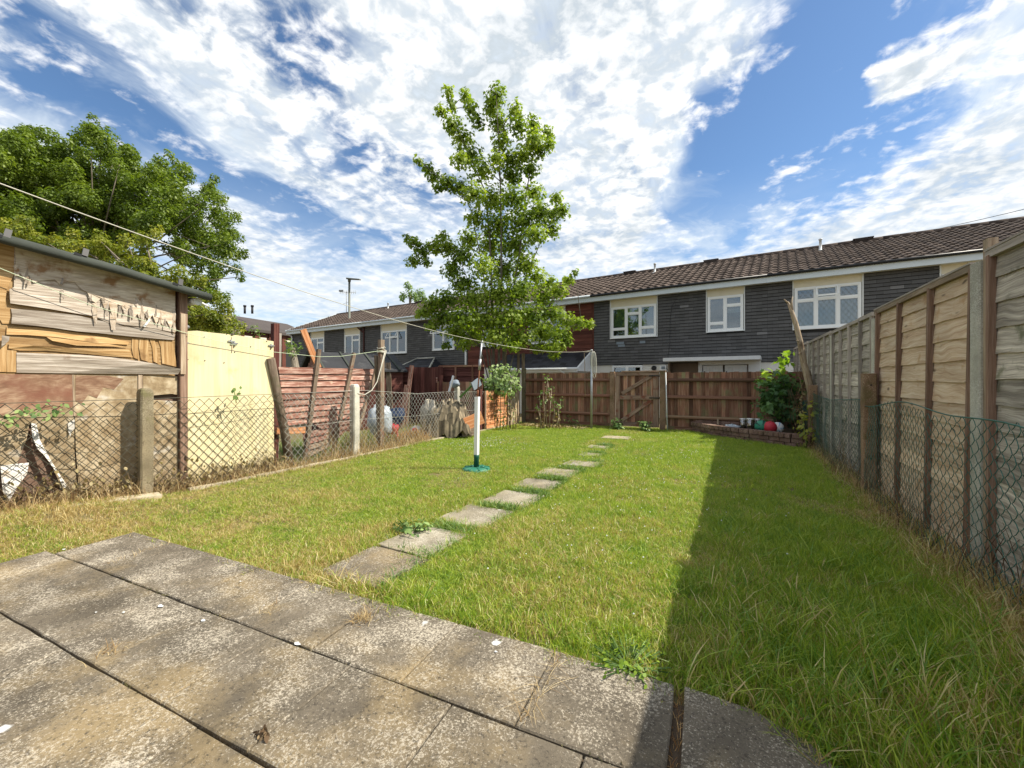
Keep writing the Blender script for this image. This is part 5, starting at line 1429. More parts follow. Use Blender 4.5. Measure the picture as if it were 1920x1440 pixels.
# grey sheet under the roof, and over it the pale surface veneer that has peeled back to a ragged edge
gs = [zp(*q) for q in ((130, 112), (700, 255), (1300, 445), (1622, 540), (1625, 962), (1350, 908), (1200, 897), (1030, 882), (860, 812), (640, 775), (400, 735), (210, 712), (85, 690), (75, 560), (125, 540))]
sheet('grey_sheet', gs, .018, 'ply_grey', offs=[0] * 5 + [.0, .0, .006, .012, .018, .02, .016, .02, .03, 0], tone=.75)
up = [zp(*q) for q in ((130, 110), (400, 170), (700, 250), (1000, 345), (1300, 440), (1620, 535), (1625, 935), (1600, 880), (1580, 925), (1540, 850), (1512, 905), (1475, 840), (1440, 880), (1405, 800), (1372, 850), (1340, 770), (1300, 860), (1268, 790), (1225, 840), (1195, 730), (1150, 790), (1120, 715), (1080, 700), (1066, 880), (1030, 800), (1000, 700), (962, 740), (930, 645), (880, 690), (835, 660), (800, 590), (745, 560), (690, 500), (600, 490), (560, 530), (500, 470), (380, 480), (300, 500), (262, 430), (215, 470), (180, 420), (140, 410))]
ro = random.Random(4)
sheet('pale_sheet', up, .028, 'ply_pale', offs=[0] * 7 + [ro.uniform(.002, .018) for _ in range(len(up) - 7)])
lo = [zp(*q) for q in ((95, 738), (400, 765), (700, 800), (1000, 868), (1150, 905), (1380, 915), (1625, 975), (1610, 1032), (1350, 1012), (1100, 990), (900, 968), (690, 950), (520, 925), (330, 902), (90, 880), (105, 800))]
sheet('grey_strip', lo, .022, 'ply_grey', offs=[0, 0, 0, 0, 0, 0, 0, .01, .015, .02, .026, .03, .03, .032, .035, .01])
# splinters of the exposed veneer
sheet('veneer', [zp(*q) for q in ((60, 905), (330, 912), (600, 945), (900, 990), (1200, 1050), (1185, 1075), (900, 1062), (560, 1010), (250, 985), (55, 980))], .012, 'ply_orange', .004, [0, 0, 0, 0, 0, .008, .014, .016, .012, .006], tone=.8)
sheet('veneer', [zp(*q) for q in ((80, 1060), (300, 1085), (620, 1105), (1190, 1115), (1235, 1195), (1000, 1180), (740, 1155), (420, 1130), (180, 1130), (75, 1110))], .016, 'ply_orange', .004, [.0, .03, .022, .014, .0, .0, .0, 0, 0, 0], tone=.95)
sheet('veneer', [zp(*q) for q in ((0, 990), (75, 1000), (70, 1040), (0, 1100))], .05, 'ply_grey', .004, [.02, .0, .0, .0], tone=.2)
sheet('veneer', [zp(*q) for q in ((420, 1000), (800, 1040), (1180, 1095), (700, 1082), (480, 1040))], .020, 'ply_orange', .004, [.0, 0, 0, .016, .012], tone=.6)
for k, (xa, xb) in enumerate(((1228, 1292), (1297, 1385), (1390, 1440), (1470, 1600))):
    sheet('veneer_square', [zp(xa, 1012 + k * 5), zp(xb - 5, 1018 + k * 5), zp(xb + 20 if k > 1 else xb - 10, 1120), zp(xb + (40 if k > 1 else 0), 1215 + k * 22), zp(xa + (35 if k > 1 else 12), 1195 + k * 18), zp(xa + (25 if k > 1 else -6), 1100)], .010, 'ply_orange', .005, [0, 0, .004, .010, .006, 0], vertical=True, tone=.55 + .12 * (k % 2))
# orange left strip and stubs
sheet('edge_strip', [zp(*q) for q in ((-400, 60), (0, 120), (130, 118), (128, 420), (60, 560), (40, 740), (120, 735), (95, 880), (20, 880), (0, 845), (-400, 800))], .012, 'ply_orange', vertical=False, tone=.6)
sheet('edge_strip', [zp(*q) for q in ((-400, 1000), (0, 1010), (60, 1020), (58, 1328), (-400, 1320))], .014, 'ply_orange', vertical=True, tone=.5)
sheet('edge_strip', [zp(*q) for q in ((62, 1125), (150, 1130), (150, 1330), (62, 1330))], .014, 'ply_orange', vertical=True, tone=.62)
# long grey strip with its curled right tail
st = [zp(*q) for q in ((148, 1148), (420, 1158), (740, 1168), (1000, 1190), (1200, 1215), (1400, 1250), (1660, 1302), (1640, 1352), (1400, 1348), (1000, 1345), (600, 1340), (150, 1335))]
sheet('grey_strip', st, .020, 'ply_grey', offs=[0, 0, .0, .015, .04, .065, .07, .03, .01, 0, 0, 0], tone=.6)
# lower sheets
sheet('lower_sheet', [zq(*q) for q in ((-500, 100), (672, 112), (690, 520), (690, 780), (715, 1190), (560, 1180), (540, 1090), (440, 870), (360, 770), (330, 560), (275, 560), (250, 700), (150, 960), (-500, 1000))], .006, 'ply_tan', tone=.6)
sheet('red_paint_patch', [zq(*q) for q in ((-500, 100), (671, 113), (684, 400), (640, 430), (590, 395), (540, 450), (470, 420), (420, 470), (350, 430), (260, 480), (180, 430), (90, 450), (0, 500), (-500, 520))], .0095, 'ply_brown', .003, tone=.6)
sheet('red_paint_patch', [zq(*q) for q in ((700, 118), (1000, 122), (1150, 150), (1060, 250), (960, 230), (900, 330), (820, 300), (760, 380), (702, 360))], .0075, 'ply_brown', .003, tone=.75)
sheet('lower_sheet', [zq(*q) for q in ((680, 112), (1290, 118), (1300, 1200), (735, 1200), (705, 800), (695, 400))], .004, 'ply_tan', tone=.5)
sheet('lower_sheet', [zq(*q) for q in ((1330, 120), (1650, 128), (1655, 300), (1600, 290), (1420, 305), (1430, 345), (1655, 360), (1655, 1200), (1335, 1200))], .006, 'ply_tan', tone=.62)
sheet('cover_strip', [zq(*q) for q in ((1282, 112), (1322, 112), (1335, 1190), (1292, 1190))], .016, 'bare_post', vertical=True)
sheet('cover_strip', [zq(*q) for q in ((668, 112), (688, 112), (700, 500), (682, 500))], .012, 'bare_post', vertical=True)
# torn white flap over the hole
sheet('torn_flap', [zq(*q) for q in ((283, 560), (335, 570), (360, 720), (440, 880), (520, 1020), (590, 1130), (555, 1170), (490, 1010), (380, 850), (330, 800), (290, 690))], .02, 'peeled_white', .004, [.0, .0, .02, .05, .07, .08, .12, .10, .07, .05, .02], tone=.8)
sheet('torn_flap', [zq(*q) for q in ((0, 960), (150, 940), (265, 930), (240, 1030), (140, 1150), (50, 1285), (10, 1200))], .015, 'peeled_white', .004, [0, 0, 0, .03, .06, .10, .05], tone=.6)
sheet('torn_flap', [zq(*q) for q in ((625, 560), (690, 530), (690, 610), (655, 640), (640, 690), (628, 640))], .018, 'peeled_white', .004, [0, 0, 0, .02, .03, .01], tone=.7)
# peeling tongues of veneer on the pale sheet
for (x, y0, w, L, c, lab) in ((235, 345, 40, 150, .07, 0), (262, 450, 45, 55, .05, 0), (565, 560, 34, 95, .05, 1), (560, 455, 40, 70, .03, 1), (145, 330, 70, 120, .03, 0), (820, 600, 40, 75, .05, 1), (868, 690, 50, 190, .05, 0), (985, 650, 40, 130, .05, 1), (1035, 690, 62, 270, .05, 0), (1105, 700, 34, 70, .04, 1), (1150, 705, 30, 70, .05, 0),
                              (1205, 705, 50, 130, .05, 1), (1300, 640, 50, 200, .06, 0), (1345, 740, 44, 90, .07, 1), (1480, 760, 30, 130, .05, 0), (1520, 830, 34, 70, .05, 1), (1605, 760, 36, 150, .05, 0), (940, 610, 36, 70, .05, 0), (1250, 640, 40, 60, .03, 1), (1440, 700, 30, 90, .03, 1)):
    n_ = 6; m = MB(); t = rnd.uniform(.3, 1); jw = rnd.uniform(-14, 14); w *= .8; L *= rnd.uniform(.9, 1.3); wz = [rnd.uniform(.6, 1.3) for _ in range(7)]
    for k in range(n_ + 1):
        f_ = k / n_; ww = w * (1 - .35 * f_) * wz[k]; cx_ = x + jw * f_
        for s2 in (-1, 1):
            p = sp(*zp(cx_ + s2 * ww / 2, y0 + L * f_), .034 + c * .55 * f_ ** 1.6 + (.008 * s2 if k else 0)); m.v.append(tuple(p))
    for k in range(n_): m.face((2 * k, 2 * k + 1, 2 * k + 3, 2 * k + 2), [(.1 * k, .0), (.1 * k, .08), (.1 * k + .1, .08), (.1 * k + .1, 0)], t)
    obj('peeling_strip', m, 'ply_pale' if lab == 0 else 'ply_grey', shed)
sheet('peeling_strip', [zp(*q) for q in ((1310, 905), (1365, 835), (1378, 850), (1330, 912))], .07, 'white_paint', .004, tone=.8)
# corner post, roof sheet with rolled felt edge
m = MB(); m.bar((SX + .02, yR + .02, 0), (SX + .02, yR + .02, zr(yR) - .02), .09, .075, (0, 1, 0), .35, 8, .003); obj('corner_post', m, 'batten', shed)
m = MB(); m.bar((SX + .07, yR + .0, 1.62), (SX + .07, yR + .0, zr(yR) - .32), .06, .03, (0, 1, 0), .6); obj('corner_batten', m, 'bare_post', shed)
m = MB(); ya, yb = yL - .1, yR + .28
prof = [(.20, -.055), (.26, -.06), (.285, -.025), (.275, .02), (.22, .05), (.0, .10), (-1.2, .12), (-2.6, .10), (-2.6, .05), (-.3, .05), (.19, -.01)]
n_ = 14
for i in range(n_ + 1):
    y = ya + (yb - ya) * i / n_; wv = .010 * math.sin(i * 1.3) + .006 * math.sin(i * 3.1)
    for (dx, dz) in prof: m.v.append((SX + dx + wv * (1 if dx > 0 else 0), y, zr(y) + dz + wv * .6 + .0))
np_ = len(prof)
for i in range(n_):
    for k in range(np_):
        a = i * np_ + k; b_ = i * np_ + (k + 1) % np_; m.face((a, b_, b_ + np_, a + np_), None, .5, k < 5)
m.face(tuple(range(np_)), None, .5); m.face(tuple(reversed(range(n_ * np_, n_ * np_ + np_))), None, .5)
obj('roof_felt', m, 'felt', shed)
for (px_, py_) in ((4, 440), (152, 476), (333, 532)):
    p = onX(px_, py_ - 2, SX + .26); m = MB(); m.bar(p + Vector((0, .03, -.03)), p + Vector((-.02, .05, .06)), .05, .02, (0, 1, 0)); m.bar(p + Vector((.01, .0, -.035)), p + Vector((.01, -.06, -.02)), .03, .015); obj('felt_clip', m, 'black_plastic', shed)
p = Vector((SX + .02, yR + .17, zr(yR) - .10)); m = MB(); m.tube([p + Vector((-.3, 0, .01)), p + Vector((.10, 0, -.02))], .055, 8, .5); m.tube([p + Vector((.02, .03, -.0)), p + Vector((.03, .16, -.06))], .018, 6, .5); obj('white_pipe_end', m, 'white_pvc', shed)

# ------------------------------------------------------------------ yellow board
yb_ = thing('plywood_screen', 'large plain yellow painted plywood board behind the wire fence', 'board', (-6.97, 3.8, 0))
poly = [onX(x, y, -6.97) for x, y in ((343, 925), (341, 621), (370, 620), (392, 623), (430, 627), (434, 631), (441, 628), (470, 633), (513, 640), (514, 890))]
m = MB(); m.prism(poly, (-.018, 0, 0), .5, lambda p: (p[2], p[1])); obj('face_board', m, 'yellow_ply', yb_)
for (x, y) in ((346, 644), (434, 641), (440, 645), (509, 649)):
    p = onX(x, y, -6.955); m = MB(); m.tube([p - UPV * .04, p + UPV * .04], .012, 6); m.bar(p + Vector((0, -.05, .01)), p + Vector((0, .05, .01)), .02, .012); obj('bracket', m, 'galv', yb_)
m = MB()
for (x, y) in ((350, 628), (352, 674), (384, 676), (383, 632), (420, 680), (500, 640), (470, 650), (425, 626), (440, 660)):
    p = onX(x, y, -6.967); m.tube([p, p + Vector((.006, 0, 0))], .008, 6)
obj('nail_head', m, 'black_plastic', yb_)
m = MB(); m.tube([onX(434, 632, -6.966), onX(435, 655, -6.966), onX(434, 662, -6.966)], .004, 4); obj('split', m, 'batten', yb_)
p = onX(348, 613, -6.99); m = MB(); m.sphere(p, .05, .05, .035, 10, 6); obj('knob', m, 'galv', yb_)
# sprig in front of the board
root = thing('sprig', 'little green sprig poking through the wire in front of the yellow board', 'plant', tuple(onX(443, 752, WX)))
m = MB(); m.tube([onX(443, 756, WX), onX(441, 742, WX + .02), onX(438, 731, WX + .03)], .006, 5); m.tube([onX(442, 745, WX + .02), onX(450, 733, WX + .03)], .004, 5); obj('stem', m, 'weed', root)
leaf_cloud('leaf', [onX(x, y, WX + .03) for x, y in ((436, 731), (441, 727), (446, 744), (451, 730), (452, 738), (444, 748), (441, 741))], [(1, -.5, .3)] * 7, .085, OVAL, 'leaf_ivy', root, None, 2)

# ------------------------------------------------------------------ leaning posts and the racked red panel
def stick(nm, a, b_, w, d, mat, label, cat='post', side=None, tube=False, group=None):
    m = MB()
    if tube: m.tube([a, a.lerp(b_, .35) + Vector((.01, .01, 0)), a.lerp(b_, .7), b_], [w * 1.0, w * .97, w * .92, w * .88], 9, .5)
    else: m.bar(a, b_, w, d, side, None, 6, .003)
    return obj(nm, m, mat, origin=tuple(a), label=label, cat=cat, group=group)
RPX = -7.22
rp = thing('slatted_fence', 'broken racked red brown slatted panel propped behind the wire fence', 'fence panel', (RPX, 6, 0), )
def rq(px_, py_, off=0): return onX(px_, py_, RPX + off)
rows = 14
for i in range(rows):
    f0, f1 = i / rows, (i + 1) / rows
    # left and right ends follow the outline of the panel in its leaning shape
    def edge(f):
        yl = 688 + (860 - 688) * f; yr = 692 + (835 - 692) * f
        xl = 522 + (22 * f if f < .66 else 22 * f + 30); xr = 701 - 72 * f * f - 8 * f
        return (xl, yl), (xr, yr)
    (l0, r0), (l1, r1) = edge(f0), edge(f1)
    pl0, pr0, pl1, pr1 = rq(*l0, .0), rq(*r0, .0), rq(*l1, .03), rq(*r1, .03)
    if i in (9,): pl0 = pl0.lerp(pr0, .34); pl1 = pl1.lerp(pr1, .36)
    m = MB(); n_ = 8; t = rnd.random(); ou, ov = rnd.random() * 20, rnd.random() * 20
    for k in range(n_ + 1):
        a = pl0.lerp(pr0, k / n_); b_ = pl1.lerp(pr1, k / n_); w = .012 * mnoise.noise((k * .8, i * 3.3, 0)); b_ = b_ + UPV * w
        m.v += [tuple(a), tuple(b_), tuple(b_ - Vector((.012, 0, 0))), tuple(a - Vector((.012, 0, 0)))]
    for k in range(n_):
        a = 4 * k; u0, u1 = ou + .35 * k, ou + .35 * (k + 1)
        for q in ((0, 1, 5, 4), (1, 2, 6, 5), (2, 3, 7, 6), (3, 0, 4, 7)): m.face([a + j for j in q], [(u0, ov + .13), (u0, ov), (u1, ov), (u1, ov + .13)] if q[0] == 0 else None, t)
    obj('slat', m, 'red_board' if i < 12 else 'post_wood', rp)
for (a, b_, w) in (((572, 862), (598, 655), .075), ((625, 845), (664, 662), .07), ((660, 840), (706, 690), .07)):
    p, q = rq(*a, .04), rq(*b_, .04); m = MB(); m.bar(p, q, w, .06, (0, 1, 0), None, 6, .003); obj('batten', m, 'post_wood', rp)
m = MB(); m.bar(rq(518, 808, .02), rq(572, 806, .02), .12, .03); obj('loose_rail', m, 'orange_board', rp)
stick('fence_post', Vector((rq(520, 700).x - .1, rq(520, 700).y, 0)), onX(516, 607, RPX - .1), .10, .10, 'dark_red', 'square dark red post rising behind the yellow board', 'fence post', (0, 1, 0))
stick('fence_post', Vector((RPX - .12, onX(526, 700, RPX).y, 0)), onX(524, 625, RPX - .12), .05, .05, 'batten_grey', 'thin grey upright beside the dark red post', 'fence post', (0, 1, 0))
stick('leaning_log', Vector((-7.02, onX(545, 850, -7.0).y, -.02)), onX(508, 672, -6.93), .075, 0, 'log', 'thick round weathered log leaning towards the yellow board', 'log', None, True)
m = MB(); a, b_ = onX(597, 690, RPX - .15), onX(568, 618, RPX - .15); m.bar(a, b_, .13, .035, (0, 1, 0), None, 5, .003)
obj('leaning_timber', m, 'orange_board', origin=tuple(a), label='short reddish plank tilted to the left above the red panel', cat='plank')
pq = onX(714, 845, -6.90); a = Vector((-6.90, pq.y, 0)); b_ = onX(716, 637, -6.90)
stick('tall_post', a, Vector((-6.92, b_.y, b_.z)), .115, .09, 'post_wood', 'tall flaky red brown post with washing rope tied round its top', 'post', (0, 1, 0))
stick('tall_post', Vector((-7.05, a.y + .1, 0)), Vector((-7.0, b_.y - .08, b_.z - .35)), .06, .05, 'log', 'thin weathered upright tight behind the roped post', 'post', (0, 1, 0))
tp = Vector((-6.86, b_.y, b_.z - .24))
m = MB(); r = random.Random(8)
for k in range(5):
    z = tp.z + r.uniform(-.05, .06); pts = []
    for t in range(11):
        an = t / 10 * 6.4; pts.append(Vector((-6.92 + .085 * math.cos(an), tp.y + .095 * math.sin(an), z + .02 * math.sin(an * 2 + k))))
    m.tube(pts, .0085, 5, .5)
cp_ = onX(668, 735, -6.72)
loop = [tp + Vector((.03, .03, 0)), onX(714, 690, -6.76), onX(707, 716, -6.73), onX(697, 732, -6.72), onX(684, 740, -6.71), onX(672, 738, -6.70), cp_]
m.tube(loop, .010, 6, .5); m.tube([tp + Vector((.04, .06, 0)), onX(718, 680, -6.8), onX(711, 715, -6.8)], .007, 5, .5)
obj('tied_rope', m, 'rope', origin=tuple(tp), label='pale rope knotted round the tall post and looped to the concrete post', cat='rope')
m = MB(); ends = [tp, onX(640, 668, -6.83), onX(600, 669, -6.84), onX(513, 660, -6.9), onX(430, 645, -6.9), onX(340, 622, -6.86), onX(170, 572, -6.84), onX(0, 503, -6.82), onX(-150, 440, -6.8)]
# smooth catenary like polyline
m.tube(ends, .0042, 5, .5); obj('old_line', m, 'rope_green', origin=tuple(tp), label='thin greenish line strung from the tall post along the shed front', cat='rope')

# ------------------------------------------------------------------ neighbour's plot
ns_ = thing('garden_shed', 'low red shed with battened black felt roof behind the red panel', 'shed', tuple(at(620, 712, 13) - UPV * 1.54))
rd, gd = RT * .77 + FW * .64, RT * .64 - FW * .77
A0 = at(580, 659, 12.6); A1 = A0 + rd * 2.7; dz_ = UPV * -.56
fr_l, fr_r, bk_l, bk_r = A0 + gd * 1.05 + dz_, A1 + gd * 1.05 + dz_, A0 - gd * 1.05 + dz_, A1 - gd * 1.05 + dz_
m = MB(); th = Vector((0, 0, -.05))
for q in ((fr_l, fr_r, A1, A0), (A0, A1, bk_r, bk_l)): m.prism(q, th, .5)
obj('roof', m, 'felt_dark', ns_)
for k in (.05, .33, .62, .90):
    a = A0.lerp(A1, k); b_ = fr_l.lerp(fr_r, k); m = MB(); m.bar(a + UPV * .02, b_ + UPV * .02, .06, .035, rd); obj('roof_batten', m, 'felt', ns_)
for (a, b_) in ((A0, fr_l), (A0, bk_l)): m = MB(); m.bar(a - rd * .03, b_ - rd * .03, .11, .03, (0, 0, 1)); obj('barge_board', m, 'felt', ns_)
def gp(u, g, z): q = A0 + rd * u + gd * g; return Vector((q.x, q.y, z))
zt = fr_l.z - .02
m = MB(); m.prism([gp(.10, -.92, 0), gp(.10, .92, 0), gp(.10, .92, zt), gp(.10, 0, A0.z - .1), gp(.10, -.92, zt)], rd * 2.5, .3, lambda p: (p[1], p[2])); obj('wall', m, 'dark_red', ns_)
for k in range(13):
    z = zt - .8 + k * .11; hw = min(.90, (A0.z - .08 - z - .1) / .56 * 1.05)
    if hw > .05: m = MB(); m.bar(gp(.075, -hw, z), gp(.075, hw, z), .105, .02, (0, 0, 1)); obj('board', m, 'red_board', ns_)
# dark red fence panels and gate at the end of that plot
def nb(px0, py0, px1, py1, Z, nm, label, mat, n_, horiz, cat='fence panel', grp=None, extra=()):
    a, b_ = at(px0, 712, Z), at(px1, 712, Z + (px1 - px0) * -.0015 * 6); zt = at(px0, py0, Z).z; zb = max(0, at(px0, py1, Z).z); a.z = b_.z = 0
    root = thing(nm, label, cat, tuple(a.lerp(b_, .5)), grp); d = (b_ - a); L = d.length; d.normalize(); nrm = Vector((d.y, -d.x, 0))
    for i in range(n_):
        m = MB()
        if horiz: z = zb + (zt - zb) * (i + .5) / n_; m.bar(a + UPV * z, b_ + UPV * z, (zt - zb) / n_ * 1.04, .014, UPV + nrm * -.12, None, 4, .004)
        else: p = a + d * (L * (i + .5) / n_); m.bar(p + UPV * zb, p + UPV * (zt + rnd.uniform(-.01, .01)), L / n_ * .985, .014, d, None, 3, .002)
        obj('slat' if horiz else 'board', m, mat, root)
    for (f0, z0, f1, z1, w, mt) in extra:
        m = MB(); p, q = a + d * (L * f0) + UPV * (zb + (zt - zb) * z0) + nrm * .035, a + d * (L * f1) + UPV * (zb + (zt - zb) * z1) + nrm * .035; m.bar(p, q, w, .035, None, None, 4, .003); obj('batten', m, mt, root)
    return root
G_ = 'dark panels at the end of the neighbouring plot'
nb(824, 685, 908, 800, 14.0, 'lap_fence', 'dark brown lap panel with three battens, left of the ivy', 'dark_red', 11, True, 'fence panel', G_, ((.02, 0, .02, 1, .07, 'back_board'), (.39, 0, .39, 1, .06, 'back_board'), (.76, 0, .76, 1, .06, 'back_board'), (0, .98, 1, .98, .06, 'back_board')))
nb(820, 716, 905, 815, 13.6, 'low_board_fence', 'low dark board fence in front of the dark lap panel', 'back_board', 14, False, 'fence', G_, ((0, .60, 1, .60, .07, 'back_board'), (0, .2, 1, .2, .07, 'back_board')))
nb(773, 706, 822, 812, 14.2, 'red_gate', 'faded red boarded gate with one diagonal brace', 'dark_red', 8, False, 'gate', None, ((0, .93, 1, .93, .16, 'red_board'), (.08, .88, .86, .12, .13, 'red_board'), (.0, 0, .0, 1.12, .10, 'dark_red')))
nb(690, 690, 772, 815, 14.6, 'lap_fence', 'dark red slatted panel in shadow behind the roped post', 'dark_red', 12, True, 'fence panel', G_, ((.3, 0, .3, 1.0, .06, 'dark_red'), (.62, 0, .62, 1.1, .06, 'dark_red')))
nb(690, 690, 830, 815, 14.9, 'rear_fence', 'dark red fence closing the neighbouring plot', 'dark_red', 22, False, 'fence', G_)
for (x0, y0, x1, y1, Z, w, mt, lab) in ((734, 800, 727, 680, 13.2, .15, 'log', 'weathered upright post right of the roped post'), (757, 800, 772, 685, 13.0, .12, 'red_board', 'leaning red board in the dark of the neighbouring plot'), (748, 800, 752, 690, 13.6, .08, 'dark_red', 'thin dark red upright behind the leaning red board'),
                                        (752, 800, 763, 722, 12.9, .16, 'red_board', 'short wide plank leaning on the red boards'), (824, 800, 827, 703, 13.5, .11, 'dark_red', 'square gate post beside the faded red gate'), (763, 812, 768, 735, 11.8, .03, 'bare_post', 'thin yellowish cane standing behind the wire fence')):
    a = at(x0, 712, Z); a.z = 0; b_ = at(x1, y1, Z); m = MB(); m.bar(a, b_, w, .05 if w > .05 else .03, RT, None, 5, .003); obj('upright', m, mt, origin=tuple(a), label=lab, cat='post', group='loose uprights in the neighbouring plot')
# rubbish
def G0(px_, py_, Z):
    p = at(px_, py_, Z); p.z = max(p.z, .02); return p
def sack(px_, py_, Z, rx, rz, mat, label, jit=.5, ry=None, nm='bag'):
    c = at(px_, py_, Z); c.z = max(c.z, rz * .85); m = MB(); m.sphere(c, rx, ry or rx * .8, rz, 18, 12, .5, jit); return obj(nm, m, mat, origin=(c.x, c.y, c.z - rz), label=label, cat='bag')
sack(712, 790, 9.9, .30, .36, 'bag_white', 'bulging white plastic sack on the ground behind the roped post', .45)
sack(804, 775, 11.3, .26, .33, 'sack', 'torn off-white sack in front of the rubbish heap', .6)
sack(826, 785, 11.6, .32, .30, 'cloth_navy', 'dark blue cloth bundle between the white sack and the concrete post', .6, nm='cloth_bundle')['category'] = 'cloth'
sack(742, 782, 11.0, .22, .22, 'cloth_navy', 'dark blue bundle in shade behind the red toy', .6, nm='cloth_bundle')['category'] = 'cloth'
c = G0(780, 796, 11.2); c.z = .14; root = thing('football', 'white and red football on the neighbour\'s grass', 'ball', (c.x, c.y, 0)); m = MB(); m.sphere(c, .17, .17, .17, 16, 10); obj('shell', m, 'ball_white', root)
m = MB(); m.sphere(c + Vector((.06, -.11, .04)), .085, .085, .085, 10, 8); m.sphere(c + Vector((-.10, -.08, -.03)), .07, .07, .07, 10, 8); obj('red_patch', m, 'red_plastic', root)
c = G0(736, 790, 10.4); c.z = .3; m = MB(); m.sphere(c, .17, .13, .12, 12, 8, .5, .6); m.tube([c + Vector((-.2, 0, -.05)), c + Vector((-.05, -.05, -.28))], .03, 6); m.tube([c + Vector((.15, 0, -.05)), c + Vector((.2, -.05, -.28))], .03, 6)
obj('red_toy', m, 'red_plastic', origin=(c.x, c.y, 0), label='red plastic toy lying in the weeds behind the wire fence', cat='toy')
# heap of old cloth, branches and boards
hp = at(838, 790, 11.2); hp.z = 0
m = MB(); r = random.Random(6); nx_, ny_ = 26, 18
for j in range(ny_ + 1):
    for i in range(nx_ + 1):
        u, v = i / nx_, j / ny_; x = (u - .5) * 1.35; y = (v - .5) * .8; h_ = 1.0 * max(0, math.sin(3.14 * u)) ** .6 * max(0, math.sin(3.14 * v)) ** .6 * (.65 + .5 * u)
        h_ += .30 * mnoise.noise((u * 4, v * 4, 2)) + .20 * mnoise.noise((u * 9, v * 9, 5)) + .12 * r.random(); m.v.append(tuple(hp + RT * x + FW * y + UPV * max(0, h_)))
for j in range(ny_):
    for i in range(nx_):
        a = j * (nx_ + 1) + i; m.face((a, a + 1, a + nx_ + 2, a + nx_ + 1), None, r.random(), False)
obj('rubbish_heap', m, 'cloth_tan', origin=tuple(hp), label='tall heap of tan old cloth and carpet behind the chain link', cat='rubbish heap')
for (x0, y0, x1, y1, w, mt, lab) in ((862, 800, 905, 782, .34, 'orange_board', 'orange brown board lying on edge behind the last concrete post'), (866, 812, 900, 808, .2, 'post_wood', 'weathered plank at the foot of the rubbish heap'), (842, 735, 850, 705, .06, 'steel', 'shiny metal tube sticking out of the rubbish heap'),
                                     (862, 745, 890, 718, .05, 'weed', 'green handled pole sticking out of the rubbish heap'), (886, 725, 900, 715, .22, 'bin_grey', 'dark grey plastic tray on top of the rubbish heap')):
    a, b_ = at(x0, y0, 11.0), at(x1, y1, 11.2); a.z = max(a.z, .05); m = MB(); m.bar(a, b_, w, .035, UPV, None, 4, .004); obj('scrap_piece', m, mt, origin=tuple(a), label=lab, cat='scrap', group='scrap on the rubbish heap')
c = at(852, 720, 11.4); m = MB(); m.sphere(c, .16, .1, .10, 12, 8, .5, .4); obj('grey_basin', m, 'bin_grey', origin=tuple(c), label='upturned pale grey basin on the rubbish heap', cat='basin')

# ------------------------------------------------------------------ street lamp, far block
p = at(655, 712, 30.0); p.z = 0; tz = at(655, 527, 30).z
root = thing('street_lamp', 'tall grey street lamp with a flat lantern, in front of the terrace', 'street lamp', tuple(p)); m = MB(); m.tube([p, p + UPV * 1.2, p + UPV * 1.25, p + UPV * tz], [.12, .12, .085, .075], 10, .5); obj('column', m, 'lamp_grey', root)
m = MB(); t = p + UPV * tz; m.tube([t - UPV * .05, t + UPV * .18], [.10, .11], 10, .5); m.bar(t + UPV * .17 - RT * .14, t + UPV * .06 + RT * .85 - FW * .2, .34, .10, (0, 1, 0), .4, 3, 0, .7); obj('lantern', m, 'lamp_grey', root)
fb = at(505, 712, 46); fb.z = 0
root = thing('far_block', 'low far block with dark shallow roof, dark red boards and pale windows', 'building', tuple(fb))
a, b_ = at(415, 712, 42), at(590, 712, 54); a.z = b_.z = 0; d = (b_ - a).normalized(); nr = Vector((-d.y, d.x, 0)); L = (b_ - a).length
ez = 1.54 + (712 - 612) * 43 / 780; rz = ez + 1.9
m = MB(); P = [a - nr * .5 + UPV * ez, a + nr * 4.5 + UPV * rz, a + nr * 9 + UPV * ez, a + nr * 9 + UPV * (ez - .3), a - nr * .5 + UPV * (ez - .3)]; m.prism(P, d * L, .5); obj('roof', m, 'roof_dark', root)
m = MB(); m.prism([a, a + nr * 8, a + nr * 8 + UPV * (ez - .3), a + UPV * (ez - .3)], d * L, .5); obj('wall', m, 'dark_red', root)
for k in range(7):
    u = L * (k + .5) / 7; m = MB(); c = a + d * u - nr * .04; m.bar(c + UPV * .3, c + UPV * (ez - .8), 1.5, .06, d, .5); w_ = obj('window', m, 'cream_board', root)
    m = MB(); m.bar(c - nr * .04 + UPV * .5, c - nr * .04 + UPV * (ez - 1.0), 1.1, .04, d, .5); obj('pane', m, 'room_dark', w_).parent = w_
    m = MB(); m.bar(c + d * 1.3 + UPV * .0 - nr * .06, c + d * 1.3 + UPV * (ez - .3) - nr * .06, .5, .1, d); obj('red_pier', m, 'clad_brown', root)
for (px_) in (459, 473): q = at(px_, 588, 47); m = MB(); m.tube([q, q + UPV * .75], .12, 8, .2); m.tube([q + UPV * .75, q + UPV * .95], .16, 8, .2); obj('flue', m, 'felt_dark', root)
# overhead cables
for (y0, y1, lab) in ((446, 388, 'upper overhead cable crossing the sky above the right roof'), (452, 414, 'lower overhead cable crossing the sky above the right roof')):
    a = at(1640 if y0 == 446 else 1790, y0 + 6 if y0 == 446 else 441, 19.5); b_ = at(2150, y1 - (55 if y0 == 446 else 66), 12); m = MB(); m.tube(rope_between(a, b_, .12, 10), .011, 4, .5)
    obj('overhead_cable', m, 'felt_dark', origin=tuple(a), label=lab, cat='cable', group='overhead cables')

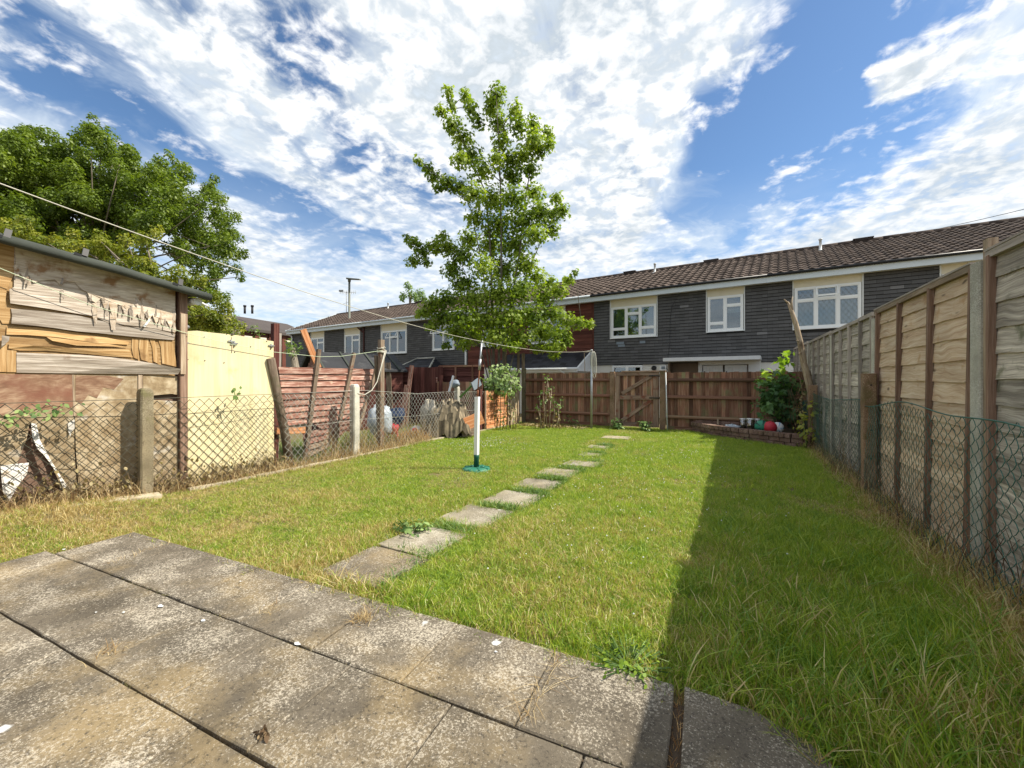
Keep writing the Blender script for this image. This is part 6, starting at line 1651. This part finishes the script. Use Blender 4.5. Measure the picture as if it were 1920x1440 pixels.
# ------------------------------------------------------------------ trees
def pxblob(px_, py_, rx, ry, Z, k=1.0, jit=0.0, rr=None):
    z = Z + (rr.uniform(-jit, jit) if rr else 0); c = at(px_, py_, z); s_ = z / 780
    return (tuple(c), rx * s_, max(rx, ry) * s_ * .9, ry * s_, k)
rr = random.Random(12)
TZ = 14.5
tree = thing('sycamore_tree', 'tall young multi stemmed sycamore rising behind the corner fence', 'tree', tuple(at(932, 712, TZ) - UPV * 1.54))
BL = [(930, 180, 20, 24), (918, 205, 14, 18), (935, 228, 20, 24), (840, 172, 11, 13), (828, 208, 15, 11), (848, 198, 9, 14), (848, 232, 20, 16), (866, 258, 22, 20), (872, 180, 12, 16), (884, 205, 14, 20), (898, 228, 12, 14), (880, 290, 26, 22), (862, 300, 20, 16), (966, 208, 14, 20), (972, 238, 20, 20), (998, 232, 16, 20), (1000, 262, 24, 20), (1026, 250, 14, 16), (1030, 272, 10, 14), (985, 290, 26, 20), (1012, 285, 16, 14), (940, 268, 20, 22), (955, 300, 22, 22), (930, 300, 18, 18), (905, 318, 26, 22), (960, 330, 26, 22), (995, 318, 20, 14),
      (785, 302, 12, 8), (802, 315, 14, 10), (815, 332, 16, 14), (840, 342, 20, 14), (862, 350, 22, 16), (888, 362, 26, 22), (822, 352, 12, 9), (925, 372, 32, 26), (965, 372, 28, 24), (1000, 360, 22, 18), (1045, 372, 14, 14), (1055, 395, 16, 16), (1035, 400, 18, 18), (1012, 398, 26, 24), (980, 415, 32, 28), (935, 420, 34, 30), (892, 408, 22, 22), (1035, 430, 14, 18), (1005, 440, 24, 22), (965, 455, 32, 26), (920, 460, 32, 28), (880, 448, 22, 22),
      (762, 446, 9, 8), (776, 455, 14, 11), (790, 470, 18, 14), (815, 462, 20, 16), (840, 462, 22, 18), (830, 442, 12, 10), (775, 490, 16, 9), (800, 492, 14, 9), (866, 478, 26, 22), (848, 505, 22, 20), (870, 530, 28, 22), (905, 500, 28, 26), (945, 505, 30, 28), (985, 495, 28, 26), (1005, 520, 22, 20), (975, 545, 30, 26), (930, 550, 34, 28), (885, 560, 30, 24), (1030, 530, 16, 18), (1048, 545, 18, 14), (1066, 525, 14, 12), (1078, 512, 8, 8), (1020, 555, 22, 20),
      (840, 560, 26, 18), (812, 570, 22, 14), (795, 585, 18, 12), (830, 595, 26, 16), (865, 595, 28, 22), (905, 598, 30, 24), (950, 595, 32, 26), (995, 590, 28, 24), (1035, 588, 24, 18), (1060, 600, 20, 14), (1085, 606, 18, 11), (1105, 607, 10, 8), (1050, 625, 22, 14), (1015, 622, 26, 18), (975, 632, 28, 18), (930, 632, 28, 18), (885, 628, 26, 18), (850, 622, 22, 14), (1040, 650, 20, 12), (1060, 640, 14, 10), (1012, 652, 18, 10), (808, 612, 14, 8), (870, 648, 16, 10), (960, 650, 16, 9), (1040, 668, 10, 7), (835, 648, 10, 7)]
blobs = [pxblob(x, y, rx * (1.07 if y < 540 else 1.18), ry * (1.04 if y < 540 else 1.15), TZ, 1.0, 1.0 if 350 < y < 660 and 860 < x < 1040 else .45, rr) for (x, y, rx, ry) in BL]
C_, N_, T_ = blob_points(blobs, 1900, 3, .95, .7)
leaf_cloud('crown', C_, N_, .114, MAPLE, 'leaf_sycamore', tree, T_, 1)
m = MB(); base = at(932, 712, TZ); base.z = 0
stems = [[(926, 720), (925, 640), (922, 540), (918, 440), (910, 360), (880, 290), (845, 205)], [(935, 720), (936, 640), (940, 540), (940, 440), (938, 340), (934, 250), (930, 170)], [(942, 720), (945, 650), (960, 560), (975, 470), (985, 370), (1000, 290), (1020, 250)], [(920, 720), (912, 650), (890, 560), (860, 480), (800, 462)], [(948, 720), (970, 640), (1020, 590), (1090, 606)], [(918, 720), (900, 650), (850, 600), (800, 580)], [(938, 720), (958, 580), (1020, 440), (1055, 385)], [(925, 720), (905, 500), (880, 380), (790, 305)]]
allp = []
for i, s_ in enumerate(stems):
    dz = rr.uniform(-.3, .3); pts = [Vector((base.x + rr.uniform(-.1, .1), base.y + rr.uniform(-.1, .1), 0))] + [at(x, y, TZ + dz * k / len(s_)) for k, (x, y) in enumerate(s_)]
    n_ = len(pts); w = .06 if i < 3 else .035; m.tube(pts, [w * (1 - .85 * k / (n_ - 1)) for k in range(n_)], 7); allp += pts[2:]
obj('trunk', m, 'bark', tree)
m = MB()
for b_ in blobs:
    c = Vector(b_[0]); q = min(allp, key=lambda p: (p - c).length + max(0, p.z - c.z) * .6); m.tube([q, q.lerp(c, .5) + UPV * .06, c], [.018, .012, .006], 4)
obj('branch', m, 'bark', tree)
# ivy on the orange panel and the low sprays in front of it
iv = thing('ivy', 'pale green ivy heaped over the orange panel and the whitewashed board', 'ivy', (-6.5, 12.2, 0))
bl = [pxblob(x, y, rx, ry, 13.1, k, .25, rr) for (x, y, rx, ry, k) in ((912, 722, 11, 9, .8), (908, 708, 9, 8, .6), (968, 728, 10, 8, .8), (928, 700, 10, 9, .7), (950, 690, 8, 7, .6), (938, 738, 9, 8, .7), (960, 742, 7, 9, .6), (918, 742, 6, 7, .5), (925, 715, 16, 14, 1), (945, 708, 18, 14, 1), (960, 718, 14, 16, 1), (935, 726, 22, 10, 1), (915, 728, 12, 9, 1), (965, 700, 8, 14, .8), (940, 692, 14, 10, .8), (952, 735, 18, 7, .8), (925, 690, 10, 8, .6))]
C_, N_, T_ = blob_points(bl, 1300, 8, .6, .3); N_ = N_ + np.array([.6, -.8, .2])
leaf_cloud('foliage', C_, N_, .105, OVAL, 'leaf_ivy', iv, T_ + .12, 6)
m = MB()
for k in range(9): a = at(920 + k * 6, 735, 13.2); m.tube([Vector((a.x, a.y, .0)), a + RT * rr.uniform(-.1, .1), a + UPV * .5 + RT * rr.uniform(-.2, .2)], [.012, .01, .006], 5)
obj('stem', m, 'bark', iv)
bs = thing('dusty_bush', 'straggly dusty bush climbing the foot of the whitewashed board', 'bush', tuple(at(948, 712, 12.6) - UPV * 1.54))
bl = [pxblob(x, y, rx, ry, 12.7, k, .15, rr) for (x, y, rx, ry, k) in ((945, 785, 16, 14, .6), (955, 770, 14, 14, .5), (938, 765, 10, 12, .4), (950, 755, 10, 10, .4), (962, 780, 12, 14, .5), (940, 795, 16, 8, .6), (930, 780, 8, 10, .4))]
C_, N_, T_ = blob_points(bl, 600, 9, .9, .3); leaf_cloud('foliage', C_, N_, .08, OVAL, 'leaf_dry', bs, T_, 7)
C_, N_, T_ = blob_points(bl, 70, 19, .9, .3); leaf_cloud('green_foliage', C_, N_, .08, OVAL, 'leaf_ivy', bs, T_, 17)
m = MB()
for k in range(10): a = at(930 + k * 4, 800, 12.7); a.z = 0; m.tube([a, a + UPV * .35 + RT * rr.uniform(-.1, .1), a + UPV * rr.uniform(.5, .85) + RT * rr.uniform(-.2, .2)], [.01, .008, .004], 4)
obj('stem', m, 'bramble', bs)
# rose by the fence
rs = thing('dying_rose', 'half dead rose bush with bare canes and few leaves against the brown fence', 'bush', tuple(at(1028, 712, 13.1) - UPV * 1.54)); m = MB(); tips = []
for (x0, x1, y1) in ((1014, 1012, 745), (1020, 1018, 735), (1026, 1027, 712), (1030, 1034, 728), (1036, 1040, 755), (1042, 1046, 762), (1048, 1052, 748), (1018, 1008, 760), (1030, 1026, 706)):
    a = at(x0, 712, 13.1); a.z = 0; t = at(x1, y1, 13.0); m.tube([a, a.lerp(t, .5) + RT * rr.uniform(-.1, .1), t], [.02, .015, .006], 5); tips.append(t); tips.append(a.lerp(t, .75))
obj('cane', m, 'dead_wood', rs)
bl = [(tuple(t), .13, .12, .12, 1) for t in tips]; C_, N_, T_ = blob_points(bl, 520, 4, .9, .2); leaf_cloud('green_foliage', C_, N_, .085, OVAL, 'leaf_ivy', rs, T_, 3)
bl = [pxblob(x, y, 14, 12, 13.1, 1) for (x, y) in ((1020, 775), (1035, 770), (1046, 785), (1016, 790), (1030, 745))]; C_, N_, T_ = blob_points(bl, 330, 5, .9, .2); leaf_cloud('withered_foliage', C_, N_, .08, OVAL, 'leaf_dry', rs, T_, 5)

# big trees beyond the shed
def crown_tree(nm, label, Z, BLs, mat, leaf, per, seed, trunk, jit, group=None, shape=KITE, shell=.5):
    r2 = random.Random(seed); b0 = at(trunk, 712, Z); b0.z = 0
    t = thing(nm, label, 'tree', tuple(b0), group); bb = []
    for (x, y, rx, ry) in BLs:
        k = max(1, int(rx * ry / 95))
        for _ in range(k):
            a = r2.uniform(0, 6.283); d = math.sqrt(r2.random()); w = r2.uniform(.20, .36)
            bb.append(pxblob(x + math.cos(a) * d * rx * .8, y + math.sin(a) * d * ry * .8, max(8, rx * w), max(10, ry * w * 1.25), Z, 1.0, jit * math.sqrt(max(0.05, 1 - d * d)), r2))
    C_, N_, T_ = blob_points(bb, per, seed, shell, .8)
    leaf_cloud('crown', C_, N_, leaf, shape, mat, t, T_, seed)
    m = MB(); cz = [Vector(q[0]) for q in bb]; topc = sum(cz, Vector()) / len(cz); n_ = 0
    m.tube([b0, b0.lerp(topc, .5) + RT * .2, topc], [.28, .22, .12], 8)
    for c in cz[::7]: q = b0.lerp(topc, r2.uniform(.5, 1)); m.tube([q, q.lerp(c, .5) + UPV * .2, c], [.04, .028, .01], 4)
    obj('trunk', m, 'bark', t)
    return t
crown_tree('large_tree', 'large dense dark green tree filling the sky behind the plywood shed', 15.0,
    [(20, 300, 60, 55), (70, 280, 55, 45), (-60, 330, 80, 80), (130, 300, 50, 40), (180, 275, 40, 45), (225, 315, 45, 45), (120, 350, 80, 55), (40, 400, 90, 60), (200, 370, 70, 55), (290, 345, 45, 42), (325, 345, 35, 45), (280, 410, 70, 50), (350, 400, 40, 42), (395, 385, 30, 38), (400, 440, 45, 40), (430, 470, 30, 32), (350, 460, 50, 40), (395, 500, 45, 28), (380, 545, 40, 28), (410, 560, 28, 16), (100, 450, 80, 45), (200, 450, 70, 45), (430, 420, 22, 30), (175, 245, 14, 18), (55, 250, 20, 18), (120, 268, 14, 12), (230, 280, 18, 14), (300, 305, 14, 14), (330, 312, 12, 18), (390, 345, 12, 14), (440, 500, 20, 14), (175, 232, 8, 14), (165, 250, 10, 14), (60, 238, 9, 12), (20, 245, 10, 14), (135, 262, 9, 14), (235, 268, 10, 14), (315, 296, 9, 12), (345, 322, 9, 14), (400, 342, 8, 14), (420, 372, 9, 12), (455, 440, 9, 12), (462, 470, 8, 10), (452, 520, 10, 9)],
    'leaf_big', .098, 3100, 21, 180, 2.6)
crown_tree('lime_tree', 'lighter yellowish green tree in front of the large dark tree, above the shed roof', 11.6,
    [(300, 520, 60, 36), (240, 480, 50, 36), (180, 455, 45, 26), (350, 540, 45, 30), (390, 590, 40, 26), (300, 560, 60, 30), (130, 450, 40, 18), (20, 420, 45, 22), (60, 440, 50, 18), (370, 620, 50, 25), (420, 600, 20, 12), (280, 445, 30, 26), (430, 625, 20, 12), (400, 572, 36, 24), (362, 592, 44, 28), (420, 598, 28, 20), (446, 612, 16, 14), (380, 610, 50, 24), (350, 570, 30, 24)],
    'leaf_lime', .085, 3300, 33, 330, .9)
crown_tree('bushy_tree', 'small fresh green bush between the yellow board and the far block', 19, [(550, 648, 14, 18), (545, 665, 16, 12), (560, 655, 8, 10)], 'leaf_poplar', .11, 900, 41, 550, .4)
crown_tree('dull_bush', 'dull green bush beneath the lighter tree, right behind the yellow board', 13, [(440, 610, 26, 20), (470, 622, 20, 12), (410, 612, 24, 18), (480, 630, 12, 9)], 'leaf_poplar', .085, 1000, 42, 440, .4)
crown_tree('poplar_tree', 'narrow pale poplar top showing above the far left roof', 48, [(768, 548, 8, 18), (760, 562, 12, 10), (775, 560, 10, 12), (768, 538, 5, 10)], 'leaf_poplar', .28, 420, 43, 768, .5, 'poplars beyond the terrace', shell=.8)
crown_tree('poplar_tree', 'shorter poplar tip showing beside the sycamore above the roof', 46, [(790, 545, 6, 10), (793, 560, 10, 10), (800, 566, 12, 8)], 'leaf_poplar', .28, 420, 44, 793, .5, 'poplars beyond the terrace', shell=.8)

# ------------------------------------------------------------------ dry weeds and small plants
def line_pts(a, b_, n, sx, sy, seed, z=None):
    r = random.Random(seed); out = []
    for _ in range(n):
        k = r.random(); x = a[0] + (b_[0] - a[0]) * k + r.gauss(0, sx); y = a[1] + (b_[1] - a[1]) * k + r.gauss(0, sy); out.append((x, y, hgt(x, y) if z is None else z))
    return out
L_ = line_pts((1.60, 1.2), (1.62, 12.5), 1100, .10, .1, 1)
blades('dry_grass', L_, 'straw', .10, .38, .0035, 1.0, 'dead straw coloured grass under the green wire fence', 'dry grass')
blades('bramble_stems', line_pts((1.66, 1.2), (1.66, 11), 260, .07, .1, 2), 'bramble', .25, .85, .0045, .9, 'brown dead stems tangled in the green wire', 'weeds', seg=6)
blades('matted_straw', line_pts((1.30, 2.0), (1.50, 8.5), 900, .09, .1, 22), 'straw', .05, .14, .004, 1.8, 'matted straw on the soil along the right fence', 'dry grass')
L_ = line_pts((-6.70, 1.1), (-6.62, 4.4), 1100, .09, .1, 3) + line_pts((-6.66, 4.4), (-6.62, 8.2), 1500, .10, .1, 4)
blades('dry_grass', L_, 'straw', .08, .30, .0038, 1.2, 'tangled straw coloured grass along the left wire fence', 'dry grass')
blades('dead_bramble', line_pts((-6.86, .8), (-6.80, 4.6), 800, .06, .1, 5), 'bramble', .12, .42, .005, 1.0, 'dead brown bramble at the foot of the shed and yellow board', 'weeds', seg=5)
r = random.Random(5); C_ = [(-6.84 + r.gauss(0, .06), r.uniform(.7, 4.6), .08 + abs(r.gauss(0, .14))) for _ in range(700)]; C_ = [(x, y, z + hgt(x, y)) for x, y, z in C_]
leaf_cloud('withered_leaves', C_, np.random.RandomState(4).normal(size=(len(C_), 3)), .055, OVAL, 'leaf_dry', None, None, 4, 'withered leaves caught along the foot of the left fence', 'weeds', 'stuff')
blades('tall_dry_grass', line_pts((-6.85, 5.4), (-6.85, 8.3), 520, .10, .1, 6), 'straw', .3, .75, .0045, .7, 'tall pale dry grass round the concrete post and the roped post', 'dry grass', seg=6)
# heap of orange dead grass
c0 = gr(772, 826); L_ = []
for _ in range(900):
    a = r.uniform(0, 6.283); d = math.sqrt(r.random()); L_.append((c0.x + math.cos(a) * d * .42, c0.y + math.sin(a) * d * .5, .02 + .16 * (1 - d * d)))
blades('cut_grass_heap', L_, 'straw_orange', .08, .22, .004, 1.6, 'small mound of orange brown cut grass by the left fence', 'grass heap', kind='thing', origin=(c0.x, c0.y, 0))
# neighbour's grass
blades('rough_grass', [(r.uniform(-9.5, -6.9), r.uniform(4.5, 12.8), 0) for _ in range(6000)], 'weed', .08, .22, .006, .8, 'rough green grass in the neighbouring plot', 'grass', seg=3)
# tufts on the patio
for (px_, py_, n_, s_, lab) in ((680, 1160, 150, .035, 'largest straw tuft growing from a patio joint near the lawn edge'), (512, 1143, 26, .03, 'sparse straw wisps in the patio joint beside the white spot'), (208, 1222, 40, .035, 'flat straw tuft on the patio slabs at the left')):
    c = gr(px_, py_, .04); L_ = [(c.x + r.gauss(0, s_), c.y + r.gauss(0, s_), .045) for _ in range(n_)]
    blades('straw_tuft', L_, 'straw', .03, .085, .0022, 1.5, lab, 'grass tuft', kind='thing', group='dry tufts on the patio', origin=(c.x, c.y, .04), spread=.01)
a, b_ = pat(4.385, -.53), pat(4.40, -.02)
blades('straw_wisps', [(a.x + (b_.x - a.x) * k + r.gauss(0, .008), a.y + (b_.y - a.y) * k, .042) for k in [r.random() for _ in range(90)]], 'straw', .03, .10, .002, 2.2, 'straw lying along the patio joint near the front edge', 'dry grass', spread=.008)
a, b_ = pat(4.995, -.53), pat(5.0, .0)
blades('joint_grass', [(a.x + (b_.x - a.x) * k + r.gauss(0, .008), a.y + (b_.y - a.y) * k, .01) for k in [r.random() for _ in range(110)]], 'straw_orange', .03, .075, .002, 1.2, 'brown dead grass filling the wide open patio joint', 'dry grass', spread=.006)
# crumbs of soil, moss and dead straw lodged in the long joints
C_, L_ = [], []
for v in (-.556, -1.116, -1.676):
    for _ in range(420):
        u = r.uniform(.1, 5.0); q = pat(u, v + r.gauss(0, .007)); k = mnoise.noise((u * 1.7, v * 3, 2))
        if k > -.05: C_.append((q.x, q.y, .026 + r.uniform(0, .014)))
        if k > .25 and r.random() < .35: L_.append((q.x, q.y, .03))
leaf_cloud('joint_moss', C_, np.random.RandomState(3).normal(size=(len(C_), 3)) + np.array([0, 0, 1.0]), .016, KITE, 'moss', None, None, 12, 'dark moss and soil crumbs lodged in the long patio joints', 'moss', 'stuff')
blades('joint_straw', L_, 'straw', .015, .05, .0018, 1.8, 'thin dead straw sprouting from the long patio joints', 'dry grass', spread=.008)
a, b_ = pat(.66, -.02), pat(.70, -.5)
blades('corner_straw', [(a.x + (b_.x - a.x) * k + r.gauss(0, .02), a.y + (b_.y - a.y) * k, .04) for k in [r.random() for _ in range(120)]], 'straw', .02, .07, .0022, 1.8, 'straw along the patio joint at the far left corner', 'dry grass', spread=.02)
c = gr(490, 1376, .045); C_ = [(c.x + r.gauss(0, .025), c.y + r.gauss(0, .012), .05 + r.uniform(0, .015)) for _ in range(26)]
leaf_cloud('dead_leaves', C_, np.random.RandomState(2).normal(size=(26, 3)) + np.array([0, 0, 1]), .026, OVAL, 'bramble', None, None, 2, 'small clump of dark dead leaves on the near patio slab', 'dead leaves', 'thing', None, tuple(c))
C_ = [gr(x, y, .046) for x, y in ((301, 1136), (381, 1164), (556, 1207), (232, 1148), (120, 1030), (560, 1208), (451, 1090), (495, 1135), (180, 1148), (930, 1222))]
m = MB(); r3 = random.Random(2)
for i, c in enumerate(C_):
    n_ = 11; rad = (.020, .016, .019, .009, .014, .011, .008, .006, .008, .010)[i]; b0 = len(m.v)
    for k in range(n_): a = k / n_ * 6.283; q = rad * r3.uniform(.55, 1.15); m.v.append((c.x + math.cos(a) * q * 1.2, c.y + math.sin(a) * q * .8, c.z + .0015))
    m.face(tuple(range(b0, b0 + n_)))
o = obj('white_droppings', m, 'white_paint', label='white bird droppings spotted over the patio slabs', cat='droppings', kind='stuff')
# weeds by the gate, right bed and along the back fence
def rosette(px_, py_, n_, size, mat, label, up=.4, cat='weed', grp='leafy weeds'):
    c = gr(px_, py_); rs_ = random.Random(px_); C_, N_ = [], []
    root = thing('leafy_weed', label, cat, tuple(c), grp); m = MB()
    for k in range(n_):
        a = rs_.uniform(0, 6.283); h_ = rs_.uniform(.05, up); d = rs_.uniform(.05, .22); q = c + Vector((math.cos(a) * d, math.sin(a) * d, h_)); C_.append(tuple(q)); N_.append((math.cos(a) * .5, math.sin(a) * .5, .8)); m.tube([c, q], .004, 3)
    obj('stem', m, 'weed', root); leaf_cloud('foliage', C_, N_, size, OVAL, mat, root, None, px_)
rosette(1158, 806, 90, .10, 'weed', 'leafy green weed at the left foot of the garden gate', .35)
rosette(1208, 808, 80, .10, 'weed', 'pale leafy weed at the right foot of the garden gate', .3)
rosette(1300, 806, 90, .07, 'leaf_bright', 'low bright weed in front of the brown fence, left of the brick bed', .25)
rosette(1072, 800, 12, .13, 'weed', 'thin weed on the fence between rose and steel post', .45)
rosette(772, 1000, 60, .06, 'weed', 'broad leaved weed at the corner of the second stepping stone', .12)
rosette(1180, 1252, 110, .028, 'leaf_bright', 'patch of small bright leaves at the patio edge near the shadow line', .07)
c = gr(1512, 842); bl = [((c.x, c.y, .35), .25, .25, .3, 1), ((c.x - .05, c.y + .1, .7), .15, .15, .2, .8), ((c.x + .15, c.y + .25, .85), .15, .2, .25, .8)]
root = thing('yellowing_weed', 'yellowing leafy weed sprawling beside the end of the brick bed', 'weed', tuple(c)); C_, N_, T_ = blob_points(bl, 700, 3, .9, .5); leaf_cloud('foliage', C_, N_, .11, OVAL, 'leaf_lime', root, T_, 3)
m = MB()
for (q, *_r) in bl: m.tube([c, Vector(q)], [.012, .005], 4)
obj('stem', m, 'weed', root)
bl = [((1.5, 11.9, .7), .3, .35, .5, 1), ((1.55, 12.3, 1.1), .22, .3, .4, 1)]; C_, N_, T_ = blob_points(bl, 500, 3, .9, .2)
root = thing('withered_climber', 'brown withered climber between the dead trunk and the shrub', 'climber', (1.5, 12, 0)); leaf_cloud('foliage', C_, N_, .06, OVAL, 'leaf_dry', root, T_ * .6, 3)
m = MB()
for k in range(14): a = Vector((1.5 + r.gauss(0, .12), 12 + r.gauss(0, .2), .1)); m.tube([a, a + Vector((r.gauss(0, .1), r.gauss(0, .1), .6)), a + Vector((r.gauss(0, .2), r.gauss(0, .2), 1.2))], [.01, .008, .004], 4)
obj('stem', m, 'bramble', root)
# bramble shoot along the shed wire
root = thing('bramble_shoot', 'long green bramble shoot lying along the top of the left wire', 'bramble', tuple(onX(60, 770, WX + .02)))
pts = [onX(x, y, WX + .03) for x, y in ((-40, 790), (20, 778), (60, 770), (100, 760), (118, 764))]; m = MB(); m.tube(pts, [.008, .007, .006, .005, .003], 5); obj('stem', m, 'bramble', root)
C_ = [tuple(p + Vector((.02 + r.gauss(0, .02), r.gauss(0, .06), r.gauss(0, .035)))) for _ in range(4) for p in [onX(x, y, WX + .05) for x, y in ((0, 785), (10, 780), (25, 782), (40, 773), (55, 778), (70, 768), (88, 772), (95, 776), (60, 765), (110, 764), (125, 772), (128, 765), (15, 788), (45, 782), (75, 776))]]
leaf_cloud('foliage', C_, [(1, -.4, .5)] * len(C_), .05, OVAL, 'leaf_ivy', root, None, 3)
# leaf litter in the back left corner, clover heads in the lawn
C_ = [(r.uniform(-6.3, -3.9), 12.9 - abs(r.gauss(0, .3)), .03 + r.uniform(0, .05)) for _ in range(1500)]
leaf_cloud('leaf_litter', C_, np.random.RandomState(7).normal(size=(1500, 3)) + np.array([0, 0, 1.2]), .06, OVAL, 'leaf_dry', None, None, 7, 'brown leaf litter at the foot of the brown fence', 'leaf litter', 'stuff')
m = MB()
def clover(n_, fx, fy):
    for _ in range(n_):
        x, y = fx(), fy(); z = hgt(x, y) + r.uniform(.05, .085); k = .0075 * r.uniform(.7, 1.2); b0 = len(m.v)
        m.v += [(x, y, z + k), (x + k, y, z), (x, y + k, z), (x - k, y, z), (x, y - k, z), (x, y, z - k * .8)]
        for q in ((0, 1, 2), (0, 2, 3), (0, 3, 4), (0, 4, 1), (5, 2, 1), (5, 3, 2), (5, 4, 3), (5, 1, 4)): m.face([b0 + j for j in q], None, .6)
clover(170, lambda: r.gauss(-1.2, .6), lambda: r.uniform(2.6, 9.5)); clover(260, lambda: r.gauss(-5.2, .5), lambda: r.gauss(8.4, .6)); clover(160, lambda: r.uniform(-6, .6), lambda: r.uniform(4, 12))
obj('clover_heads', m, 'white_paint', label='tiny white clover heads scattered in the lawn', cat='clover', kind='stuff')
# grass tongues creeping over the stepping stones
L_ = []
for i, q in enumerate(STONES[:9]):
    x0, x1, yf, yb = q[0][0], q[1][0], q[0][1], q[3][1]
    for _ in range(80 if i in (0,) else 420): k = r.random() ** .8; L_.append((x0 + (x1 - x0) * (.25 + .8 * k) + r.gauss(0, .03), yb + .05 + r.gauss(0, .05 if i else .02), .015))
    for _ in range(90): L_.append((x1 + .02 + r.gauss(0, .03), yf + (yb - yf) * r.random(), .015))
blades('edge_grass', L_, 'weed', .05, .13, .0055, 1.5, 'green grass tongues creeping over the stepping stones', 'grass', spread=.015)
